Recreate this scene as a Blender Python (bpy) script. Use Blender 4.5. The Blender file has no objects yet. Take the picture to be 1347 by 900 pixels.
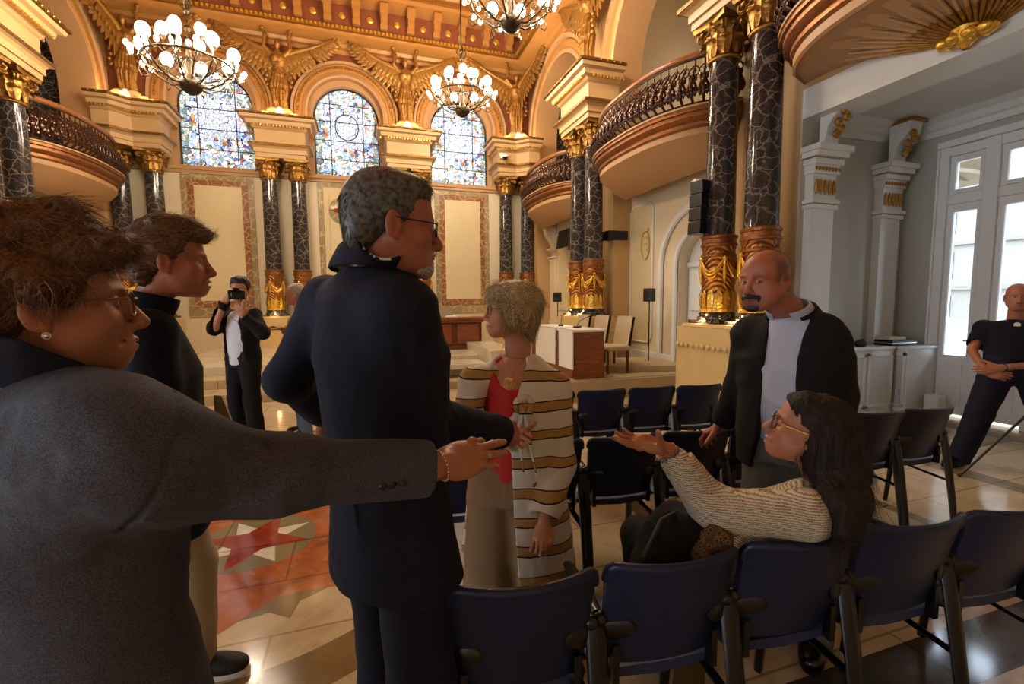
import bpy, bmesh, math, random
import numpy as np
from mathutils import Vector, Matrix
from concurrent.futures import ThreadPoolExecutor
PI = math.pi
SC = bpy.context.scene
COL = SC.collection
# ---------------------------------------------------------------- camera
W_, H_, F_ = 1347, 900, 605.0
CAMZ = 1.55
def _axes(yaw, pitch, roll):
    a, p, r = map(math.radians, (yaw, pitch, roll))
    f = np.array([math.sin(a)*math.cos(p), math.cos(a)*math.cos(p), math.sin(p)])
    rt = np.array([math.cos(a), -math.sin(a), 0.]); up = np.cross(rt, f)
    return rt*math.cos(r)+up*math.sin(r), up*math.cos(r)-rt*math.sin(r), f
CR, CU, CF = _axes(18.15, -5.1, -.55)
cam_data = bpy.data.cameras.new('camera'); cam = bpy.data.objects.new('camera', cam_data); COL.objects.link(cam)
cam_data.sensor_width = 36; cam_data.lens = F_/W_*36; cam_data.clip_start = .02; cam_data.clip_end = 300
cam.matrix_world = Matrix(((CR[0], CU[0], -CF[0], 0), (CR[1], CU[1], -CF[1], 0), (CR[2], CU[2], -CF[2], CAMZ), (0, 0, 0, 1)))
SC.camera = cam
cam_data.dof.use_dof = False
# ---------------------------------------------------------------- exposure, world, light
SC.view_settings.view_transform = 'Standard'; SC.view_settings.look = 'None'
SC.view_settings.gamma = 1; SC.view_settings.use_curve_mapping = False
SC.view_settings.exposure = 0.0
SC.cycles.use_denoising = True
SC.cycles.max_bounces = 6; SC.cycles.diffuse_bounces = 3; SC.cycles.glossy_bounces = 3; SC.cycles.transmission_bounces = 4
SC.cycles.transparent_max_bounces = 8; SC.cycles.sample_clamp_indirect = 4.0
SC.cycles.caustics_reflective = False; SC.cycles.caustics_refractive = False
SC.cycles.use_light_tree = True
wd = bpy.data.worlds.new('sky'); SC.world = wd; wd.use_nodes = True
wb = wd.node_tree.nodes['Background']; wb.inputs[0].default_value = (.78, .88, 1, 1); wb.inputs[1].default_value = 6.5
def lamp(name, kind, loc, power, color, size=.1, rot=None, label=None, spot=None):
    d = bpy.data.lights.new(name, kind); d.energy = power; d.color = color
    if kind == 'AREA':
        d.shape = 'RECTANGLE'; d.size, d.size_y = size
    elif kind == 'SUN': d.angle = size
    else: d.shadow_soft_size = size
    if spot: d.spot_size = spot; d.spot_blend = .8
    o = bpy.data.objects.new(name, d); COL.objects.link(o); o.location = loc
    if rot is not None: o.rotation_euler = rot
    return o
CHW = 350.
WARM = (1, .62, .28); WARM2 = (1, .85, .64); DAY = (.80, .90, 1)

lamp('overcast_sky_light', 'SUN', (12, 2, 9), 11.0, DAY, math.radians(90), (0, math.radians(47), math.radians(-8)))
for _x, _e in ((-1.715, 60), (1.375, 60), (4.35, 45), (-4.7, 45)):      # uplights hidden on the cornices
    for _q in (-.35, .35): lamp('cornice_uplight', 'POINT', (_x+_q, 12.72, 6.16), _e*.26, WARM, .05)
for _s in (1, -1):
    for _y in (4.2, 5.3, 8.45, 9.5): lamp('cornice_uplight', 'POINT', (-.17+_s*4.6, _y, 6.2), 18 if _s > 0 else 9, WARM, .05)
for _x, _y in ((4.38, 4.50), (4.38, 5.05), (4.38, 8.75), (4.38, 9.28)): lamp('column_spotlight', 'POINT', (_x-.06, _y+.05, 1.27), 3.0, WARM, .03)
for _x in (-2.05, -1.38, 1.05, 1.7, 4.0, -4.4): lamp('column_spotlight', 'POINT', (_x, 12.78, 1.28), 2.5, WARM, .03)

# ---------------------------------------------------------------- object helpers
def tag(o, label=None, cat=None, group=None, kind=None):
    if label: o['label'] = label
    if cat: o['category'] = cat
    if group: o['group'] = group
    if kind: o['kind'] = kind
    return o
def empty(name, loc=(0, 0, 0), rz=0., label=None, cat=None, group=None):
    o = bpy.data.objects.new(name, None); COL.objects.link(o); o.location = loc; o.rotation_euler = (0, 0, rz)
    o.empty_display_size = .05
    return tag(o, label, cat, group)
def kids(o): return [c for c in COL.objects if c.parent is o]
def copy_tree(o, parent=None, depth=0):
    ch = [c for c in bpy.data.objects if c.parent == o]
    c = o.copy(); COL.objects.link(c)
    if parent is not None: c.parent = parent; c.matrix_parent_inverse = o.matrix_parent_inverse.copy()
    for k in ch: copy_tree(k, c, depth+1)
    return c
def put(o, loc, rz=0., label=None, group=None):
    o.location = loc; o.rotation_euler = (0, 0, rz)
    if label: o['label'] = label
    if group: o['group'] = group
    return o
def link_mesh(name, me, mats, parent=None, smooth=False):
    o = bpy.data.objects.new(name, me); COL.objects.link(o)
    for m in (mats if isinstance(mats, (list, tuple)) else [mats]): me.materials.append(m)
    if smooth is True: me.shade_smooth()
    elif smooth: 
        me.shade_smooth(); me.set_sharp_from_angle(angle=math.radians(smooth))
    if parent is not None: o.parent = parent
    return o
class MB:
    def __init__(s): s.v = []; s.f = []; s.mi = []; s.m = 0
    def add(s, vs, fs):
        k = len(s.v); s.v += [tuple(map(float, p)) for p in vs]
        for f in fs: s.f.append(tuple(k+i for i in f)); s.mi.append(s.m)
        return s
    def box(s, x0, x1, y0, y1, z0, z1):
        if x0 > x1: x0, x1 = x1, x0
        if y0 > y1: y0, y1 = y1, y0
        if z0 > z1: z0, z1 = z1, z0
        return s.add([(x0,y0,z0),(x1,y0,z0),(x1,y1,z0),(x0,y1,z0),(x0,y0,z1),(x1,y0,z1),(x1,y1,z1),(x0,y1,z1)],
                     [(0,3,2,1),(4,5,6,7),(0,1,5,4),(1,2,6,5),(2,3,7,6),(3,0,4,7)])
    def obox(s, c, h, R):
        P = [Vector(c)+R@Vector((sx*h[0], sy*h[1], sz*h[2])) for sz in (-1,1) for (sx,sy) in ((-1,-1),(1,-1),(1,1),(-1,1))]
        return s.add(P, [(0,3,2,1),(4,5,6,7),(0,1,5,4),(1,2,6,5),(2,3,7,6),(3,0,4,7)])
    def grid(s, P, cu=False, cv=False, flip=False):
        n, m = len(P), len(P[0]); vs = [p for r in P for p in r]; fs = []
        for i in range(n if cu else n-1):
            for j in range(m if cv else m-1):
                q = (i*m+j, ((i+1)%n)*m+j, ((i+1)%n)*m+(j+1)%m, i*m+(j+1)%m)
                fs.append(q[::-1] if flip else q)
        return s.add(vs, fs)
    def tube(s, path, r, n=8, closed=False, flat=1.):
        P = [Vector(p) for p in path]; N = len(P); rs = r if isinstance(r, (list, tuple)) else [r]*N
        rings = []; prev = None
        for i, p in enumerate(P):
            t = (P[(i+1)%N]-P[i-1]) if (closed or 0 < i < N-1) else (P[1]-P[0] if i == 0 else P[-1]-P[-2])
            t = t.normalized() if t.length > 1e-9 else Vector((0,0,1))
            if prev is None:
                a = Vector((0,0,1)) if abs(t.z) < .9 else Vector((1,0,0)); u = t.cross(a).normalized()
            else:
                u = (prev-t*prev.dot(t)); u = u.normalized() if u.length > 1e-6 else t.cross(Vector((0,0,1))).normalized()
            prev = u; w = t.cross(u)
            rings.append([p+(u*math.cos(2*PI*k/n)+w*math.sin(2*PI*k/n)*flat)*rs[i] for k in range(n)])
        s.grid(rings, cu=closed, cv=True)
        if not closed:
            k = len(s.v)
            s.f.append(tuple(k-n*N+i for i in range(n))[::-1] if 0 else tuple(k-n*N+i for i in range(n))); s.mi.append(s.m)
            s.f.append(tuple(k-n+i for i in range(n))[::-1]); s.mi.append(s.m)
        return s
    def lathe(s, prof, c=(0,0,0), n=24, a0=0., a1=2*PI, sx=1., sy=1., R=None):
        full = abs(a1-a0-2*PI) < 1e-6; N = n if full else n+1
        rows = []
        for k in range(N):
            a = a0+(a1-a0)*k/n
            row = [Vector((r*math.cos(a)*sx, r*math.sin(a)*sy, z)) for r, z in prof]
            if R is not None: row = [R@p for p in row]
            rows.append([p+Vector(c) for p in row])
        return s.grid(rows, cu=full)
    def ball(s, c, r, n=12, m=8, R=None):
        r = r if isinstance(r, (tuple, list)) else (r, r, r)
        rows = []
        for k in range(n):
            a = 2*PI*k/n; row = []
            for j in range(m+1):
                b = -PI/2+PI*j/m; p = Vector((r[0]*math.cos(b)*math.cos(a), r[1]*math.cos(b)*math.sin(a), r[2]*math.sin(b)))
                row.append((R@p if R else p)+Vector(c))
            rows.append(row)
        return s.grid(rows, cu=True)
    def prism(s, pts, fn0, fn1):
        n = len(pts); A = [fn0(*p) for p in pts]; B = [fn1(*p) for p in pts]
        return s.add(A+B, [tuple(range(n))[::-1], tuple(range(n, 2*n))]+[(i, (i+1)%n, n+(i+1)%n, n+i) for i in range(n)])
    def sweep(s, prof, path, closed=False, capped=True):
        """plan sweep: path of (x,y), prof of (out,z); out = to the right of travel, mitred"""
        P = [Vector((p[0], p[1])) for p in path]; N = len(P); rows = []
        for i, p in enumerate(P):
            d0 = (P[i]-P[i-1]).normalized() if (closed or i > 0) else None
            d1 = (P[(i+1)%N]-P[i]).normalized() if (closed or i < N-1) else None
            d0 = d0 or d1; d1 = d1 or d0
            n0 = Vector((d0.y, -d0.x)); n1 = Vector((d1.y, -d1.x)); m = (n0+n1)
            m = m/max(m.dot(n0), .2) if m.length > 1e-6 else n0
            rows.append([(p.x+m.x*o, p.y+m.y*o, z) for o, z in prof])
        s.grid(rows, cu=closed)
        if not closed and capped:
            k = len(s.v); q = len(prof)
            s.f.append(tuple(k-q*N+i for i in range(q))); s.mi.append(s.m); s.f.append(tuple(k-q+i for i in range(q))[::-1]); s.mi.append(s.m)
        return s
    def build(s, name, mats, parent=None, smooth=False, bevel=0, loc=None, recalc=True):
        me = bpy.data.meshes.new(name); me.from_pydata(s.v, [], s.f)
        me.polygons.foreach_set('material_index', s.mi)
        if recalc:
            b = bmesh.new(); b.from_mesh(me)
            (bmesh.ops.remove_doubles(b, verts=b.verts, dist=1e-6) if not bevel else None)
            bmesh.ops.recalc_face_normals(b, faces=b.faces); b.to_mesh(me); b.free()
        me.update()
        o = link_mesh(name, me, mats, parent, smooth)
        if loc: o.location = loc
        if bevel:
            md = o.modifiers.new('bevel', 'BEVEL'); md.width = bevel; md.segments = 2; md.limit_method = 'ANGLE'; md.angle_limit = math.radians(40)
        return o
# ---------------------------------------------------------------- materials
class NT:
    def __init__(s, name):
        s.mat = bpy.data.materials.new(name); s.mat.use_nodes = True; s.t = s.mat.node_tree
        s.b = s.t.nodes['Principled BSDF']; s.out = s.t.nodes['Material Output']
    def n(s, typ, ins=None, **kw):
        q = s.t.nodes.new(typ)
        for k, v in kw.items(): setattr(q, k, v)
        for k, v in (ins or {}).items():
            if isinstance(v, bpy.types.NodeSocket): s.t.links.new(v, q.inputs[k])
            else: q.inputs[k].default_value = v
        return q
    def link(s, a, b): s.t.links.new(a, b)
    def obj(s, scale=(1,1,1), rot=(0,0,0)):
        c = s.n('ShaderNodeTexCoord'); m = s.n('ShaderNodeMapping', {'Vector': c.outputs['Object'], 'Scale': scale, 'Rotation': rot})
        return m.outputs[0]
    def noise(s, vec, scale=5, detail=4, rough=.5, dist=0.):
        return s.n('ShaderNodeTexNoise', {'Vector': vec, 'Scale': scale, 'Detail': detail, 'Roughness': rough, 'Distortion': dist})
    def ramp(s, fac, stops, interp='LINEAR'):
        r = s.n('ShaderNodeValToRGB', {'Fac': fac}); e = r.color_ramp.elements; r.color_ramp.interpolation = interp
        while len(e) < len(stops): e.new(.5)
        for q, (p, c) in zip(e, stops): q.position = p; q.color = (*c, 1) if len(c) == 3 else c
        return r.outputs[0]
    def mix(s, fac, a, b, mode='MIX'):
        m = s.n('ShaderNodeMix', data_type='RGBA', blend_type=mode)
        for sock, v in ((m.inputs[0], fac), (m.inputs[6], a), (m.inputs[7], b)):
            if isinstance(v, bpy.types.NodeSocket): s.link(v, sock)
            else: sock.default_value = v if not isinstance(v, tuple) or len(v) == 4 else (*v, 1)
        return m.outputs[2]
    def math(s, op, a, b=0.):
        m = s.n('ShaderNodeMath', operation=op)
        for i, v in enumerate((a, b)):
            if isinstance(v, bpy.types.NodeSocket): s.link(v, m.inputs[i])
            else: m.inputs[i].default_value = v
        return m.outputs[0]
    def bump(s, h, strength=.3, dist=.01):
        q = s.n('ShaderNodeBump', {'Height': h, 'Strength': strength, 'Distance': dist}); s.link(q.outputs[0], s.b.inputs['Normal'])
    def set(s, col=None, rough=.5, metal=0., spec=.5, **kw):
        for k, v in (('Base Color', col), ('Roughness', rough), ('Metallic', metal), ('Specular IOR Level', spec)):
            if v is None: continue
            if isinstance(v, bpy.types.NodeSocket): s.link(v, s.b.inputs[k])
            else: s.b.inputs[k].default_value = (*v, 1) if isinstance(v, tuple) and len(v) == 3 else v
        for k, v in kw.items():
            s.b.inputs[k.replace('_', ' ')].default_value = v
        return s.mat
def srgb(r, g, b):
    f = lambda c: (c/255/12.92) if c/255 <= .04045 else ((c/255+.055)/1.055)**2.4
    return (f(r), f(g), f(b))
def m_plain(name, col, rough=.5, metal=0., var=.12, scale=6, bump=0., bscale=40, spec=.5, **kw):
    t = NT(name); v = t.obj(); n = t.noise(v, scale, 5)
    c = t.mix(n.outputs[0], tuple(x*(1-var) for x in col), tuple(min(1, x*(1+var)) for x in col))
    if bump: t.bump(t.noise(v, bscale, 3).outputs[0], bump, .005)
    return t.set(c, rough, metal, spec, **kw)
def m_gold(name, c1, c2, rough=.32, scale=14, strength=.7, dist=.02):
    t = NT(name); v = t.obj(); n = t.noise(v, scale, 4, .6, .6); w = t.n('ShaderNodeTexVoronoi', {'Vector': v, 'Scale': scale*1.3})
    h = t.math('ADD', n.outputs[0], t.math('MULTIPLY', w.outputs['Distance'], .6))
    c = t.ramp(h, [(.35, c2), (.75, c1)]); t.bump(h, strength, dist)
    return t.set(c, rough, .72)
def m_marble(name, base, vein, dark=None, scale=3., width=.03, rough=.12, v2=True):
    t = NT(name); v = t.obj(); n = t.noise(v, scale*.8, 6, .6)
    d = t.n('ShaderNodeVectorMath', {0: v}, operation='ADD'); t.link(t.n('ShaderNodeVectorMath', {0: n.outputs[1], 1: (.55/scale*2,)*3}, operation='MULTIPLY').outputs[0], d.inputs[1])
    w = t.n('ShaderNodeTexVoronoi', {'Vector': d.outputs[0], 'Scale': scale}, feature='DISTANCE_TO_EDGE')
    f = t.ramp(w.outputs['Distance'], [(0, (1,1,1)), (width, (.35,.35,.35)), (width*3, (0,0,0))])
    w2 = t.n('ShaderNodeTexVoronoi', {'Vector': d.outputs[0], 'Scale': scale*2.7}, feature='DISTANCE_TO_EDGE')
    f2 = t.ramp(w2.outputs['Distance'], [(0, (.6,.6,.6)), (width*1.2, (0,0,0))])
    bc = t.mix(t.noise(v, scale*.5, 6).outputs[0], base, dark or base)
    c = t.mix(f, bc, vein)
    if v2: c = t.mix(t.math('MULTIPLY', f2, n.outputs[0]), c, vein)
    return t.set(c, rough)
M = {}
M['black_marble'] = m_marble('black_marble', srgb(28,27,36), srgb(142,132,120), srgb(58,52,50), 6.5, .022, .09)
M['beige_marble'] = m_marble('beige_marble', srgb(226,212,178), srgb(218,196,148), srgb(206,188,150), 3.2, .06, .18)
M['red_marble'] = m_marble('red_marble', srgb(158,104,70), srgb(205,170,130), srgb(120,74,50), 5, .03, .2)
M['tan_marble'] = m_marble('tan_marble', srgb(168,146,108), srgb(205,190,150), srgb(140,120,85), 4, .03, .2)
M['cream'] = m_plain('cream_plaster', srgb(222,205,175), .55, 0, .06, 2)
M['cream_paint'] = m_plain('cream_paint', srgb(194,156,106), .5, 0, .08, 2)
M['pinkcream'] = m_plain('pink_cream_plaster', srgb(182,140,96), .55, 0, .06, 2)
M['white_paint'] = m_plain('white_paint', srgb(226,226,222), .45, 0, .03, 2)
M['white_gloss'] = m_plain('white_gloss', srgb(235,236,236), .3, 0, .03, 2)
M['grey_wall'] = m_plain('grey_wall_paint', srgb(186,184,172), .6, 0, .04, 2)
M['ochre'] = m_plain('ochre_paint', srgb(182,126,64), .45, .1, .15, 5, .3, 30)
M['dusty_red'] = m_plain('dusty_red_paint', srgb(138,74,48), .5, 0, .15, 4)
M['gold'] = m_gold('gold_leaf', srgb(172,126,58), srgb(84,56,24), .4, 16, .6, .015)
M['angel_gold'] = m_gold('dull_gilding', srgb(168,124,62), srgb(92,62,28), .48, 10, .5, .015)
M['gold_bright'] = m_gold('bright_gold', srgb(240,190,80), srgb(170,115,35), .25, 20, .8, .012)
M['old_gold'] = m_gold('old_gold', srgb(122,86,42), srgb(58,38,20), .38, 14, .8, .02)
M['bronze'] = m_gold('dark_bronze', srgb(62,48,30), srgb(24,19,14), .45, 22, .5, .01)
M['brown_gilt'] = m_gold('brown_gilt', srgb(150,98,58), srgb(84,50,30), .4, 18, .6, .012)
M['dark_iron'] = m_plain('dark_iron', srgb(52,46,38), .4, .8, .2, 20)
M['black_plastic'] = m_plain('black_plastic', srgb(14,14,16), .35, 0, .1, 20)
M['black_matte'] = m_plain('black_matte', srgb(20,20,22), .7, 0, .15, 30)
M['black_gloss'] = m_plain('black_gloss_paint', srgb(9,9,11), .28, 0, .1, 20)
M['stone'] = m_plain('sandstone', srgb(216,186,128), .5, 0, .1, 5, .15, 25)
M['step_beige'] = m_plain('beige_step_stone', srgb(178,158,120), .5, 0, .08, 4)
M['carpet'] = m_plain('beige_carpet', srgb(176,156,118), .9, 0, .1, 60, .3, 200)
M['paper'] = m_plain('white_paper', srgb(236,232,222), .6, 0, .02, 3)
M['chrome'] = m_plain('chrome', (.8,.8,.82), .15, 1., .03, 3)
M['silver'] = m_plain('silver', (.75,.74,.7), .22, 1., .03, 3)
def m_wood(name, c1, c2, scale=4, rough=.3, axis=(1,1,6)):
    t = NT(name); v = t.obj(axis); n = t.noise(v, scale, 6, .6, 1.2)
    c = t.ramp(n.outputs[0], [(.3, c2), (.7, c1)]); t.bump(n.outputs[0], .1, .002); return t.set(c, rough)
M['wood'] = m_wood('red_brown_wood', srgb(150,82,44), srgb(92,44,24), 4, .28, (1,1,8))
M['wood_rail'] = m_wood('rail_wood', srgb(160,100,52), srgb(110,62,30), 6, .3)
M['dark_wood'] = m_wood('dark_wood', srgb(110,54,28), srgb(62,28,14), 4, .25)
def m_emit(name, col, s):
    t = NT(name); t.set(col, .4); t.b.inputs['Emission Color'].default_value = (*col, 1); t.b.inputs['Emission Strength'].default_value = s
    return t.mat
M['globe'] = m_emit('lit_globe', (1, .86, .62), 9.)
M['bulb'] = m_emit('lit_bulb', (1, .84, .6), 14.)
def m_stained():
    t = NT('stained_glass'); v = t.obj()
    n = t.noise(v, 3.0, 3, .5); d = t.n('ShaderNodeVectorMath', {0: v}, operation='ADD')
    t.link(t.n('ShaderNodeVectorMath', {0: n.outputs[1], 1: (.22,.22,.22)}, operation='MULTIPLY').outputs[0], d.inputs[1])
    w = t.n('ShaderNodeTexVoronoi', {'Vector': d.outputs[0], 'Scale': 13.0, 'Randomness': 1.})
    e = t.n('ShaderNodeTexVoronoi', {'Vector': d.outputs[0], 'Scale': 13.0}, feature='DISTANCE_TO_EDGE')
    sep = t.n('ShaderNodeSeparateColor', {0: w.outputs['Color']})
    c = t.ramp(sep.outputs[0], [(0, srgb(60,80,140)), (.10, srgb(140,175,220)), (.3, srgb(215,228,242)), (.46, srgb(165,188,222)), (.56, srgb(238,238,230)),
                                (.68, srgb(110,135,110)), (.76, srgb(190,150,90)), (.84, srgb(110,60,120)), (.9, srgb(170,90,60)), (.95, srgb(225,232,245))], 'CONSTANT')
    big = t.noise(v, 2.2, 3); c = t.mix(t.ramp(big.outputs[0], [(.45, (0,0,0)), (.62, (.6,.6,.6))]), c, srgb(206,220,238))
    xyz = t.n('ShaderNodeSeparateXYZ', {0: v}); ax = t.math('ABSOLUTE', xyz.outputs[0]); az = t.math('ABSOLUTE', t.math('SUBTRACT', xyz.outputs[2], 1.32))
    inn = t.math('MULTIPLY', t.math('LESS_THAN', ax, .46), t.math('LESS_THAN', az, .48)); c = t.mix(t.math('MULTIPLY', inn, .62), c, srgb(198,216,240))
    bor = t.math('GREATER_THAN', ax, .66); c = t.mix(t.math('MULTIPLY', bor, .45), c, srgb(96,128,96))
    low = t.math('LESS_THAN', xyz.outputs[2], .10); c = t.mix(t.math('MULTIPLY', low, .6), c, srgb(170,210,235))
    lead = t.ramp(e.outputs['Distance'], [(.02, (0,0,0)), (.07, (1,1,1))])
    c = t.mix(1., c, lead, 'MULTIPLY')
    t.set(c, .2); t.link(c, t.b.inputs['Emission Color']); t.b.inputs['Emission Strength'].default_value = 1.25
    return t.mat
M['stained'] = m_stained()
def m_glass():
    t = NT('window_glass'); g = t.n('ShaderNodeBsdfGlossy', {'Roughness': .02}); tr = t.n('ShaderNodeBsdfTransparent', {'Color': (.95,.97,1,1)})
    fr = t.n('ShaderNodeFresnel', {'IOR': 1.3}); mx = t.n('ShaderNodeMixShader', {0: fr.outputs[0], 1: tr.outputs[0], 2: g.outputs[0]})
    t.link(mx.outputs[0], t.out.inputs['Surface']); return t.mat
M['glass'] = m_glass()
# ---------------------------------------------------------------- implicit surfaces
def V3(*a): return np.array(a, dtype=np.float32)
def smin(a, b, k):
    if k <= 0: return np.minimum(a, b)
    h = np.maximum(k-np.abs(a-b), 0)/k
    return np.minimum(a, b)-h*h*k*.25
def smax(a, b, k): return -smin(-a, -b, k)
def _hash(i, j, k):
    n = (i*374761393+j*668265263+k*2147483647) & 0xffffffff
    n = ((n ^ (n >> 13))*1274126177) & 0xffffffff
    return ((n ^ (n >> 16)) & 0xffff).astype(np.float32)/65535.
def vnoise(P, s=1., off=0.):
    Q = P*np.float32(s)+np.float32(off); I = np.floor(Q).astype(np.int64); f = (Q-I).astype(np.float32); f = f*f*(3-2*f)
    r = 0
    for a in (0, 1):
        for b in (0, 1):
            for c in (0, 1):
                w = (f[:,0] if a else 1-f[:,0])*(f[:,1] if b else 1-f[:,1])*(f[:,2] if c else 1-f[:,2])
                r = r+w*_hash(I[:,0]+a, I[:,1]+b, I[:,2]+c)
    return r*2-1
def basis(fwd, up=(0, 0, 1)):
    """columns: right, forward, up"""
    f = np.array(fwd, float); f /= np.linalg.norm(f); u = np.array(up, float); r = np.cross(f, u); r /= np.linalg.norm(r); u = np.cross(r, f)
    return np.stack([r, f, u], 1).astype(np.float32)
def cap(a, b, ra, rb=None):
    a = np.array(a, np.float32); b = np.array(b, np.float32); rb = ra if rb is None else rb; ab = b-a; L = float(ab@ab)+1e-12
    def f(P):
        q = P-a; t = np.clip(q@ab/L, 0, 1); return np.linalg.norm(q-t[:,None]*ab, axis=1)-(ra+(rb-ra)*t)
    return f
def chain(pts, rs, k=.01):
    fs = [cap(pts[i], pts[i+1], rs[i], rs[i+1]) for i in range(len(pts)-1)]
    def f(P):
        d = fs[0](P)
        for g in fs[1:]: d = smin(d, g(P), k)
        return d
    return f
def ell(c, r, R=None):
    c = np.array(c, np.float32); r = np.array(r, np.float32)
    def f(P):
        q = P-c
        if R is not None: q = q@R
        k0 = np.linalg.norm(q/r, axis=1); k1 = np.linalg.norm(q/(r*r), axis=1)+1e-9
        return k0*(k0-1)/k1
    return f
def rbox(c, h, rad=.01, R=None):
    c = np.array(c, np.float32); h = np.array(h, np.float32)-rad
    def f(P):
        q = P-c
        if R is not None: q = q@R
        q = np.abs(q)-h; return np.linalg.norm(np.maximum(q, 0), axis=1)+np.minimum(q.max(1), 0)-rad
    return f
def loft(a, b, secs, R=None, up=None, e=2.):
    """secs: list of (t, halfwidth, halfdepth, dx, dy) along a->b; local x,y from R columns 0,1 made square to a->b"""
    a = np.array(a, np.float32); b = np.array(b, np.float32); ax = b-a; L = np.linalg.norm(ax); ax = ax/L
    x = (R[:,0] if R is not None else np.array([1,0,0], np.float32)); x = x-ax*(x@ax); x = x/np.linalg.norm(x); y = np.cross(ax, x)
    if R is not None and y@R[:,1] < 0: y = -y
    S = np.array([(s+(0,0))[:5] if len(s) == 3 else s for s in secs], float)
    def f(P):
        q = P-a; z = q@ax; t = z/L; u = q@x; v = q@y
        w = np.interp(t, S[:,0], S[:,1]); d = np.interp(t, S[:,0], S[:,2]); u = u-np.interp(t, S[:,0], S[:,3]); v = v-np.interp(t, S[:,0], S[:,4])
        if e == 2.: k = np.sqrt((u/w)**2+(v/d)**2)
        else: k = ((np.abs(u)/w)**e+(np.abs(v)/d)**e)**(1/e)
        m = (k-1)*np.minimum(w, d)
        zz = np.maximum(-z+S[0,0]*L, z-S[-1,0]*L)
        return smax(m, zz, .018)
    return f
class Sdf:
    def __init__(s): s.ops = []; s.cols = []
    def u(s, f, k=.01): s.ops.append(('u', f, k)); return s
    def sub(s, f, k=.005): s.ops.append(('s', f, k)); return s
    def cut(s, f, k=.002): s.ops.append(('i', f, k)); return s
    def disp(s, g): s.ops.append(('d', g, 0)); return s
    def __call__(s, P):
        d = None
        for op, f, k in s.ops:
            if op == 'd': d = d+f(P, d); continue
            e = f(P)
            if d is None: d = e
            elif op == 'u': d = smin(d, e, k)
            elif op == 's': d = smax(d, -e, k)
            else: d = smax(d, e, k)
        return d
_pool = ThreadPoolExecutor(4)
def peval(f, P, ch=60000):
    if len(P) <= ch: return np.asarray(f(P), np.float32)
    parts = [P[i:i+ch] for i in range(0, len(P), ch)]
    return np.concatenate([np.asarray(x, np.float32) for x in _pool.map(f, parts)])
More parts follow.
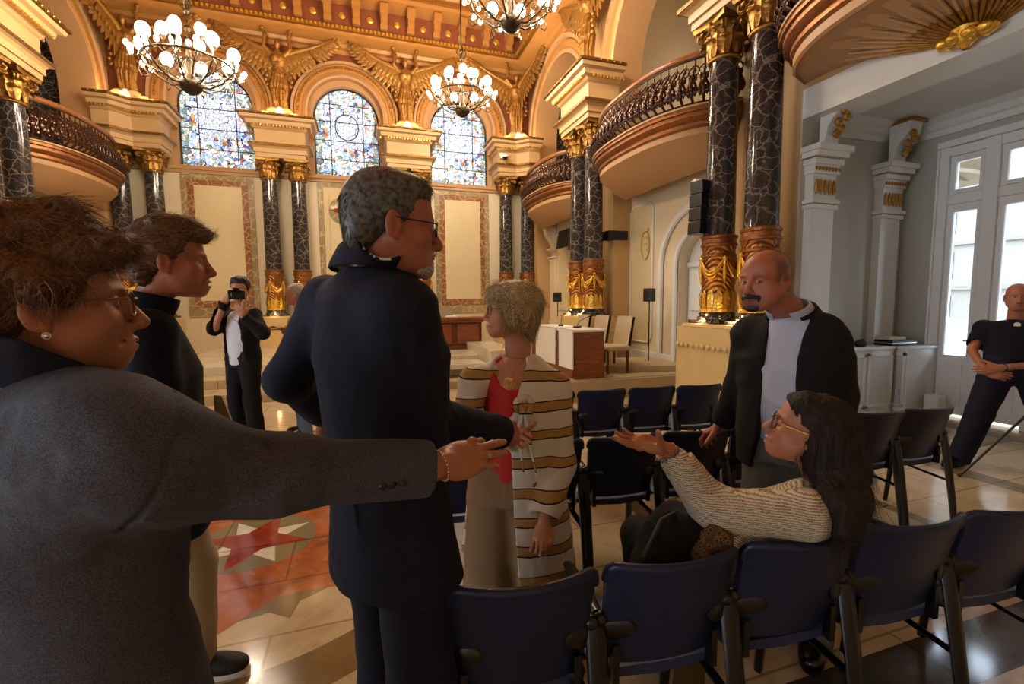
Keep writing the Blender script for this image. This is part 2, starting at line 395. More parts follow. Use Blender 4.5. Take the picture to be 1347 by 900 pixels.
def mesh_sdf(f, lo, hi, h, B=12):
    lo = np.array(lo, np.float32); hi = np.array(hi, np.float32)
    nb = np.maximum(np.ceil((hi-lo)/(h*B)).astype(int), 1); n = nb*B+1
    bi = np.stack(np.meshgrid(*[np.arange(k) for k in nb], indexing='ij'), -1).reshape(-1, 3)
    cen = lo+(bi+.5)*h*B
    dc = peval(f, cen.astype(np.float32)); act = np.abs(dc) < h*B*.87*1.5+.012
    D = np.empty(n, np.float32)
    sg = np.where(dc > 0, 1, -1).astype(np.float32)
    blk = sg.reshape(nb); D[:] = 1
    D[:-1,:-1,:-1] = np.repeat(np.repeat(np.repeat(blk, B, 0), B, 1), B, 2)
    g = np.stack(np.meshgrid(*[np.arange(B+1)]*3, indexing='ij'), -1).reshape(-1, 3)
    ab = bi[act]
    if len(ab) == 0: return np.zeros((0,3)), np.zeros((0,4), int)
    idx = (ab[:,None,:]*B+g[None]).reshape(-1, 3)
    key = (idx[:,0]*n[1]+idx[:,1])*n[2]+idx[:,2]; key = np.unique(key)
    I = np.stack([key//(n[1]*n[2]), (key//n[2])%n[1], key%n[2]], 1)
    vals = peval(f, (lo+I*h).astype(np.float32)); D.reshape(-1)[key] = vals
    D[0]=np.maximum(D[0],1e-4);D[-1]=np.maximum(D[-1],1e-4);D[:,0]=np.maximum(D[:,0],1e-4);D[:,-1]=np.maximum(D[:,-1],1e-4);D[:,:,0]=np.maximum(D[:,:,0],1e-4);D[:,:,-1]=np.maximum(D[:,:,-1],1e-4)
    S = D < 0
    c = [S[a:n[0]-1+a, b:n[1]-1+b, d:n[2]-1+d] for a in (0,1) for b in (0,1) for d in (0,1)]
    cnt = sum(x.astype(np.uint8) for x in c); cell = (cnt > 0) & (cnt < 8)
    ci = np.argwhere(cell); cid = np.full(cell.shape, -1, np.int64); cid[cell] = np.arange(len(ci))
    acc = np.zeros((len(ci), 3), np.float64); num = np.zeros(len(ci))
    cr = [(a,b,d) for a in (0,1) for b in (0,1) for d in (0,1)]
    for a in cr:
        for ax in range(3):
            if a[ax]: continue
            b = list(a); b[ax] = 1
            va = D[ci[:,0]+a[0], ci[:,1]+a[1], ci[:,2]+a[2]]; vb = D[ci[:,0]+b[0], ci[:,1]+b[1], ci[:,2]+b[2]]
            m = (va < 0) != (vb < 0); t = np.where(m, va/np.where(m, va-vb, 1), 0)
            p = np.array(a, float)[None].repeat(len(ci), 0); p[:,ax] += t
            acc += p*m[:,None]; num += m
    V = lo+(ci+acc/num[:,None])*h
    # project to the surface
    P = V.astype(np.float32); e = np.float32(h*.5)
    d0 = peval(f, P); G = np.stack([peval(f, P+np.eye(3, dtype=np.float32)[i]*e) for i in range(3)], 1)-d0[:,None]; G /= e
    gn = (G*G).sum(1)+1e-6; st = G*(d0/gn)[:,None]; ln = np.linalg.norm(st, axis=1, keepdims=True); st *= np.minimum(1, h*.7/(ln+1e-9))
    V = V-st
    F = []
    for ax in range(3):
        sl0 = [slice(1, -1)]*3; sl0[ax] = slice(0, n[ax]-1); sl1 = [slice(1, -1)]*3; sl1[ax] = slice(1, n[ax])
        A = S[tuple(sl0)]; Bq = S[tuple(sl1)]; ch = A != Bq; ii = np.argwhere(ch)
        if len(ii) == 0: continue
        off = np.array([1,1,1]); off[ax] = 0; ii = ii+off
        o1, o2 = [(1,2),(2,0),(0,1)][ax]
        def cc(d1, d2):
            j = ii.copy(); j[:,o1] -= d1; j[:,o2] -= d2; return cid[j[:,0], j[:,1], j[:,2]]
        q = np.stack([cc(1,1), cc(0,1), cc(0,0), cc(1,0)], 1); inside = A[ch]
        q[~inside] = q[~inside][:, ::-1]; F.append(q)
    F = np.concatenate(F); F = F[(F >= 0).all(1)]
    return V, F
def np_mesh(name, V, F):
    me = bpy.data.meshes.new(name); me.vertices.add(len(V)); me.vertices.foreach_set('co', np.asarray(V, np.float32).ravel())
    me.loops.add(F.size); me.loops.foreach_set('vertex_index', F.astype(np.int32).ravel())
    me.polygons.add(len(F)); me.polygons.foreach_set('loop_start', np.arange(0, F.size, F.shape[1], dtype=np.int32))
    me.update(calc_edges=True); me.validate(); me.shade_smooth(); return me
def sdf_obj(name, parts, mats, parent, colfn=None, origin=(0,0,0)):
    """parts: list of (f, lo, hi, h); vertices stored relative to origin"""
    Vs, Fs, k = [], [], 0
    for f, lo, hi, h in parts:
        V, F = mesh_sdf(f, lo, hi, h)
        Vs.append(V); Fs.append(F+k); k += len(V)
    V = np.concatenate(Vs); F = np.concatenate(Fs)
    me = np_mesh(name, V-np.array(origin), F)
    if colfn is not None:
        c = colfn(V.astype(np.float32)); a = me.color_attributes.new('Col', 'FLOAT_COLOR', 'POINT')
        a.data.foreach_set('color', np.concatenate([c, np.ones((len(c), 1))], 1).astype(np.float32).ravel())
    o = bpy.data.objects.new(name, me); COL.objects.link(o)
    for m in (mats if isinstance(mats, list) else [mats]): me.materials.append(m)
    if parent is not None: o.parent = parent
    return o
# ================================================================ the hall
CX = -.17
YC, YW = 13.1, 13.45          # back column axis, back wall face
HA, HW, HL = 4.79, 5.17, 5.60 # half distances: column axis, upper wall face, recessed lower wall
SP = 3.09
ZE0, ZE1 = 5.10, 6.05         # entablature
def arch_face(mb, u0, u1, z0, z1, arches, fn, n=20):
    """wall face from u0 to u1 with arched openings (uc, half, zbottom, zspring)"""
    q = lambda a, b, c, d: mb.add([fn(*a), fn(*b), fn(*c), fn(*d)], [(0,1,2,3)])
    u = u0
    for uc, h, zb, zs in sorted(arches):
        q((u, z0), (uc-h, z0), (uc-h, z1), (u, z1))
        if zb > z0: q((uc-h, z0), (uc+h, z0), (uc+h, zb), (uc-h, zb))
        pts = [(uc-h*math.cos(PI*i/n), zs+h*math.sin(PI*i/n)) for i in range(n+1)]
        for a, b in zip(pts, pts[1:]): q(a, b, (b[0], z1), (a[0], z1))
        u = uc+h
    q((u, z0), (u1, z0), (u1, z1), (u, z1))
def arch_line(uc, h, zb, zs, n=20):
    return [(uc-h, zb)]+[(uc-h*math.cos(PI*i/n), zs+h*math.sin(PI*i/n)) for i in range(n+1)]+[(uc+h, zb)]
def reveal(mb, line0, f0, line1, f1):
    mb.grid([[f0(*a), f1(*b)] for a, b in zip(line0, line1)])
def struct(mb, name, mats, smooth=False, bevel=0, parent=None):
    o = mb.build(name, mats, parent, smooth, bevel, recalc=False); o['kind'] = 'structure'; return o
# ---- floor with inlaid marble (one mesh, many marbles)
def m_floor(name, c1, c2, vein, rough=.13, scale=1.6):
    t = NT(name); v = t.obj(); n = t.noise(v, scale, 7, .62, .8); n2 = t.noise(v, scale*4, 5, .6, .4)
    br = t.n('ShaderNodeTexBrick', {'Vector': v, 'Scale': .55, 'Mortar Size': .004, 'Color1': (1,1,1,1), 'Color2': (.9,.89,.87,1), 'Mortar': (.55,.5,.42,1)})
    c = t.ramp(n.outputs[0], [(.3, c2), (.52, c1), (.7, c1)]); c = t.mix(t.ramp(n2.outputs[0], [(.55, (0,0,0)), (.75, (.5,.5,.5))]), c, vein)
    c = t.mix(1., c, br.outputs[0], 'MULTIPLY'); return t.set(c, rough)
FM = [m_floor('cream_floor_marble', srgb(198,178,142), srgb(164,142,104), srgb(150,118,70)),
      m_floor('brown_floor_marble', srgb(128,104,66), srgb(100,80,48), srgb(150,130,92)),
      m_floor('orange_floor_marble', srgb(176,98,52), srgb(132,68,36), srgb(208,150,104), .1, 2.5),
      m_floor('olive_floor_marble', srgb(132,118,86), srgb(108,96,68), srgb(160,146,110)),
      m_floor('dark_floor_marble', srgb(66,58,48), srgb(44,38,32), srgb(110,96,78), .1),
      m_floor('red_floor_marble', srgb(150,60,38), srgb(120,44,28), srgb(180,100,70), .1, 3),
      m_floor('white_floor_marble', srgb(222,212,190), srgb(200,186,156), srgb(200,180,140))]
fl = MB(); fl.m = 0; fl.box(-5.6, 9.3, -4.2, 15.2, -.3, 0)
def inlay(pts, m, z): fl.m = m; fl.add([(x, y, z) for x, y in pts], [tuple(range(len(pts)))])
def ring(c, r0, r1, m, z, a0=0., a1=2*PI, n=64):
    fl.m = m
    fl.grid([[(c[0]+r*math.cos(a0+(a1-a0)*k/n), c[1]+r*math.sin(a0+(a1-a0)*k/n), z) for r in (r0, r1)] for k in range(n+1)])
def star(c, n, r0, r1, rot, m, z):
    inlay([(c[0]+(r0 if k % 2 == 0 else r1)*math.cos(rot+PI*k/n), c[1]+(r0 if k % 2 == 0 else r1)*math.sin(rot+PI*k/n)) for k in range(2*n)], m, z)
MC = (-.71, 3.27)
ring(MC, 1.24, 1.48, 1, .0010); ring(MC, 0.001, .84, 3, .0007)
star(MC, 8, .95, .62, math.radians(-70), 1, .0010); star(MC, 8, .95, .72, math.radians(-92), 2, .0014)
ring(MC, 0.001, .37, 3, .0018); star(MC, 4, .35, .13, math.radians(28), 6, .0022); star(MC, 4, .36, .14, math.radians(-17), 5, .0026)
ring(MC, 2.6, 2.72, 1, .0010)
inlay([(1.35, 1.05), (7.2, 1.05), (7.2, 1.30), (1.35, 1.30)], 4, .0007)
for x0_, x1_, m_ in ((4.9, 5.12, 3), (6.6, 6.8, 3), (3.62, 3.72, 1)): inlay([(x0_, -2.5), (x1_, -2.5), (x1_, 5.9), (x0_, 5.9)], m_, .0011)
inlay([(1.6, 4.9), (7.2, 4.9), (7.2, 5.1), (1.6, 5.1)], 3, .0009); inlay([(2.2, 2.9), (7.2, 2.9), (7.2, 2.98), (2.2, 2.98)], 1, .0009)
struct(fl, 'floor', FM)
# ---- stage platforms
mb = MB(); mb.box(2.75, 6.2, 6.3, 14, 0, .30); mb.m = 1; mb.box(2.80, 6.2, 6.36, 14, .30, .315)
mb.m = 0; mb.prism([(3.6, 7.0), (5.6, 6.45), (5.6, 7.7), (4.3, 8.0)], lambda x, y: (x, y, .315), lambda x, y: (x, y, .42))
struct(mb, 'trim_1', [M['step_beige'], M['carpet']], bevel=.006)
mb = MB(); mb.box(-4.9, 2.75, 8.0, 14, 0, .15); mb.box(-4.9, 2.75, 8.6, 14, .15, .30); mb.m = 1
mb.box(.9, 2.2, 8.25, 8.9, .31, .40); mb.box(2.3, 2.9, 8.3, 11.5, .3, .62); mb.box(-3.4, 2.5, 9.2, 13.2, .3, .45)
struct(mb, 'trim_2', [FM[0], FM[6]], bevel=.006)
# ---- back wall
bf = lambda x, z: (x, YW, z)
WX = [CX-SP, CX, CX+SP]
mb = MB(); mb.m = 0
x0, x1 = CX-HW, CX+HW
mb.add([(x0, YW, 0), (x1, YW, 0), (x1, YW, 4.86), (x0, YW, 4.86)], [(0,1,2,3)])
mb.m = 1
arch_face(mb, x0, x1, 4.86, 6.2, [], bf) if 0 else None
RW, ZS = .96, 6.50
arch_face(mb, x0, x1, 4.86, 9.6, [(w, RW, 4.93, ZS) for w in WX], bf, 24)
for w in WX:
    a = arch_line(w, RW, 4.93, ZS, 24); b = arch_line(w, .84, 4.93, 6.47, 24)
    reveal(mb, a, bf, a, lambda u, z: (u, YW+.16, z)); reveal(mb, a, lambda u, z: (u, YW+.16, z), b, lambda u, z: (u, YW+.17, z))
    reveal(mb, b, lambda u, z: (u, YW+.17, z), b, lambda u, z: (u, YW+.45, z))
    mb.add([(w-.96, YW, 4.93), (w+.96, YW, 4.93), (w+.96, YW+.45, 4.93), (w-.96, YW+.45, 4.93)], [(0,1,2,3)])
mb.box(x0-1, x1+1, YW+.5, YW+.7, 0, 11.4)
struct(mb, 'wall_back', [M['cream'], M['pinkcream']])
# red spandrel field
mb = MB()
for i, w in enumerate(WX):
    n = 24; fn = lambda x, z: (x, YW-.012, z)
    pts = [(w-1.545*1., 6.05)]
    R = 1.34
    arcp = [(w-R*math.cos(PI*k/n), ZS+R*math.sin(PI*k/n)) for k in range(n+1)]
    for a, b in zip(arcp, arcp[1:]): mb.add([fn(*a), fn(*b), fn(b[0], 8.2), fn(a[0], 8.2)], [(0,1,2,3)])
    for s in (-1, 1):
        e = w+s*SP/2 if abs(w+s*SP/2-CX) < 3.3 else CX+math.copysign(HW, w+s*SP/2-CX)
        mb.add([fn(w+s*R, 6.05), fn(e, 6.05), fn(e, 8.2), fn(w+s*R, 8.2)], [(0,1,2,3)])
struct(mb, 'trim_3', M['dusty_red'])
# archivolts
def archivolt(mb, uc, zs, prof, fn, zb=None, n=28, a0=0., a1=PI):
    """prof of (radius, out)"""
    rows = []
    if zb is not None: rows.append([fn(uc-r, zb, o) for r, o in prof])
    for k in range(n+1):
        a = a0+(a1-a0)*k/n; rows.append([fn(uc-r*math.cos(a), zs+r*math.sin(a), o) for r, o in prof])
    if zb is not None: rows.append([fn(uc+r, zb, o) for r, o in prof])
    mb.grid(rows)
bo = lambda u, z, o: (u, YW-o, z)
for i, w in enumerate(WX):
    t = MB(); t.m = 0; archivolt(t, w, ZS, [(.95, -.02), (.95, .05), (.99, .07), (1.06, .05), (1.08, .03)], bo, 6.1)
    archivolt(t, w, ZS, [(1.27, .03), (1.28, .09), (1.34, .10), (1.37, .05), (1.37, -.02)], bo, 6.1)
    archivolt(t, w, ZS, [(1.60, -.01), (1.61, .03), (1.66, .05), (1.70, .03), (1.71, -.01)], bo, None, 28, .42, PI-.42)
    t.m = 1; archivolt(t, w, ZS, [(1.08, .03), (1.10, .06), (1.25, .07), (1.27, .03)], bo, 6.1)
    t.m = 2
    for k in range(46):
        a = PI*k/45; t.ball((w-1.175*math.cos(a), YW-.075, ZS+1.175*math.sin(a)), .034, 6, 4)
    struct(t, f'trim_{4+i}', [M['pinkcream'], M['ochre'], M['gold']], smooth=40)
# sill band and wall panels
mb = MB(); mb.box(x0, x1, YW-.07, YW+.02, 4.82, 4.92); mb.box(x0, x1, YW-.04, YW, 4.74, 4.82)
struct(mb, 'trim_7', M['pinkcream'])
def wall_panel(w, red, idx):
    t = MB(); fr = lambda a, b, c, d, y, m: (setattr(t, 'm', m), t.box(w+a, w+b, YW-y, YW+.01, c, d))
    fr(-.80, .80, 1.2, 4.72, .02, 0)
    if red: fr(-.66, .66, 1.45, 4.60, .035, 1)
    fr(-.52, .52, 1.62, 4.46, .05, 2)
    if not red: fr(-.66, .66, 1.45, 4.60, .03, 2)
    struct(t, f'trim_{idx}', [M['tan_marble'], M['red_marble'], M['beige_marble']], bevel=.008)
for i, w in enumerate(WX): wall_panel(w, i != 1, 8+i)
t = empty('wall_medallion', (CX-.17, YW-.05, 4.0), 0, 'round brown marble medallion with a red and white star on the back wall', 'medallion')
R90 = Matrix.Rotation(PI/2, 3, 'X')
mb = MB(); mb.lathe([(0.001, .03), (.33, .03), (.36, .015), (.36, 0)], n=40, R=R90); mb.build('disc', M['tan_marble'], t, smooth=30)
def star_plate(n, r0, r1, rot, d):
    q = MB(); P = [((r0 if k % 2 == 0 else r1)*math.cos(rot+PI*k/n), (r0 if k % 2 == 0 else r1)*math.sin(rot+PI*k/n)) for k in range(2*n)]
    q.prism(P, lambda a, b: (a, -.02, b), lambda a, b: (a, -d, b)); return q
star_plate(6, .30, .15, 0, .040).build('white_star', FM[6], t); star_plate(4, .32, .12, PI/2, .048).build('red_star', FM[5], t)
# ---- stained-glass windows
for i, w in enumerate(WX):
    mb = MB(); L = arch_line(w, .83, 4.93, 6.47, 24); mb.add([(u-w, 0, z-4.93) for u, z in L], [tuple(range(len(L)))])
    o = mb.build(f'window_{i+1}', M['stained']); o.location = (w, YW+.36, 4.93); o['kind'] = 'structure'
    mb = MB(); fr = [(u-w, -.02, z-4.93) for u, z in L]; mb.tube(fr, .03, 6)
    for q in (-.42, .42): mb.tube([(q, -.02, 0), (q, -.02, 1.54+math.sqrt(.83**2-q*q))], .012, 6)
    for z in (.5, 1.0, 1.5, 1.95):
        h = .83 if z < 1.54 else math.sqrt(max(.83**2-(z-1.54)**2, .01)); mb.tube([(-h, -.02, z), (h, -.02, z)], .010, 6)
    mb.tube([(-.83, -.02, 0), (.83, -.02, 0)], .03, 6)
    if i == 1: mb.tube([(.30*math.cos(2*PI*k/24), -.025, 1.38+.34*math.sin(2*PI*k/24)) for k in range(24)], .014, 6, closed=True)
    mb.build('window_frame', M['dark_iron'], o)
# ---- side walls (right s=1, left s=-1)
BAYS = [(2.655, 1.60), (6.87, 1.62), (11.28, 1.50)]
ZSP = 6.15
for s, side in ((1, 'right'), (-1, 'left')):
    X = lambda h: CX+s*h
    mb = MB(); mb.m = 0
    arch_face(mb, -4.0, YW, 3.95, 9.6, [(yc, h, 4.05, ZSP) for yc, h in BAYS]+[(-1.6, 1.6, 4.05, ZSP)], lambda u, z: (X(HW), u, z), 24)
    mb.m = 1
    for yc, h in BAYS+[(-1.6, 1.6)]:
        L = arch_line(yc, h, 4.05, ZSP, 24); reveal(mb, L, lambda u, z: (X(HW), u, z), L, lambda u, z: (X(HW+.62), u, z))
    # piers between the bays below the galleries
    mb.m = 0
    bays = BAYS
    ed = [(-4.0, -3.2), (0, 1.06), (4.25, 5.25), (8.49, 9.78), (12.78, YW)]
    for a, b in ed: mb.box(X(HW), X(HW+.5), a, b, 0, 3.95)
    struct(mb, f'wall_{side}', [M['cream_paint'], M['pinkcream']])
    # archivolts on the side walls
    mb = MB(); so = lambda u, z, o: (X(HW-o), u, z)
    for yc, h in BAYS:
        mb.m = 0; archivolt(mb, yc, ZSP, [(h, 0), (h, .05), (h+.06, .07), (h+.1, .05)], so, 6.1)
        mb.m = 1; archivolt(mb, yc, ZSP, [(h+.1, .03), (h+.13, .07), (h+.27, .08), (h+.3, .03)], so, 6.1)
        mb.m = 0; archivolt(mb, yc, ZSP, [(h+.3, .05), (h+.33, .11), (h+.4, .12), (h+.44, .02)], so, 6.1, 28, 0, PI)
    struct(mb, f'trim_{20 if s > 0 else 21}', [M['pinkcream'], M['ochre']], smooth=40)
    # recessed lower wall of the two far bays
    mb = MB()
    if s > 0:
        L = arch_line(6.45, .52, .3, 2.15, 18)
        arch_face(mb, 5.25, 9.78, 0, 4.05, [(6.45, .52, .0, 2.15)], lambda u, z: (X(HL), u, z), 18)
        reveal(mb, L, lambda u, z: (X(HL), u, z), L, lambda u, z: (X(HL+.3), u, z))
        mb.box(X(HL), X(HL+.02), 9.78, 12.78, 0, 4.05)
    else:
        y = -4.0
        for a, b in ((-2.8, -.3), (1.3, 4.0)): mb.box(X(HL+.2), X(HL), y, a, 0, 4.05); mb.box(X(HL+.2), X(HL), a, b, 3.4, 4.05); mb.box(X(HL+.2), X(HL), a, b, 0, .25); mb.box(X(HL+.12), X(HL+.06), (a+b)/2-.05, (a+b)/2+.05, .25, 3.4); mb.box(X(HL+.12), X(HL+.06), a, b, 2.6, 2.7); y = b
        mb.box(X(HL+.2), X(HL), y, 12.78, 0, 4.05)
    for a in (5.25, 9.78): mb.box(X(HW+.004), X(HL+.01), a+.004, a-.02, 0, 3.94)
    struct(mb, f'wall_lower_{side}', M['cream'])
    # gallery floor slab
    mb = MB(); mb.box(X(HW+.012), X(HW+2.6), -4, YW, 3.965, 4.10)
    struct(mb, f'floor_gallery_{side}', M['pinkcream'])
    # gallery interior
    gx = HW+2.45
    mb = MB(); mb.m = 0; mb.box(X(gx), X(gx+.1), -4, YW+.4, 4.1, 9.6)
    mb.m = 1
    for a in (12.2, 10.3, 8.2, 6.1, 3.2): mb.box(X(gx-.03), X(gx), a, a+.75, 4.3, 5.6); mb.box(X(gx-.03), X(gx), a, a+.75, 6.9, 8.0)
    for a in (9.55, 4.0): mb.box(X(gx-.05), X(gx), a, a+.4, 4.1, 8.6)
    mb.m = 0
    for a in (4.5, 8.9): mb.box(X(HW+.55), X(gx), a, a+.5, 4.1, 9.6)
    mb.m = 1
    for a in (13.0,): mb.box(X(HW+.64), X(gx), a, a+.12, 4.1, 8.3)
    mb.m = 0; mb.box(X(HW+.3), X(gx+.1), -4, YW+.4, 8.35, 8.5)
    struct(mb, f'wall_gallery_{side}', [M['cream'], M['black_marble']])
# arched gallery window seen through the second arch
gxr = CX+HW+2.45
mb = MB(); L = arch_line(7.45, .40, 4.95, 6.3, 14); mb.add([(gxr-.04, u, z) for u, z in L], [tuple(range(len(L)))])
o = mb.build('window_4', m_emit('bright_window', (.80, .90, 1), 2.2)); o['kind'] = 'structure'
mb = MB(); mb.tube([(gxr-.06, u, z) for u, z in L], .05, 6); mb.tube([(gxr-.06, 7.45, 4.95), (gxr-.06, 7.45, 6.7)], .025, 6)
for z in (5.4, 5.9, 6.3): mb.tube([(gxr-.06, 7.05, z), (gxr-.06, 7.85, z)], .018, 6)
mb.build('window_frame', M['white_paint'], o)
mb = MB(); archivolt(mb, 7.45, 6.3, [(.45, 0), (.47, .06), (.6, .07), (.64, 0)], lambda u, z, o: (gxr-o, u, z), 4.9); struct(mb, 'trim_22', M['cream'], smooth=40)
# ---- great cornice round the hall
pa = [(CX-HW, -4), (CX-HW, YW), (CX+HW, YW), (CX+HW, -4)]   # walked so that 'out' (right of travel) is into the room
mb = MB()
mb.m = 0; mb.sweep([(0, 8.02), (.06, 8.02), (.08, 8.1), (.16, 8.13), (.2, 8.2), (.42, 8.3), (.50, 8.36)], pa, capped=False)
mb.m = 1; mb.sweep([(.50, 8.36), (.60, 8.36), (.60, 8.44), (.50, 8.46)], pa, capped=False)
mb.m = 2; mb.sweep([(.50, 8.46), (.52, 8.98)], pa, capped=False)
mb.m = 0; mb.sweep([(.52, 8.98), (.98, 9.02), (1.0, 9.1)], pa, capped=False)
mb.m = 1; mb.sweep([(1.0, 9.1), (1.06, 9.12), (1.06, 9.2), (1.0, 9.22)], pa, capped=False)
mb.m = 0; mb.sweep([(1.0, 9.22), (1.2, 9.5), (1.8, 9.9), (2.6, 10.1)], pa, capped=False)
mb.m = 3
nb = int(2*HW/.115)
for k in range(int(2*(HW-.6)/.10)): mb.box(CX-HW+.62+k*.10, CX-HW+.68+k*.10, YW-.64, YW-.6, 8.37, 8.43)
for s in (1, -1):
    for k in range(90): mb.box(CX+s*(HW-.6), CX+s*(HW-.64), YW-.64-k*.10, YW-.70-k*.10, 8.37, 8.43)
mb.m = 4
for k in range(14):
    x = CX-HW+.8+k*(2*HW-1.6)/13
    mb.box(x-.09, x+.09, YW-.66, YW-.5, 8.5, 8.62); mb.box(x-.08, x+.08, YW-.80, YW-.5, 8.62, 8.8); mb.box(x-.10, x+.10, YW-.95, YW-.5, 8.8, 8.97)
    mb.m = 3
    if k < 13: mb.ball((x+(HW-.8)/13, YW-.53, 8.73), (.09, .03, .09), 10, 6)
    mb.m = 4
for s in (1, -1):
    for k in range(12):
        y = YW-1.2-k*.7
        xa = CX+s*HW
        mb.box(xa-s*.66, xa-s*.5, y-.09, y+.09, 8.5, 8.62); mb.box(xa-s*.8, xa-s*.5, y-.08, y+.08, 8.62, 8.8); mb.box(xa-s*.95, xa-s*.5, y-.1, y+.1, 8.8, 8.97)
        mb.m = 3; mb.ball((xa-s*.53, y+.35, 8.73), (.03, .09, .09), 10, 6); mb.m = 4
struct(mb, 'trim_23', [M['ochre'], M['gold'], M['dusty_red'], M['gold_bright'], M['ochre']], smooth=35)
mb = MB(); mb.box(-8.2, 9.3, -4.2, 14.2, 10.1, 10.3); struct(mb, 'ceiling', M['ochre'])
# ---- entablatures above the column pairs
EPROF = [(0, 5.10), (.0, 5.2), (.03, 5.2), (.03, 5.30), (.07, 5.34), (.12, 5.36), (.12, 5.41), (.0, 5.43), (.0, 5.74), (.04, 5.77), (.06, 5.82), (.14, 5.84), (.16, 5.92), (.24, 5.94), (.26, 6.0)]
def entab(path, lid, idx):
    mb = MB(); mb.m = 0; mb.sweep(EPROF, path, capped=False)
    mb.m = 1; mb.sweep([(.26, 6.0), (.30, 6.01), (.30, 6.05), (.0, 6.06)], path, capped=False); mb.sweep([(.12, 5.36), (.135, 5.36), (.135, 5.41), (.12, 5.41)], path, capped=False)
    mb.m = 2
    P = [Vector(p) for p in path]
    for a, b in zip(P, P[1:]):
        d = b-a; L = d.length; d.normalize(); nn = Vector((d.y, -d.x)); k = 0
        while k*.07 < L:
            c = a+d*(k*.07+.035)+nn*.16; mb.box(c.x-.018, c.x+.018, c.y-.018, c.y+.018, 5.785, 5.825)
            c = a+d*(k*.07+.035)+nn*.30; mb.ball((c.x, c.y, 6.03), .018, 5, 4) if k % 2 else None
            k += 1
    mb.m = 0; x0, x1, y0, y1 = lid; mb.box(x0, x1, y0, y1, 6.02, 6.06); mb.box(x0+.02, x1-.02, y0+.02, y1-.02, 5.1, 5.12)
    struct(mb, f'trim_{idx}', [M['cream_paint'], M['old_gold'], M['gold_bright']])
PX = [CX-4.635, CX-1.545, CX+1.545, CX+4.635]
tn = 30
for i in (1, 2):
    a, b = PX[i]-.56, PX[i]+.56
    entab([(a, YW), (a, 12.82), (b, 12.82), (b, YW)], (a, b, 12.82, YW), tn); tn += 1
a, b = CX-HW, PX[0]+.60
entab([(a, 12.55), (a+.32, 12.55), (a+.62, 12.82), (b, 12.82), (b, YW)], (a, b, 12.82, YW), tn); tn += 1
a, b = PX[3]-.60, CX+HW
entab([(a, YW), (a, 12.82), (b-.62, 12.82), (b-.32, 12.55), (b, 12.55)], (a, b, 12.82, YW), tn); tn += 1
for s in (1, -1):
    for yc in (4.76, 8.97):
        if s < 0 and yc < 5: continue
        xw, xf = CX+s*HW, CX+s*(HA-.29); p = [(xw, yc-.64), (xf, yc-.64), (xf, yc+.64), (xw, yc+.64)]
        if s > 0: p = p[::-1]
        entab(p, (min(xw, xf), max(xw, xf), yc-.64, yc+.64), tn); tn += 1
# ---- columns
def capital_mb():
    mb = MB(); mb.lathe([(.175, 0), (.20, .01), (.205, .03), (.18, .05), (.175, .12), (.18, .26), (.22, .38), (.25, .43)], n=24)
    for tier, (n, z0, h, r) in enumerate(((8, .05, .20, .185), (8, .16, .22, .195))):
        for k in range(n):
            a = 2*PI*(k+.5*tier)/n; R = Matrix.Rotation(a, 3, 'Z'); rows = []
            for i in range(6):
                t = i/5; w = .075*math.sin(PI*(.18+.72*t))+.01; x = r+.015+.09*t**3*1.0; z = z0+h*math.sin(t*PI*.62)*1.03
                rows.append([R@Vector((x+(.018 if abs(q) < .5 else -.004*abs(q)), w*q, z)) for q in (-1, -.5, 0, .5, 1)])
            mb.grid(rows)
            mb.ball(R@Vector((r+.10, 0, z0+h*.90)), (.022, .05, .022), 8, 5, R)
    for k in range(4):
        a = PI/4+k*PI/2; R = Matrix.Rotation(a, 3, 'Z')
        sp = [R@Vector((.29+.062*(1-t*.75)*math.cos(t*8.5+1.9), 0, .37+.062*(1-t*.75)*math.sin(t*8.5+1.9))) for t in [j/14 for j in range(15)]]
        for q in (-.02, .02): mb.tube([p+R@Vector((0, q, 0)) for p in sp], .016, 6)
        R2 = Matrix.Rotation(a+PI/4, 3, 'Z'); mb.ball(R2@Vector((.245, 0, .42)), (.03, .045, .045), 8, 6, R2)
        sp = [R2@Vector((.235, .07*q, .36+.03*math.cos(q*3))) for q in (-1.3, -.8, -.3, .3, .8, 1.3)]; mb.tube(sp, .014, 6)
    ab = []
    for k in range(4):
        a = PI/4+k*PI/2
        for t in range(5):
            u = t/5; p0 = Vector((math.cos(a), math.sin(a)))*.385; p1 = Vector((math.cos(a+PI/2), math.sin(a+PI/2)))*.385
            p = p0.lerp(p1, u); p *= 1-.16*math.sin(PI*u); ab.append((p.x, p.y))
    mb.prism(ab, lambda x, y: (x, y, .44), lambda x, y: (x*1.04, y*1.04, .50)); return mb
def drum_mat():
    t = NT('gilded_drum'); v = t.obj(); w = t.n('ShaderNodeTexWave', {'Vector': v, 'Scale': 9., 'Distortion': 2.5, 'Detail': 2.}, bands_direction='DIAGONAL')
    n = t.noise(v, 26, 3); c = t.ramp(t.math('ADD', w.outputs[0], t.math('MULTIPLY', n.outputs[0], .5)), [(.4, srgb(112,68,44)), (.8, srgb(196,136,70))])
    t.bump(t.math('ADD', w.outputs[0], n.outputs[0]), .8, .02); return t.set(c, .34, .7)
M['drum'] = drum_mat()
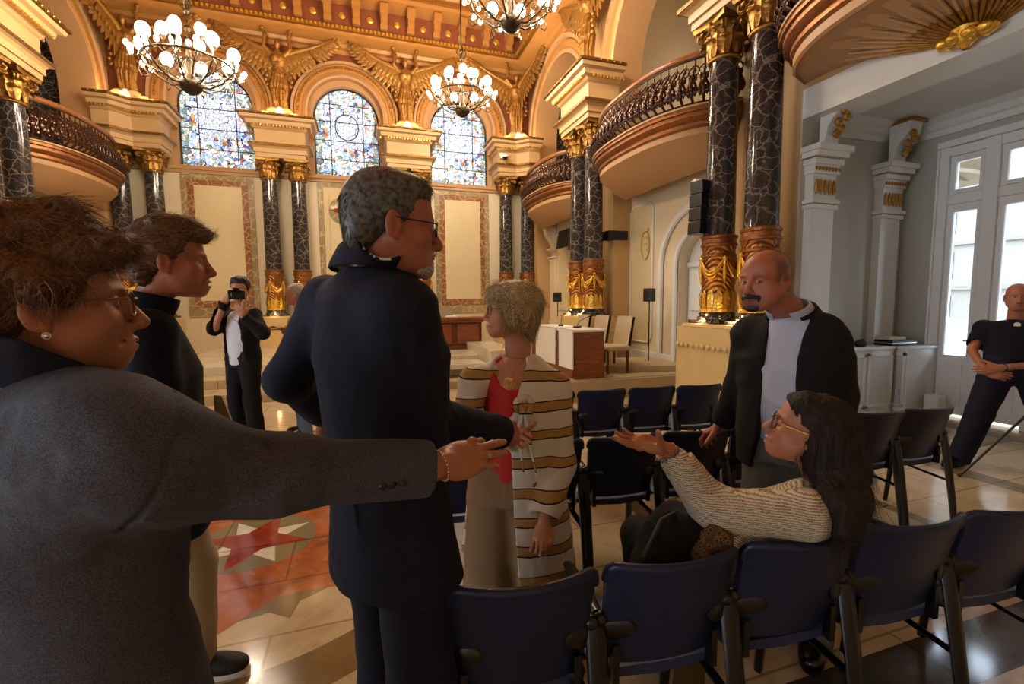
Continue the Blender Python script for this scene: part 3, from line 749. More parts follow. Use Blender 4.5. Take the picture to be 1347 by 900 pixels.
def make_column():
    r = empty('marble_column', (0, 0, 1.22), 0, 'x', 'column')
    mb = MB(); mb.box(-.26, .26, -.26, .26, 0, .05); mb.lathe([(.25, .05), (.255, .07), (.25, .095), (.225, .10), (.225, .115), (.235, .13), (.225, .15), (.0, .15)], n=28); mb.build('base', M['black_marble'], r, smooth=35)
    mb = MB(); mb.lathe([(.20, .15), (.205, .17), (.205, .98), (.215, 1.0), (.215, 1.02)], n=32); mb.build('drum', M['drum'], r, smooth=35)
    mb = MB(); mb.lathe([(.215, 1.02), (.23, 1.03), (.23, 1.06), (.215, 1.07), (.213, 1.12), (.228, 1.13), (.232, 1.16), (.20, 1.18)], n=28)
    mb.lathe([(.21, .88), (.222, .89), (.222, .92), (.21, .93)], n=28); mb.build('collar', M['brown_gilt'], r, smooth=35)
    mb = MB(); mb.lathe([(.21, .15), (.226, .16), (.226, .20), (.212, .21), (.212, .34), (.206, .40)], n=28)
    for k in range(14):
        a = 2*PI*k/14; R = Matrix.Rotation(a, 3, 'Z')
        mb.grid([[R@Vector((.214+.018*math.sin(PI*t), w*.042*math.sin(PI*(.1+.8*t)), .2+.26*t)) for w in (-1, 0, 1)] for t in (0, .25, .5, .75, 1)])
    mb.build('gilded_band', M['gold_bright'], r, smooth=50)
    for k in range(4):
        mb = MB(); a = k*PI/2+.4
        for j in range(3):
            P = []
            for i in range(9):
                u = i/8; b = a+(u-.5)*PI/2; z = .86-(.17+.045*j)*math.sin(PI*u); P.append(((.218+.012*math.sin(PI*u))*math.cos(b), (.218+.012*math.sin(PI*u))*math.sin(b), z))
            mb.tube(P, [.010+.014*math.sin(PI*i/8) for i in range(9)], 6)
        c = a+PI/4; mb.ball((.222*math.cos(c), .222*math.sin(c), .86), .035, 8, 6)
        mb.tube([(.222*math.cos(c), .222*math.sin(c), .86), (.228*math.cos(c), .228*math.sin(c), .66), (.222*math.cos(c), .222*math.sin(c), .52)], [.02, .028, .008], 6)
        mb.build('garland', M['gold_bright'], r, smooth=60)
    mb = MB(); mb.lathe([(.195, 1.17)]+[(.192-.022*(j/10)**1.5, 1.18+2.2*j/10) for j in range(11)], n=32); mb.build('shaft', M['black_marble'], r, smooth=40)
    o = capital_mb().build('capital', M['gold'], r, smooth=50); o.location = (0, 0, 3.38)
    return r
col0 = make_column()
spots = []
for i, (w, nm) in enumerate(zip(PX, ('beside the left corner of the back wall', 'between the left and middle stained windows', 'between the middle and right stained windows', 'in the right corner of the back wall'))):
    for q, e in ((-.33, 'left'), (.33, 'right')): spots.append((w+q, YC, f'black marble column with gilded drum, {e} one of the pair {nm}'))
for s, nm in ((1, 'right'), (-1, 'left')):
    for yc, far in ((4.76, 'nearest'), (8.97, 'farther')):
        for q, e in ((-.34, 'nearer'), (.34, 'farther')):
            if s < 0 and yc < 5: continue
            lab = f'tall black marble column with gilded drum, {e} one of the {far} pair along the {nm} wall' if s > 0 else f'black marble column cut by the left picture edge, {e} one of its pair'
            spots.append((CX+s*HA, yc+q, lab))
for i, (x, y, lab) in enumerate(spots):
    c = col0 if i == 0 else copy_tree(col0)
    put(c, (x, y, 1.22), 0, lab, 'marble columns round the hall'); c.scale = (1, 1, 1)
# pedestals
def pedestal(x0, x1, y0, y1, lab):
    r = empty('pedestal', ((x0+x1)/2, (y0+y1)/2, 0), 0, lab, 'pedestal', 'pedestals under the column pairs')
    a, b = (x1-x0)/2, (y1-y0)/2; P = [(-a, -b), (-a, b), (a, b), (a, -b)]
    mb = MB(); mb.box(-a, a, -b, b, 0, 1.10); mb.sweep([(0, .0), (.05, .0), (.05, .16), (.02, .2), (0, .22)], P, closed=True)
    mb.build('body', M['stone'], r)
    mb = MB(); mb.sweep([(0, 1.03), (.03, 1.03), (.05, 1.08), (.11, 1.12), (.11, 1.17), (.0, 1.18)], P, closed=True); mb.box(-a, a, -b, b, 1.10, 1.175); mb.box(-a+.05, a-.05, -b+.05, b-.05, 1.17, 1.22)
    mb.build('cap', M['stone'], r)
    mb = MB(); mb.sweep([(0, .86), (.015, .87), (.015, .98), (0, .99)], P, closed=True)
    for k in range(int(2*b/.1)): mb.ball((-a-.018, -b+.06+k*.1, .925), (.015, .035, .035), 8, 5)
    for k in range(int(2*a/.1)): mb.ball((-a+.06+k*.1, -b-.018, .925), (.035, .015, .035), 8, 5)
    mb.build('frieze', M['stone'], r); return r
for s, nm in ((1, 'right'), (-1, 'left')):
    for yc, e in ((4.76, 'nearest'), (8.97, 'second')):
        if s < 0 and yc < 5: continue
        xa, xb = sorted((CX+s*(HA-.37), CX+s*(HW-.012))); pedestal(xa, xb, yc-.70, yc+.70, f'pale sandstone pedestal carrying the {e} column pair on the {nm} wall')
for w, nm in zip(PX, ('far left', 'centre left', 'centre right', 'far right')):
    pedestal(max(w-.66, CX-HW+.075), min(w+.66, CX+HW-.075), 12.75, YW-.07, f'sandstone pedestal under the {nm} column pair of the back wall')
# ---- cartouches and winged figures over the entablatures
def cartouche(parent_loc, rz, lab):
    r = empty('cartouche', parent_loc, rz, lab, 'ornament', 'plaster cartouches above the cornices'); 
    mb = MB(); mb.box(-.09, .09, -.10, .10, 0, .24); mb.ball((0, -.02, .20), (.10, .09, .12), 12, 8)
    mb.build('block', M['white_gloss'], r, smooth=50, bevel=.01)
    for s in (-1, 1):
        mb = MB(); P = [(s*(.08+.52*t), -.02, .20*(1-t)**.8+.02+.05*math.sin(t*9)) for t in [i/10 for i in range(11)]]
        mb.tube(P, [.075-.04*i/10 for i in range(11)], 8)
        mb.tube([(s*(.34+.09*(1-t*.7)*math.cos(t*8)), -.05, .10+.08*(1-t*.7)*math.sin(t*8)) for t in [i/12 for i in range(13)]], .025, 6)
        mb.tube([(s*(.56+.05*(1-t*.7)*math.cos(t*8)), -.05, .06+.05*(1-t*.7)*math.sin(t*8)) for t in [i/12 for i in range(13)]], .02, 6)
        mb.prism([(s*.05, 0), (s*.60, 0), (s*.55, .06), (s*.3, .14), (s*.05, .26)], lambda a, b: (a, .05, b), lambda a, b: (a, -.03, b))
        mb.build('scroll', M['cream_paint'], r, smooth=60)
    return r
def angel_sdf():
    S = Sdf(); S.u(ell((0, 0, 1.62), (.075, .085, .11)), .02).u(cap((0, 0, 1.5), (0, 0, 1.4), .045, .06), .03)
    S.u(loft((0, 0, .85), (0, 0, 1.42), [(0, .15, .11), (.35, .125, .10), (.75, .19, .13), (1, .13, .09)]), .05)
    S.u(ell((-.07, -.08, 1.25), .06*np.ones(3)), .04).u(ell((.07, -.08, 1.25), .06*np.ones(3)), .04)
    S.u(loft((0, .02, .0), (0, 0, .9), [(0, .17, .12), (.3, .15, .12), (.7, .21, .15), (1, .15, .11)]), .05)
    for s in (-1, 1):
        S.u(chain([(s*.17, 0, 1.38), (s*.30, -.03, 1.52), (s*.26, -.02, 1.78), (s*.30, 0, 1.92)], [.065, .05, .04, .035], .02), .04)
        S.u(ell((s*.31, -.02, 1.96), (.05, .05, .04)), .02).u(cap((s*.07, -.07, .0), (s*.08, -.10, .45), .05, .06), .05)
    def fold(P, d):
        z = P[:,2]; a = np.arctan2(P[:,0], -P[:,1]); return np.where(z < .95, .014*np.sin(a*13+2*np.sin(z*5))*np.clip((.95-z)*3, 0, 1), 0)-.004*vnoise(P, 30)
    S.disp(fold); return S
def wing_mb(s):
    mb = MB()
    # long wing stretching sideways, tip curled up; feathers as overlapping curved blades
    def blade(p0, p1, w, th, up=.0):
        P0, P1 = Vector(p0), Vector(p1); d = P1-P0; n = Vector((-d.z, 0, d.x)).normalized(); rows = []
        for i in range(7):
            t = i/6; c = P0+d*t+Vector((0, -.01*math.sin(PI*t), up*t*t)); ww = w*(math.sin(PI*min(1, t*.62+.25)))**.7*(1-.9*t**6)
            rows.append([c-n*ww, c+Vector((0, -th, 0)), c+n*ww, c+Vector((0, th*.6, 0))])
        mb.grid(rows, cv=True)
    sp = [Vector((s*(.12+1.25*t), .03, 1.34+.75*t**.75-.12*math.sin(PI*t)-.1*t*t)) for t in [i/16 for i in range(17)]]
    mb.tube(sp, [.085-.055*i/16 for i in range(17)], 8)
    for i in range(15):
        t = i/14; p = sp[int(t*16)]; L = .72*(1-t)**.7+.18
        dx = s*(.18+.75*t)*L; dz = -(.95-.55*t)*L
        dx *= .9; dz *= .74
        blade(p, p+Vector((dx, .02+.002*i, dz)), .082, .012)
        blade(p+Vector((0, -.025, 0)), p+Vector((dx*.62, -.02, dz*.58)), .075, .012)
    tip = sp[-1]; mb.tube([tip+Vector((s*.02, 0, 0)), tip+Vector((s*.08, 0, .03)), tip+Vector((s*.08, 0, .09)), tip+Vector((s*.03, 0, .10))], .026, 6)
    return mb
AV, AF = mesh_sdf(angel_sdf(), (-.45, -.32, -.02), (.45, .25, 2.03), .0125)
ang_me = np_mesh('figure', AV, AF); ang_me.materials.append(M['angel_gold'])
def make_angel():
    r = empty('winged_figure', (0, 0, 0), 0, 'x', 'statue')
    o = bpy.data.objects.new('figure', ang_me); COL.objects.link(o); o.parent = r
    for s in (-1, 1): wing_mb(s).build('wing', M['angel_gold'], r, smooth=60)
    mb = MB()
    for s in (-1, 1):
        for j in range(4): mb.ball((s*(.26+.03*(j % 2)), -.02, .62+.11*j), (.045, .04, .05), 8, 6)
    mb.build('foliage', M['angel_gold'], r, smooth=60)
    return r
ang0 = make_angel(); first = True
AL = [(PX[1], YW-.32, 0, 'gilded winged figure with raised arms between the left and middle stained windows'),
      (PX[2], YW-.32, 0, 'gilded winged figure with raised arms between the middle and right stained windows'),
      (PX[3]+.02, YW-.40, .0, 'gilded winged figure in the right corner of the back wall'),
      (PX[0]-.02, YW-.40, .0, 'gilded winged figure in the left corner beside the tall arch'),
      (CX+HW-.36, 9.0, -PI/2, 'gilded winged figure above the farther column pair of the right wall'),
      (CX-HW+.36, 9.0, PI/2, 'gilded winged figure high above the farther column pair of the left wall')]
for i, (x, y, rz, lab) in enumerate(AL):
    a = ang0 if i == 0 else copy_tree(ang0); put(a, (x, y, 6.32), rz, lab, 'gilded winged figures under the great cornice'); a.scale = (1, 1, .98)
    if i in (2, 3):
        ws = [k for k in kids(a) if k.name.startswith('wing')]; wsd = ws[1] if i == 2 else ws[0]; wsd.rotation_euler = (0, 0, -1.35 if i == 2 else 1.35)
    cartouche((x+(.0), y-.10 if rz == 0 else y, 6.06), rz, 'pale plaster cartouche below the '+lab.replace('gilded ', '').replace(' with raised arms', '').replace(' stained windows', ' windows').replace('the right wall', 'right wall').replace('high above', 'above'))
# ---- balconies
def bow(yc, h, depth, n=24):
    P = []
    for i in range(n+1):
        t = -1+2*i/n; P.append((HW-depth*max(0, (1-abs(t)**2.6))**.62, yc+h*t))
    return P
def balcony(s, yc, h, depth, lab, zl=4.18, shell=False):
    r = empty('balcony', (CX+s*HW, yc, zl-.25), 0, lab, 'balcony', 'bowed balconies of the galleries')
    plan = [(s*(x-HW), y-yc) for x, y in bow(yc, h, depth)]
    if s > 0: path = plan[::-1]     # out of the wall towards the room is right of travel
    else: path = plan
    # check orientation: right-of-travel must point to the room
    mb = MB(); prof = [(-.05, 0), (.0, 0), (.03, .03), (.03, .08), (.07, .10), (.10, .14), (.10, .19), (.13, .20), (.13, .25), (-.05, .25)]
    def swp(mb, pf): 
        P = [Vector(p) for p in path]; m = P[len(P)//2]-P[len(P)//2-1]; nrm = Vector((m.y, -m.x)); good = nrm.x*(-s) > 0
        mb.sweep(pf, path if good else path[::-1], capped=True)
    swp(mb, prof)
    mb.prism(plan, lambda x, y: (x, y, .15), lambda x, y: (x, y, .24)); mb.build('slab', M['brown_gilt'], r, smooth=30)
    mb = MB(); swp(mb, [(.10, .245), (.15, .25), (.15, .275), (-.02, .28)]); swp(mb, [(-.03, -.10), (.0, -.08), (.0, 0), (-.03, 0)]); mb.build('moulding', M['pinkcream'], r, smooth=30)
    # soffit: bowl shrinking to the wall
    mb = MB(); rows = []; K = 9
    dz = .30 if shell else .36
    for k in range(K+1):
        t = k/K; f = 1-t*.97; zz = -.08-dz*(math.sin(t*PI/2) if not shell else max(0, t-.25)/.75); hh = 1-t*.35 if not shell else 1-t*.95
        rows.append([(x*f if not shell else x*f, y*hh, zz+(.02*math.cos(j*PI) if shell and 2 < k < K else 0)) for j, (x, y) in enumerate(plan)])
    mb.grid(rows); mb.build('soffit', M['pinkcream'], r, smooth=60 if not shell else 20)
    if shell:
        for j in range(1, 24, 1):
            q = MB(); x, y = plan[j]; P = [(x*(1-t*.97)*.98, y*(1-t*.95), -.095-dz*max(0, t-.25)/.75) for t in [.28+.72*i/8 for i in range(1, 9)]]
            q.m = 0; q.tube(P[:4], [.012, .016, .018, .018], 6); q.m = 1; q.tube(P[3:], [.018, .019, .016, .012, .008], 6); q.build('shell_rib', [M['pinkcream'], M['gold']], r, smooth=60)
        q = MB(); R_ = Matrix.Rotation(0, 3, 'Z')
        for k in range(9): a = k*2*PI/9; q.ball((-s*.12+.07*math.cos(a), .16*math.sin(a), -.40), (.055, .06, .045), 8, 6)
        q.ball((-s*.12, 0, -.42), (.06, .08, .06), 8, 6); q.lathe([(.02, -.50), (.05, -.46), (.09, -.41), (.11, -.34)], c=(-s*.12, 0, 0), n=12); q.build('rosette', M['gold_bright'], r, smooth=60)
    # rail
    mb = MB(); rp = [(x*(1 if abs(x) > .01 else 0)-0, y, .98) for x, y in plan]; mb.tube(rp, .035, 8, flat=1.4); mb.build('handrail', M['wood_rail'], r, smooth=60)
    mb = MB(); mb.tube([(x, y, .93) for x, y in plan], .012, 6); mb.tube([(x*1.1, y*1.02, .32) for x, y in plan], .016, 6); mb.build('iron_bar', M['dark_iron'], r, smooth=60)
    # pot-bellied iron scroll balusters
    nb = 30; L = [0.]; 
    for a, b in zip(plan, plan[1:]): L.append(L[-1]+math.hypot(b[0]-a[0], b[1]-a[1]))
    proto = None
    for k in range(nb):
        d = L[-1]*(k+.5)/nb; j = max(i for i in range(len(L)) if L[i] <= d); j = min(j, len(plan)-2); t = (d-L[j])/(L[j+1]-L[j])
        x = plan[j][0]*(1-t)+plan[j+1][0]*t; y = plan[j][1]*(1-t)+plan[j+1][1]*t; tx, ty = plan[j+1][0]-plan[j][0], plan[j+1][1]-plan[j][1]
        n_ = Vector((ty, -tx)).normalized(); n_ = n_ if n_.x*(-s) >= 0 else -n_
        ang = math.atan2(n_.y, n_.x)
        if proto is None:
            q = MB(); q.tube([(-.01, 0, .66), (-.01, 0, .52), (.10, 0, .40), (.17, 0, .24), (.15, 0, .10), (.05, 0, .02)], [.010, .014, .020, .028, .024, .016], 6)
            for sg in (-1, 1):
                q.tube([(.13+.05*math.cos(v*2)*.3, sg*(.02+.055*(1-v*.6)*abs(math.sin(v*3.2+.3))), .10+.24*v) for v in [i/8 for i in range(9)]], .018, 5)
                q.tube([(.10*(1-v), sg*(.015+.06*math.sin(v*PI)), .36+.2*v) for v in [i/6 for i in range(7)]], .010, 5)
                q.ball((.15, sg*.045, .17), (.026, .036, .06), 6, 5); q.ball((.10, sg*.035, .36), (.02, .028, .05), 6, 5)
            q.ball((.185, 0, .22), (.02, .03, .07), 6, 6); q.ball((.02, 0, .5), (.025, .03, .03), 6, 5)
            proto = q.build('baluster', M['iron_brown'], r, smooth=60); o = proto
        else: o = proto.copy(); COL.objects.link(o)
        o.location = (x, y, .28); o.rotation_euler = (0, 0, ang)
    return r
t = NT('brown_iron'); n = t.noise(t.obj(), 30, 3); M['iron_brown'] = t.set(t.ramp(n.outputs[0], [(.4, srgb(48,30,22)), (.7, srgb(100,64,42))]), .2, .5)
balcony(1, 2.655, 1.60, .88, 'curved balcony with a ribbed golden shell underneath, over the window aisle', 4.36, True)
balcony(1, 6.87, 1.66, .78, 'curved balcony over the side door between the right wall column pairs', 4.18)
balcony(1, 11.28, 1.5, .62, 'small far curved balcony near the back right corner', 4.25)
balcony(-1, 11.28, 1.5, .62, 'curved balcony in the tall arch at the upper left', 4.25)
# lamp in the left gallery
t = empty('wall_lamp', (CX-HW-.95, 10.35, 5.55), 0, 'white glass bowl lamp glowing inside the left gallery arch', 'lamp')
mb = MB(); mb.lathe([(.0, 0), (.1, .02), (.17, .1), (.18, .18), (.1, .25), (0, .27)], n=20); mb.build('lamp_bowl', m_emit('cool_lamp', (.9, .95, 1), 5), t, smooth=60)
mb = MB(); mb.tube([(0, 0, .26), (0, 0, 2.6)], .012, 8); mb.lathe([(.05, .25), (.06, .3), (0, .34)], n=12); mb.build('hanging_rod', M['dark_iron'], t, smooth=60)
# ---- right lower wall details (bay 2)
XL2 = CX+HL
mb = MB(); so = lambda u, z, o: (XL2-o, u, z)
archivolt(mb, 6.45, 2.15, [(.52, .02), (.54, .05), (.60, .06), (.62, .02)], so, .315); archivolt(mb, 6.45, 2.15, [(.93, .02), (.95, .06), (1.03, .07), (1.06, .02), (1.06, 0)], so, .315)
struct(mb, 'trim_24', M['white_paint'], smooth=40)
mb = MB(); L = arch_line(6.45, .51, .315, 2.15, 18); mb.add([(XL2+.22, u, z) for u, z in L], [tuple(range(len(L)))])
for a in (6.0, 6.5): mb.box(XL2+.19, XL2+.22, a, a+.4, .45, 1.2); mb.box(XL2+.19, XL2+.22, a, a+.4, 1.35, 2.05)
mb.box(XL2+.17, XL2+.2, 5.95, 6.95, 2.12, 2.2)
struct(mb, 'door_1', M['white_gloss'], bevel=.01)
def framed_panel(a, b, z0, z1, x, idx, relief=False):
    mb = MB(); mb.m = 0; c = .12
    P = [(a+c, z0), (b-c, z0), (b-c, z0+.0), (b, z0+c), (b, z1-c), (b-c, z1), (a+c, z1), (a, z1-c), (a, z0+c)]
    P = [(a+c, z0), (b-c, z0), (b, z0+c), (b, z1-c), (b-c, z1), (a+c, z1), (a, z1-c), (a, z0+c)]
    mb.prism(P, lambda u, v: (x, u, v), lambda u, v: (x-.015, u, v)); mb.m = 1
    mb.tube([(x-.015, u, v) for u, v in P], .022, 6, closed=True)
    struct(mb, f'trim_{idx}', [M['beige_marble'], M['white_paint']], smooth=40)
framed_panel(7.72, 8.50, .70, 3.45, XL2, 25)
framed_panel(10.1, 11.0, 1.3, 3.4, XL2, 26); framed_panel(11.3, 12.5, 1.3, 3.4, XL2, 27)
t = empty('wall_relief', (XL2-.015, 7.95, 2.62), 0, 'faint oval coat-of-arms relief high on the beige marble wall panel', 'relief')
mb = MB(); RR = Matrix.Rotation(PI/2, 3, 'Z')@Matrix.Rotation(PI/2, 3, 'X')
mb.ball((-.01, 0, 0), (.02, .12, .26), 20, 12); mb.build('shield', M['beige_marble'], t, smooth=60)
mb = MB(); mb.tube([(-.02, .13*math.cos(2*PI*k/20), .28*math.sin(2*PI*k/20)) for k in range(20)], .014, 6, closed=True); mb.box(-.035, 0, -.10, .10, .27, .33)
for z in (-.1, .02, .14): mb.box(-.04, 0, -.08, .08, z, z+.02)
mb.build('rim', M['stone'], t, smooth=60)
def console_pilaster(x, y0, y1, zc, idx, s=1):
    mb = MB(); mb.m = 0; mb.box(x-.10, x, y0+.08, y1-.08, .3, zc-.5); mb.box(x-.14, x, y0+.04, y1-.04, .3, .75)
    for z, o in ((zc-.5, .13), (zc-.44, .16), (zc-.25, .13), (zc-.2, .19)): mb.box(x-o, x, y0+.12-o*.5, y1-.12+o*.5, z, z+.05)
    P = [(0, 0), (.10, .0), (.12, .10), (.20, .22), (.30, .36), (.34, .50), (.36, .58), (0, .58)]
    mb.prism(P, lambda a, b: (x-a, y0+.14, zc-.15+b), lambda a, b: (x-a, y1-.14, zc-.15+b)); mb.m = 1; mb.box(x-.40, x, y0+.08, y1-.08, zc+.43, zc+.49)
    struct(mb, f'trim_{idx}', [M['cream'], M['stone']], bevel=.008)
console_pilaster(XL2, 8.62, 9.15, 3.2, 28); console_pilaster(XL2, 12.2, 12.7, 3.2, 29)
mb = MB(); mb.box(XL2-.05, XL2, 6.98, 9.78, .3, .52); mb.box(XL2-.05, XL2, 9.78, 12.78, .3, .9); mb.box(XL2-.08, XL2, 9.78, 12.78, .9, .95)
struct(mb, 'baseboard_right', M['white_paint'], bevel=.006)
# ---- window aisle on the right
XWIN = 7.20; YB = 4.50; ZB = 3.63; ZCL = 3.83
mb = MB(); mb.box(CX+HW+.5, XWIN+.4, YB, YB+.15, 0, 4.1); mb.box(CX+HW-.004, CX+HW+.51, 4.24, 4.258, 0, 3.948)
struct(mb, 'wall_aisle_end', M['grey_wall'])
mb = MB(); mb.box(CX+HW-.008, CX+HW+.455, -3.2, 4.245, ZB, 3.962); struct(mb, 'trim_50', M['white_paint'])
mb = MB(); mb.box(CX+HW+.456, XWIN+.3, -4, YB+.05, ZCL, 3.958); struct(mb, 'ceiling_aisle', M['white_paint'])
mb = MB()
mb.sweep([(0, ZCL-.22), (.03, ZCL-.22), (.04, ZCL-.15), (.08, ZCL-.13), (.10, ZCL-.06), (.16, ZCL-.03), (.18, ZCL)], [(CX+HW+.5, YB), (XWIN, YB), (XWIN, -3.5)], capped=False)
struct(mb, 'trim_51', M['white_paint'], smooth=35)
def aisle_pilaster(x0, x1, y, idx, console=True, d=.10):
    mb = MB(); mb.m = 0; zt = 3.22
    mb.box(x0+.05, x1-.05, y-d, y, 0, zt-.6); mb.box(x0+.03, x1-.03, y-d-.03, y, 0, .25)
    for z, o in ((zt-.62, .03), (zt-.56, .05)): mb.box(x0+.04-o*.5, x1-.04+o*.5, y-d-o, y, z, z+.05)
    mb.box(x0+.05, x1-.05, y-d-.01, y, zt-.52, zt-.22)
    for z, o in ((zt-.12, .07), (zt-.04, .11), (zt+.02, .15)): mb.box(x0+.05-o*.6, x1-.05+o*.6, y-d-o, y, z, z+.065)
    mb.box(x0+.03, x1-.03, y-d-.04, y, zt-.22, zt-.12)
    if console:
        P = [(0, 0), (.05, 0), (.08, .10), (.10, .2), (.22, .34), (.24, .45), (.26, .5), (0, .5)]
        mb.prism(P, lambda a, b: (x0+.12, y-d-a, zt+.09+b), lambda a, b: (x1-.12, y-d-a, zt+.09+b))
    mb.m = 1
    n = 5
    for k in range(n):
        xx = x0+.09+(x1-x0-.18)*k/(n-1); mb.ball((xx, y-d-.02, zt-.37), (.022, .02, .09), 8, 6)
    for k in range(8): xx = x0+.05+(x1-x0-.10)*k/7; mb.ball((xx, y-d-.045, zt-.17), (.022, .015, .025), 6, 5); 
    if console:
        for k in range(8): xx = x0+.10+(x1-x0-.20)*k/7; mb.ball((xx, y-d-.27, zt+.58), (.020, .02, .025), 6, 5)
        mb.box(x0+.10, x1-.10, y-d-.27, y, zt+.56, zt+.60)
        for k in range(5): mb.ball(((x0+x1)/2+.05*math.sin(k*2.5), y-d-.13-.025*k, zt+.20+.055*k), (.06, .03, .05), 8, 6)
    struct(mb, f'trim_{idx}', [M['white_paint'], M['gold']], bevel=.006)
aisle_pilaster(CX+HW+.02, CX+HW+.48, 4.24, 52); aisle_pilaster(6.58, 7.05, YB, 53)
# window wall with french doors
door_y = [(3.12, 4.05), (2.10, 3.03), (-.1, .83), (-1.12, -.19)]
mb = MB()
def wall_holes(mb, y0, y1, z1, holes, x0, x1, z0=0):
    y = y0
    for a, b, zt in sorted(holes):
        mb.box(x0, x1, y, a, z0, z1); mb.box(x0, x1, a, b, zt, z1); y = b
    mb.box(x0, x1, y, y1, z0, z1)
wall_holes(mb, -4, YB+.15, 4.1, [(1.92, 4.11, 3.44), (-1.20, .91, 3.44)], XWIN, XWIN+.25)
struct(mb, 'wall_window_side', M['grey_wall'])
def french(y0, y1, idx):
    """a pair of glazed leaves with transom, between y0 and y1"""
    r = MB(); X0, X1 = XWIN-.03, XWIN+.10
    for a, b in ((y1-.10, y1), (y0, y0+.10)): r.box(X0, X1, a, b, 0, 3.44)
    r.box(X0+.006, X1-.006, y0+.02, y1-.02, 3.32, 3.43); r.box(X0+.02, X1-.01, y0+.02, y1-.02, 2.72, 2.84)
    r.box(X0-.02, X1+.004, y1, y1+.025, 0, 3.436); r.box(X0-.024, X1+.008, y0-.03, y1+.03, 3.438, 3.52)
    ym = (y0+y1)/2; r.box(X0-.006, X1+.003, ym-.07, ym+.07, 0, 3.435)
    o = r.build(f'door_{idx}', M['white_gloss'], bevel=.008); o['kind'] = 'structure'
    for a, b in ((ym+.07, y1-.10), (y0+.10, ym-.07)):
        q = MB(); q.box(X0+.032, X1-.022, a+.002, b-.002, .04, .80); q.box(X0+.018, X1-.03, a+.08, b-.08, .14, .70)
        for c, d in ((a, a+.06), (b-.06, b)): q.box(X0+.03, X1-.02, c+.001, d-.001, .8, 2.719); q.box(X0+.03, X1-.02, c+.001, d-.001, 2.841, 3.319)
        q.box(X0+.036, X1-.026, a+.01, b-.01, 2.62, 2.715); q.box(X0+.036, X1-.026, a+.01, b-.01, 2.845, 2.90); q.box(X0+.036, X1-.026, a+.01, b-.01, 3.24, 3.315)
        q.build('leaf', M['white_gloss'], o, bevel=.008)
        q = MB(); q.box(X0+.06, X0+.066, a+.055, b-.055, .79, 2.63); q.box(X0+.06, X0+.066, a+.055, b-.055, 2.89, 3.25); q.build('pane', M['glass'], o)
        q = MB(); q.tube([(X0-.0, (a if a > ym else b)+.045*(1 if a > ym else -1), 1.0), (X0-.05, (a if a > ym else b)+.045*(1 if a > ym else -1), 1.0)], .012, 6); q.build('door_handle', M['chrome'], o)
french(3.02, 4.08, 2); french(1.93, 2.99, 4); french(-1.17, .88, 3)
# wall behind the camera and far-left closure
mb = MB(); wall_holes(mb, CX-HW-3, 9.0, 10.2, [(1.5, 4.0, 4.5)], 0, 1); 
mb = MB(); mb.box(-8.2, 9.3, -4.2, -4.0, 0, 10.2); struct(mb, 'wall_front', M['cream'])
mb = MB(); mb.box(-8.3, -8.1, -4.2, 14.2, 4.0, 10.2); struct(mb, 'wall_outer_left', M['cream'])
mb = MB(); mb.box(XWIN+.9, XWIN+1.0, -4.2, 14.2, 4.06, 10.2); mb.box(XWIN, XWIN+1.0, YB+.16, 14.2, 0, 4.1); struct(mb, 'wall_outer_right', M['cream'])
# ---- street outside the french doors
mb = MB(); mb.m = 0; mb.box(45, 46, -30, 90, -6, 26)
mb.m = 1
for j in range(40):
    for k in range(8):
        y = -28+j*2.9; z = -4.0+k*3.5; mb.box(44.93, 45.0, y, y+1.1, z, z+2.1)
mb.m = 2
for k in range(9): mb.box(44.7, 45, -30, 90, -4.9+k*3.5, -4.6+k*3.5)
o = mb.build('facade', [m_plain('pale_stone_facade', srgb(158,152,142), .8), m_plain('facade_window', srgb(96,108,120), .2), m_plain('facade_ledge', srgb(146,140,130), .8)])
tag(o, 'pale building facade with rows of windows seen through the glazed doors', 'building')
mb = MB(); mb.prism([(0, 0), (1.6, -.5), (1.6, -.42), (0, .1)], lambda a, b: (9.2+a-1.0, 4.6, 3.9+b), lambda a, b: (9.2+a-1.0, 7.4, 3.9+b))
for k in range(8): mb.box(8.2, 9.7, 4.7+k*.36, 4.73+k*.36, 3.45, 3.5)
tag(mb.build('awning', m_plain('awning_cloth', srgb(150,140,125), .8)), 'grey folded awning outside above the glazed doors', 'awning')
mb = MB(); mb.box(XWIN+.25, 44.7, -30, 90, -.35, -.05); struct(mb, 'floor_terrace', m_plain('terrace_stone', srgb(150,148,142), .8))
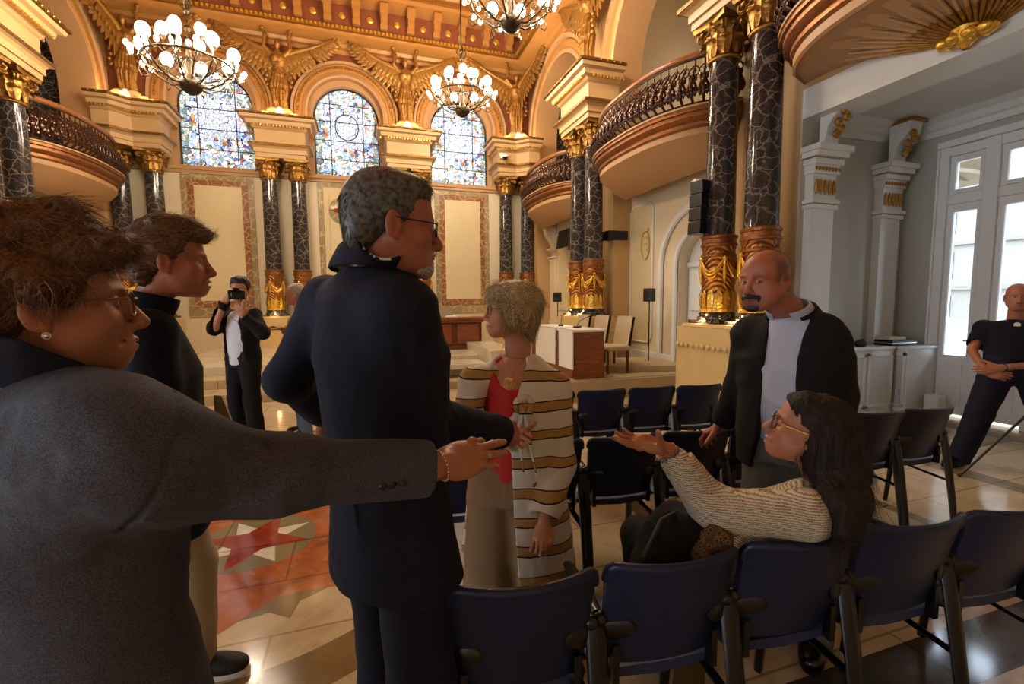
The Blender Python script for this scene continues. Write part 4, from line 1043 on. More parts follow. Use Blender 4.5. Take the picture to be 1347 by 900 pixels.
# ================================================================ furniture and fittings
# ---- chandeliers
def make_chandelier():
    r = empty('chandelier', (0, 0, 0), 0, 'x', 'chandelier')
    mb = MB(); R = .60
    mb.tube([(R*math.cos(2*PI*k/36), R*math.sin(2*PI*k/36), 0) for k in range(36)], .016, 6, closed=True)
    mb.lathe([(0, -.42), (.05, -.41), (.14, -.34), (.17, -.27), (.15, -.22), (.07, -.18), (.05, -.10), (.08, -.02), (.05, .06), (.03, .2), (.045, .3), (.02, .4)], n=20)
    for k in range(8):
        a = 2*PI*k/8; c, s = math.cos(a), math.sin(a)
        mb.tube([(x*c, x*s, z) for x, z in ((.12, -.28), (.25, -.30), (.42, -.20), (.55, -.06), (.60, .0), (.60, .10))], .014, 6)
        mb.tube([((.36+.07*(1-t*.7)*math.cos(t*9))*c, (.36+.07*(1-t*.7)*math.cos(t*9))*s, -.10+.07*(1-t*.7)*math.sin(t*9)) for t in [i/12 for i in range(13)]], .008, 5)
        mb.tube([(x*c, x*s, z) for x, z in ((.60, -.02), (.66, -.12), (.62, -.22), (.54, -.20), (.56, -.13))], .010, 5)
        mb.lathe([(.01, .08), (.045, .12), (.05, .15)], c=(.60*c, .60*s, 0), n=10)
        b = a+PI/8; c2, s2 = math.cos(b), math.sin(b)
        mb.tube([(x*c2, x*s2, z) for x, z in ((.58, .0), (.66, -.06), (.73, -.02), (.74, .05))], .009, 5)
        mb.tube([(x*c2, x*s2, z) for x, z in ((.10, -.24), (.3, -.14), (.5, -.04), (.60, 0))], .010, 5)
    for k in range(6):
        a = 2*PI*k/6+.3; c, s = math.cos(a), math.sin(a)
        mb.tube([(x*c, x*s, z) for x, z in ((.03, .12), (.16, .08), (.30, .18), (.31, .32))], .010, 6)
        mb.lathe([(.01, .30), (.035, .33), (.04, .36)], c=(.31*c, .31*s, 0), n=10)
    mb.build('frame', M['bronze'], r, smooth=50)
    mb = MB(); mb.tube([(0, 0, .38), (0, 0, .95)], .012, 8)
    for z in (.55, .8, .95): mb.ball((0, 0, z), (.05, .05, .04), 10, 6)
    for k in range(4):
        a = k*PI/2; mb.tube([(.02*math.cos(a), .02*math.sin(a), .8), (.11*math.cos(a), .11*math.sin(a), .9), (.08*math.cos(a), .08*math.sin(a), 1.0)], .012, 5)
    mb.build('stem', M['bronze'], r, smooth=50)
    g0 = None
    def glob(x, y, z, sc):
        nonlocal g0
        if g0 is None:
            q = MB(); q.lathe([(.0, -.09), (.045, -.085), (.075, -.04), (.085, .0), (.078, .05), (.05, .09), (.02, .105), (0, .107)], n=16); g0 = q.build('globe', M['globe'], r, smooth=80); o = g0
        else: o = g0.copy(); COL.objects.link(o)
        o.location = (x, y, z); o.scale = (sc,)*3
    for k in range(8): a = 2*PI*k/8; glob(.60*math.cos(a), .60*math.sin(a), .23, 1.08)
    for k in range(6): a = 2*PI*k/6+.3; glob(.31*math.cos(a), .31*math.sin(a), .45, .95)
    b0 = None
    for k in range(8):
        a = 2*PI*k/8+PI/8
        for (rr, da, z) in ((.74, 0, .10), (.70, .12, .03), (.70, -.12, .03), (.62, .05, .16)):
            if b0 is None: q = MB(); q.ball((0, 0, 0), (.033, .033, .045), 10, 8); b0 = q.build('bulb', M['bulb'], r, smooth=80); o = b0
            else: o = b0.copy(); COL.objects.link(o)
            o.location = (rr*math.cos(a+da), rr*math.sin(a+da), z)
    return r
ch0 = make_chandelier()
CH = [((-2.33, 8.49, 5.15), 'bronze chandelier with lit glass globes hanging in front of the left stained window'),
      ((2.27, 10.24, 5.97), 'bronze chandelier with lit globes hanging before the right stained window'),
      ((2.34, 7.05, 6.05), 'bronze chandelier cut by the top picture edge, seen from below')]
for i, (p, lab) in enumerate(CH):
    c = ch0 if i == 0 else copy_tree(ch0); put(c, p, .1*i, lab, 'bronze globe chandeliers')
    mb = MB(); mb.tube([(0, 0, .95), (0, 0, 10.1-p[2])], .014, 8); mb.build('hanging_rod', M['bronze'], c, smooth=60)
    for k in range(6): lamp('chandelier_light', 'POINT', (p[0]+.60*math.cos(k*PI/3+.2), p[1]+.60*math.sin(k*PI/3+.2), p[2]+.42-.35*(k % 2)), CHW*1.7/6, WARM2, .10)
# ---- linked chairs
t = NT('blue_plastic'); n = t.noise(t.obj(), 180, 2)
t.bump(n.outputs[0], .12, .001); M['blue_plastic'] = t.set(srgb(20, 31, 60), .36, 0, .4)
M['blue_seat'] = m_plain('blue_seat_pad', srgb(30, 44, 78), .42, 0, .1, 30, .1, 150)
def make_chair():
    r = empty('linked_chair', (0, 0, 0), 0, 'x', 'chair')
    # backrest shell: concave towards the sitter (sitter looks to +y)
    def bp(u, v, off):
        z = .475+.345*v; w = .186+.018*v; x = u*w
        y = -.155-.085*v**1.3+.060*abs(u)**2.2*(.5+.5*v)-.012+.02*(1-v)**3+off
        return (x, y, z)
    def shape(u, v):   # rounded corners in (u, v)
        rc = .13; au = abs(u)
        if au > 1-rc and v > 1-rc*1.1:
            dx = (au-(1-rc))/rc; lim = 1-rc*1.1+rc*1.1*math.sqrt(max(0, 1-dx*dx)); v = min(v, lim)
        if au > 1-rc*1.6 and v < rc*1.8:
            dx = (au-(1-rc*1.6))/(rc*1.6); lim = rc*1.8-rc*1.8*math.sqrt(max(0, 1-dx*dx)); v = max(v, lim)
        return u, v
    mb = MB(); U = [-1, -.985, -.95, -.9, -.82, -.7, -.5, -.25, 0, .25, .5, .7, .82, .9, .95, .985, 1]; Vv = [0, .03, .08, .15, .3, .5, .7, .84, .92, .97, 1]
    F = [[bp(*shape(u, v), .0) for v in Vv] for u in U]; B = [[bp(*shape(u, v), -.022) for v in Vv] for u in U]
    mb.grid(F); mb.grid(B)
    n, m = len(U), len(Vv)
    mb.grid([F[0], B[0]]); mb.grid([F[-1], B[-1]]); mb.grid([[a[0] for a in F], [a[0] for a in B]]); mb.grid([[a[-1] for a in F], [a[-1] for a in B]])
    o = mb.build('backrest', M['blue_plastic'], r, smooth=50, bevel=.004)
    # rolled top lip
    mb = MB(); mb.tube([bp(*shape(u, 1), -.013) for u in U], .014, 8); mb.build('top_rail', M['blue_plastic'], r, smooth=70)
    # seat
    mb = MB(); rows = []
    for i in range(13):
        v = i/12; y = -.15+.40*v; w = .205+.012*math.sin(PI*v); zz = .448-.055*max(0, v-.72)**2*12-.004
        if i in (0, 12): w -= .02
        rows.append([(w*math.sin(a)*(1 if 1 else 1), y, zz-.010*(1-abs(math.sin(a)))+(.018 if math.cos(a) > 0 else -.018)*abs(math.cos(a))**.5-.01*math.sin(a)**2*0) for a in [2*PI*k/24 for k in range(24)]])
    mb.grid(rows, cv=True); k = len(mb.v); mb.f.append(tuple(range(24))); mb.mi.append(0); mb.f.append(tuple(range(k-24, k))[::-1]); mb.mi.append(0)
    mb.build('seat', M['blue_seat'], r, smooth=60)
    # frame under the seat
    mb = MB(); mb.tube([(-.215, -.02, .40), (.215, -.02, .40)], .012, 8); mb.tube([(-.215, .10, .40), (.215, .10, .40)], .012, 8)
    for s in (-1, 1): mb.tube([(s*.16, -.16, .44), (s*.16, -.05, .405), (s*.16, .14, .405)], .012, 8); mb.box(s*.15, s*.17, -.18, -.15, .43, .55)
    mb.build('seat_frame', M['black_gloss'], r, smooth=50)
    for s in (-1, 1):
        mb = MB(); mb.tube([(s*.212, -.150, .640), (s*.213, -.165, .60), (s*.213, -.205, .40), (s*.213, -.240, .2), (s*.213, -.27, 0)], [.015, .018, .018, .017, .015], 8, flat=1.5); mb.build('leg', M['black_gloss'], r, smooth=50)
        mb = MB(); mb.tube([(s*.213, -.04, .62), (s*.213, .10, .60), (s*.213, .14, .52), (s*.213, .175, .25), (s*.213, .20, 0)], [.012, .014, .015, .015, .013], 8, flat=1.3); mb.build('leg', M['black_gloss'], r, smooth=50)
        # glossy bracket hugging the lower back corner
        Rz = Matrix.Rotation(s*.55, 3, 'Z'); mb = MB(); mb.ball((s*.170, -.172, .605), (.068, .014, .034), 16, 10, Rz@Matrix.Rotation(s*.25, 3, 'Y')); mb.ball((s*.205, -.165, .635), (.024, .022, .022), 10, 8)
        mb.build('bracket', M['black_gloss'], r, smooth=80)
    s = -1
    mb = MB(); rows = []
    for i in range(9):
        v = i/8; y = -.16+.27*v; w = .024*(math.sin(PI*(.12+.76*v)))**.4; rows.append([(s*.213+w*math.cos(a), y, .648+.010*math.sin(a)+.012*v-.02*v*v) for a in [2*PI*k/12 for k in range(12)]])
    mb.grid(rows, cv=True); mb.f.append(tuple(range(12))); mb.mi.append(0); k = len(mb.v); mb.f.append(tuple(range(k-12, k))[::-1]); mb.mi.append(0)
    mb.build('armrest', M['black_gloss'], r, smooth=60)
    for s in (-1, 1): mb = MB(); mb.tube([(s*.213, .185, .345), (s*.213, -.02, .325), (s*.213, -.225, .315)], .009, 8); mb.build('side_rail', M['black_gloss'], r, smooth=60)
    return r
chair0 = make_chair()
TILT = math.radians(-6.5); CHS = []
r1 = [(.38, 1.06, 'blue plastic chair at the left end of the nearest row, next to the men'), (.82, 1.02, 'second blue chair from the left in the nearest row, left of the seated woman'),
      (1.26, .98, 'blue chair carrying the seated woman in the cream sweater'), (1.70, .94, 'blue chair just right of the seated woman in the nearest row'),
      (2.13, .895, 'blue chair at the right picture edge in the nearest row'), (2.57, .85, None)]
r2 = [(.44, 2.16, 'blue chair mostly hidden behind the man in the navy suit'), (.88, 2.125, 'blue chair partly hidden behind the striped cardigan'),
      (1.32, 2.08, 'blue chair in the middle row behind the outstretched palm'), (1.76, 2.04, 'blue chair whose back the bald man holds'),
      (2.20, 2.01, 'blue chair directly in front of the bald man'), (2.65, 1.98, 'blue chair of the middle row behind the long dark hair'),
      (3.09, 1.97, 'left one of two blue chairs near the radiator cabinet'), (3.51, 1.94, 'blue chair at the right end of the middle row, near the guard')]
r3 = [(1.40, 3.30, 'blue chair of the far row peeking out beside the striped cardigan'), (1.84, 3.25, 'blue far row chair in front of the wooden desk end'), (2.29, 3.21, 'blue far row chair in the middle, below the speaker stand'),
      (2.71, 3.14, 'blue far row chair left of the bald man'), (.10, 4.55, 'blue chair with dark frame seen between the suit and the cardigan')]
for row, nm in ((r1, 'nearest row of blue chairs'), (r2, 'middle row of blue chairs'), (r3, 'far row of blue chairs')):
    for x, y, lab in row:
        if lab is None: continue
        c = chair0 if not CHS else copy_tree(chair0)
        # given point is the middle of the back's top edge, which sits .25 behind the chair's origin
        put(c, (x+.245*math.sin(-TILT)*1, y+.235, 0), TILT, lab, nm); CHS.append(c)
# ---- the desk on the platform
def Z0(): return .315
t = empty('desk', (3.40, 7.40, .315), 0, 'red-brown wooden desk end on with white sheets hanging down its front', 'desk')
mb = MB(); mb.box(-.26, .26, -.95, -.91, 0, .74); mb.build('side_panel', M['wood'], t, bevel=.006)
mb = MB(); mb.box(-.26, .26, .91, .95, 0, .74); mb.build('side_panel', M['wood'], t, bevel=.006)
mb = MB(); mb.box(-.28, -.25, -.91, .91, .02, .74); mb.build('front_panel', M['wood'], t, bevel=.006)
mb = MB(); mb.box(-.29, .29, -.97, .97, .74, .775); mb.build('worktop', M['white_paint'], t, bevel=.006)
mb = MB(); mb.box(-.31, -.285, -.96, -.45, .16, .78); mb.box(-.31, .1, -.96, -.45, .776, .780); tag(mb.build('sheet', M['paper']), 'white sheet draped over the near end of the wooden desk', 'sheet', 'white sheets over the desk').location = (3.40, 7.40, .315)
mb = MB(); mb.box(-.31, -.285, -.30, .60, .16, .78); mb.box(-.31, .1, -.30, .60, .776, .780); tag(mb.build('sheet', M['paper']), 'white sheet over the desk front further back', 'sheet', 'white sheets over the desk').location = (3.40, 7.40, .315)
for i, (y, a, lab) in enumerate(((6.85, .5, 'gooseneck microphone lying along the near desk end'), (7.5, 1.1, 'gooseneck microphone on the middle of the desk'))):
    t = empty('microphone', (3.38, y, 1.10), a, lab, 'microphone', 'desk microphones')
    mb = MB(); mb.box(-.06, .06, -.045, .045, 0, .03); mb.build('base', M['black_plastic'], t, bevel=.006)
    mb = MB(); mb.tube([(0, 0, .03), (.05, 0, .10), (.18, 0, .14), (.32, 0, .17)], .006, 6); mb.ball((.34, 0, .175), (.022, .012, .012), 8, 6); mb.build('gooseneck', M['black_plastic'], t, smooth=60)
def office_chair(x, y, z, rz, lab, grp, mat):
    t = empty('upholstered_chair', (x, y, z), rz, lab, 'chair', grp)
    mb = MB(); rows = []
    for i in range(9):
        u = -1+2*i/8; xx = .24*u; yy = -.22+.07*u*u; rows.append([(xx, yy, .46), (xx*1.02, yy-.05, .75), (xx, yy-.09, .955), (xx, yy-.14, .945), (xx*1.02, yy-.10, .75), (xx, yy-.06, .45)])
    mb.grid(rows, cv=True); mb.build('backrest', mat, t, smooth=50)
    mb = MB(); mb.box(-.25, .25, -.22, .24, .38, .47); mb.build('seat', mat, t, bevel=.03)
    for sx in (-1, 1):
        for sy in (-.18, .2): mb = MB(); mb.box(sx*.20, sx*.235, sy, sy+.035, 0, .38); mb.build('leg', M['dark_wood'], t, bevel=.004)
    return t
M['beige_fabric'] = m_plain('beige_fabric', srgb(190,170,138), .8, 0, .08, 20, .2, 150)
M['grey_fabric'] = m_plain('grey_beige_fabric', srgb(140,128,104), .8, 0, .08, 20, .2, 150)
for i, (x, y, lab) in enumerate(((4.10, 6.95, 'beige chair behind the right end of the wooden desk'), (4.0, 7.55, 'beige chair behind the desk, left of its twin'), (3.95, 8.2, 'beige chair behind the farther end of the desk'))):
    office_chair(x, y, .315, PI/2, lab, 'beige chairs behind the desk', M['beige_fabric'])
# ---- presidential bench at the back
t = empty('council_bench', (1.15, 10.6, .45), 0, 'carved red-brown wooden bench desk in front of the back wall', 'desk')
mb = MB(); mb.box(-1.75, 1.55, -.25, .25, 0, .10); mb.box(-1.72, 1.52, -.21, .2, .1, .68); mb.build('body', M['dark_wood'], t, bevel=.01)
mb = MB(); mb.box(-1.80, 1.60, -.30, .28, .68, .74); mb.box(-1.76, 1.56, -.26, .25, .62, .68); mb.build('top', M['wood'], t, bevel=.01)
for k in range(5):
    a = -1.62+.64*k; mb = MB(); mb.box(a, a+.50, -.235, -.21, .14, .58); mb.box(a+.05, a+.45, -.25, -.23, .19, .53); mb.ball((a+.25, -.25, .36), (.12, .012, .05), 12, 6); mb.build('carved_panel', M['wood'], t, bevel=.006)
for i, (x, lab) in enumerate(((.95, 'grey-beige chair back behind the council bench, left one'), (1.95, 'grey-beige chair back behind the council bench, right one'))):
    office_chair(x, 11.25, .45, PI, lab, 'chairs behind the council bench', M['grey_fabric']); 
for i, (x, lab) in enumerate(((1.25, 'white papers lying at the left on the council bench'), (2.0, 'white papers lying at the right on the council bench'))):
    t = MB(); t.box(-.13, .13, -.09, .09, 0, .02); t.box(-.10, .15, -.07, .11, .02, .035); tag(t.build('paper_stack', M['paper']), lab, 'paper', 'papers on the council bench').location = (x, 10.62, 1.19)
t = MB(); t.lathe([(.0, 0), (.035, 0), (.04, .12), (.042, .12), (.045, .0)], n=16); 
t = empty('water_jug', (1.62, 10.58, 1.19), 0, 'small clear jug on the council bench between the papers', 'jug')
mb = MB(); mb.lathe([(0, 0), (.05, 0), (.065, .06), (.05, .14), (.055, .17), (.05, .17), (.045, .14), (.058, .06), (.045, .01), (0, .01)], n=20); mb.build('jug_body', m_plain('pale_glass', srgb(210,215,215), .08, 0, .02), t, smooth=60)
mb = MB(); mb.tube([(.05, 0, .15), (.095, 0, .12), (.09, 0, .06), (.06, 0, .04)], .007, 6); mb.build('jug_handle', m_plain('pale_glass_b', srgb(205,210,210), .1), t, smooth=60)
# ---- loudspeakers
def speaker_stand(x, y, z, lab, rz=0):
    t = empty('loudspeaker_stand', (x, y, z), rz, lab, 'loudspeaker', 'small loudspeakers on stands')
    mb = MB(); mb.lathe([(0, 0), (.17, 0), (.17, .012), (.03, .02), (0, .02)], n=28); mb.build('base_plate', M['black_plastic'], t, smooth=30)
    mb = MB(); mb.tube([(0, 0, .02), (0, 0, 1.22)], .011, 8); mb.build('pole', M['dark_iron'], t, smooth=60)
    mb = MB(); mb.box(-.10, .06, -.09, .07, 1.20, 1.44); mb.build('speaker_box', M['black_plastic'], t, bevel=.012)
    mb = MB(); mb.box(.06, .10, -.04, .02, 1.26, 1.36); mb.ball((.11, -.01, 1.33), .02, 8, 6); mb.tube([(.11, 0, 1.32), (.13, 0, 1.15), (.03, 0, .95)], .005, 6); mb.build('rear_connector', M['white_paint'], t, smooth=40)
speaker_stand(5.02, 7.23, .315, 'slim black loudspeaker on a round-based stand beside the side door', .3)
speaker_stand(4.75, 10.75, .315, 'black loudspeaker on a stand behind the wooden desk', .3)
mb = MB(); mb.tube([(5.02, 7.4, .33), (4.9, 7.9, .325), (4.6, 8.1, .325), (4.5, 8.0, .325)], .008, 6); mb.box(4.3, 4.5, 7.93, 7.98, .317, .33)
tag(mb.build('cable', M['black_plastic'], smooth=50), 'thin black cable lying on the beige platform carpet', 'cable')
t = empty('wall_loudspeaker', (5.02, 8.58, 2.78), 0, 'black box loudspeaker on a bracket fixed to the pilaster', 'loudspeaker')
mb = MB(); mb.box(-.16, .30, -.14, .12, 0, .19); mb.build('speaker_box', M['black_plastic'], t, bevel=.012)
mb = MB(); mb.box(.0, .18, -.03, .03, -.05, 0); mb.prism([(.02, -.02), (.26, -.02), (.26, -.34), (.18, -.34)], lambda a, b: (a, -.03, b), lambda a, b: (a, .03, b)); mb.build('bracket', M['dark_iron'], t, bevel=.004)
t = empty('line_array_loudspeaker', (4.36, 5.20, 2.40), .18, 'tall black column loudspeaker hanging on the nearest marble column pair', 'loudspeaker')
mb = MB()
for k in range(4):
    z = .02+.175*k; tl = .04*(1.5-k)*.3; mb.prism([(-.10, -.02-.0), (.10, 0), (.12, .20), (-.08, .20)], lambda a, b: (a, b-.1+tl, z), lambda a, b: (a, b-.1+tl*.5, z+.168))
mb.build('cabinets', M['black_plastic'], t, bevel=.008)
mb = MB(); mb.box(-.02, .45, .05, .09, .71, .76); mb.box(-.06, .06, -.06, .1, .70, .73); mb.build('mounting_arm', M['white_paint'], t, bevel=.004)
t = empty('wall_screen', (5.12, 11.15, 2.98), 0, 'dark flat screen tilted on the far right wall', 'screen')
mb = MB(); mb.obox((0, 0, .18), (.02, .42, .24), Matrix.Rotation(.18, 3, 'Y')); mb.build('panel', M['black_gloss'], t, bevel=.006)
mb = MB(); mb.box(0, .28, -.04, .04, .14, .22); mb.build('wall_mount', M['black_plastic'], t)
t = empty('small_loudspeaker', (4.72, 9.85, 2.72), .4, 'small black loudspeaker beside the second column pair', 'loudspeaker')
mb = MB(); mb.box(-.06, .06, -.08, .08, 0, .32); mb.build('speaker_box', M['black_plastic'], t, bevel=.01)
mb = MB(); mb.box(.05, .35, -.02, .02, .14, .18); mb.build('bracket', M['dark_iron'], t)
t = empty('security_camera', (3.98, 12.74, 5.55), 0, 'white dome security camera on the corner entablature', 'camera')
mb = MB(); mb.box(-.09, .09, -.02, .07, .0, .14); mb.tube([(0, .0, .08), (0, -.12, .06)], .02, 8); mb.build('mount', M['white_paint'], t, bevel=.006)
mb = MB(); mb.ball((0, -.14, .0), .075, 14, 10); mb.build('dome', M['black_gloss'], t, smooth=80); mb = MB(); mb.lathe([(.078, -.01), (.085, .0), (.085, .05), (.02, .08), (0, .08)], c=(0, -.14, 0), n=18); mb.build('housing', M['white_gloss'], t, smooth=50)
# ---- radiator cabinets in the window aisle
def grille_mat():
    t = NT('pierced_grille'); v = t.obj((1,1,1)); w = t.n('ShaderNodeTexVoronoi', {'Vector': v, 'Scale': 46., 'Randomness': .0}); c = t.ramp(w.outputs['Distance'], [(.30, (.30,.30,.29)), (.42, (.74,.74,.72))]); return t.set(c, .5)
M['grille'] = grille_mat()
def cabinet(x0, x1, y0, y1, face, lab):
    cx, cy = (x0+x1)/2, (y0+y1)/2; t = empty('radiator_cabinet', (cx, cy, 0), 0, lab, 'cabinet', 'white radiator cabinets'); a, b = (x1-x0)/2, (y1-y0)/2
    mb = MB(); mb.box(-a, a, -b, b, .06, .88); mb.box(-a-.01, a+.0, -b-.01, b, 0, .08); mb.build('body', M['white_gloss'], t, bevel=.006)
    mb = MB(); mb.box(-a-.02, a, -b-.02, b, .88, .92); mb.build('top', M['white_gloss'], t, bevel=.006)
    for (p, q) in face:
        mb = MB(); g = MB()
        if q == 'x':
            n = len(p)-1
            for u0, u1 in zip(p, p[1:]):
                u0 -= cy; u1 -= cy
                for w0, w1, z0, z1 in ((u0+.02, u1-.02, .12, .17), (u0+.02, u1-.02, .79, .84), (u0+.02, u0+.06, .12, .84), (u1-.06, u1-.02, .12, .84)): mb.box(-a-.02, -a, w0, w1, z0, z1)
                g.box(-a-.008, -a, u0+.06, u1-.06, .17, .79)
        else:
            for u0, u1 in zip(p, p[1:]):
                u0 -= cx; u1 -= cx
                for w0, w1, z0, z1 in ((u0+.02, u1-.02, .12, .17), (u0+.02, u1-.02, .79, .84), (u0+.02, u0+.06, .12, .84), (u1-.06, u1-.02, .12, .84)): mb.box(w0, w1, -b-.02, -b, z0, z1)
                g.box(u0+.06, u1-.06, -b-.008, -b, .17, .79)
        mb.build('door_frame', M['white_gloss'], t, bevel=.005); g.build('grille', M['grille'], t)
    return t
cabinet(6.66, XWIN, 3.98, YB-.12, [((3.98, YB-.12), 'x')], 'white radiator cabinet with pierced grille beside the glazed door')
cabinet(5.60, 6.60, 4.12, YB-.12, [((5.6, 6.1, 6.6), 'y')], 'white radiator cabinet along the aisle end, partly behind the bald man')
t = empty('equipment_case', (6.72, 4.20, .92), -.05, 'flat black case with pale edges on the white cabinet', 'case')
mb = MB(); mb.box(-.20, .22, -.12, .12, 0, .035); mb.build('lower_shell', M['black_plastic'], t, bevel=.01)
mb = MB(); mb.box(-.20, .22, -.12, .12, .04, .075); mb.build('upper_shell', M['black_plastic'], t, bevel=.01)
mb = MB(); mb.box(-.205, .225, -.125, .125, .033, .042); mb.build('rim', M['silver'], t)
mb = MB(); mb.box(-.20, .10, -.09, .10, 0, .035); o = mb.build('box', m_plain('cream_card', srgb(206,194,164), .6), bevel=.004); o.location = (6.70, 4.20, .996); tag(o, 'pale cardboard box lying on top of the black case', 'box')
t = MB(); t.ball((0, 0, .03), (.09, .06, .05), 12, 8); t.tube([(-.06, 0, .05), (0, -.03, .09), (.07, 0, .04)], .01, 6); o = t.build('strap_bundle', M['black_matte'], smooth=60); o.location = (6.12, 4.22, .925); tag(o, 'crumpled black strap bundle at the left end of the cabinet', 'strap')
mb = MB(); mb.box(-.09, .09, -.08, .08, 0, .30); o = mb.build('waste_box', M['white_gloss'], bevel=.02); o.location = (6.98, 3.84, .0); tag(o, 'small white box on the floor beside the glazed door', 'box')
# ---- folder, handbag, scarf, tripod
# ================================================================ people: builders
YAW = math.radians(18.15)
RH = np.array([math.cos(YAW), -math.sin(YAW), 0.]); FH = np.array([math.sin(YAW), math.cos(YAW), 0.]); UZ = np.array([0, 0, 1.])
def at(x, y, z):
    """a point of the hall given by where it is seen from the doorway and how deep it lies"""
    return np.array([0, 0, CAMZ])+(CF+CR*(x-W_/2)/F_-CU*(y-H_/2)/F_)*z
def hd(phi): a = math.radians(phi); return FH*math.cos(a)+RH*math.sin(a)
def headR(phi, pitch=0., roll=0.):
    f = hd(phi)*math.cos(math.radians(pitch))+UZ*math.sin(math.radians(pitch)); R = basis(f).astype(float)
    r = math.radians(roll); x, z = R[:,0].copy(), R[:,2].copy(); R[:,0] = x*math.cos(r)+z*math.sin(r); R[:,2] = z*math.cos(r)-x*math.sin(r)
    return R.astype(np.float32)
def loc(c, R, s, f):
    c = np.array(c, np.float32)
    return lambda P: f(((P-c)@R)/np.float32(s))*np.float32(s)
def gauss(P, c, r): q = (P-np.array(c, np.float32))/np.array(r, np.float32); return np.exp(-(q*q).sum(1))
def head_local(o):
    g = lambda k, d: o.get(k, d); S = Sdf(); jw = g('jaw', 1.); ft = g('fat', 0.); sm = g('smile', 0.); ns = g('nose', 1.)
    S.u(ell((0, -.014, .037), (.0755, .096, .083))).u(ell((0, .040, .035), (.064, .052, .060)), .02)
    S.u(ell((0, .030, -.030), (.062+ft*.5, .064, .072)), .025)
    S.u(ell((0, .034, -.073), (.047*jw+ft, .052, .040)), .03).u(ell((0, .072, -.098), (.022*jw+ft*.3, .019, .018)), .025)
    for s in (-1, 1):
        S.u(ell((s*.046, .058, -.028-.0*sm), (.021+ft*.4, .021+.003*sm, .019+.003*sm)), .022)
        S.u(cap((s*.056*jw, .002, -.040), (s*.030*jw, .066, -.094), .016+ft*.4, .014+ft*.4), .03)
        S.u(cap((s*.012, .089, .019), (s*.046, .074, .020), .0085, .007), .014)
        S.sub(ell((s*.0315, .098, .001), (.0185, .0165, .0125)), .014)
        S.u(ell((s*.0315, .0765, 0), (.0140, .0138, .0130)), .003)
        S.u(ell((s*.0545, .036, -.052), (.014+ft, .026, .020)), .03) if sm or ft else None
    # nose
    S.u(cap((0, .090, .008), (0, .096+.016*ns, -.036), .0075, .0088*ns), .012)
    S.u(ell((0, .1055+.012*(ns-1), -.041), (.0105, .012, .0095)), .006)
    for s in (-1, 1): S.u(ell((s*.0125, .098, -.044), (.0075, .0105, .0085)), .005).sub(ell((s*.006, .105, -.051), (.0035, .006, .003)), .002)
    # muzzle and lips
    w = .024+.009*sm
    S.u(ell((0, .076, -.073), (.030, .023, .022)), .02)
    S.u(cap((-w*.8, .088-.006*sm, -.0690+.003*sm), (0, .0995, -.0683), .0040, .0066), .004).u(cap((w*.8, .088-.006*sm, -.0690+.003*sm), (0, .0995, -.0683), .0040, .0066), .004)
    S.u(cap((-w*.7, .086-.006*sm, -.078+.003*sm), (0, .0970, -.0797), .0040, .0074), .004).u(cap((w*.7, .086-.006*sm, -.078+.003*sm), (0, .0970, -.0797), .0040, .0074), .004)
    S.u(ell((0, .082, -.094), (.016, .012, .008)), .012) if 0 else None
    for s in (-1, 1): S.sub(cap((0, .104, -.0735), (s*(w+.003), .090-.008*sm, -.0720+.0055*sm), .0016, .0022), .003)
    if g('teeth', 0): S.sub(ell((0, .103, -.0742), (w*.9, .014, .0056)), .002)
    for s in (-1, 1):  # smile lines, eye slits
        if sm: S.sub(cap((s*.020, .098, -.045), (s*(w+.013), .081, -.070), .0018, .0032), .008)
        S.sub(ell((s*.0315, .0935, -.0008), (.0128, .0135, .0042*g('eye', 1.))), .0015)
        if g('lines', 0):
            for k in range(3): S.sub(cap((s*.050, .072, .002-.006*k), (s*.064, .052, .010-.013*k), .0008, .0010), .003)
            for k in range(4): S.sub(cap((s*(.056-.004*k), .050-.002*k, -.040-.004*k), (s*(.052-.006*k), .044+.008*k, -.080-.004*k), .0008, .0013), .005)
        # ear
        Re = headR_local(s)
        S.u(ell((s*.0785, -.012, -.008), (.007, .019, .032), Re), .004).sub(ell((s*.087, -.006, -.006), (.008, .011, .020), Re), .004)
        S.u(ell((s*.079, -.004, -.033), (.005, .008, .010), Re), .004).u(ell((s*.076, .004, -.010), (.004, .004, .008)), .003)
    # neck
    nb = g('neck_to', (0, -.045, -.21)); S.u(cap((0, -.022, -.055), nb, .047*g('neckw', 1.)+ft, .054*g('neckw', 1.)+ft), .022)
    return S
def headR_local(s):
    a = .28*s; return np.array([[math.cos(a), -math.sin(a), 0], [math.sin(a), math.cos(a), 0], [0, 0, 1]], np.float32)
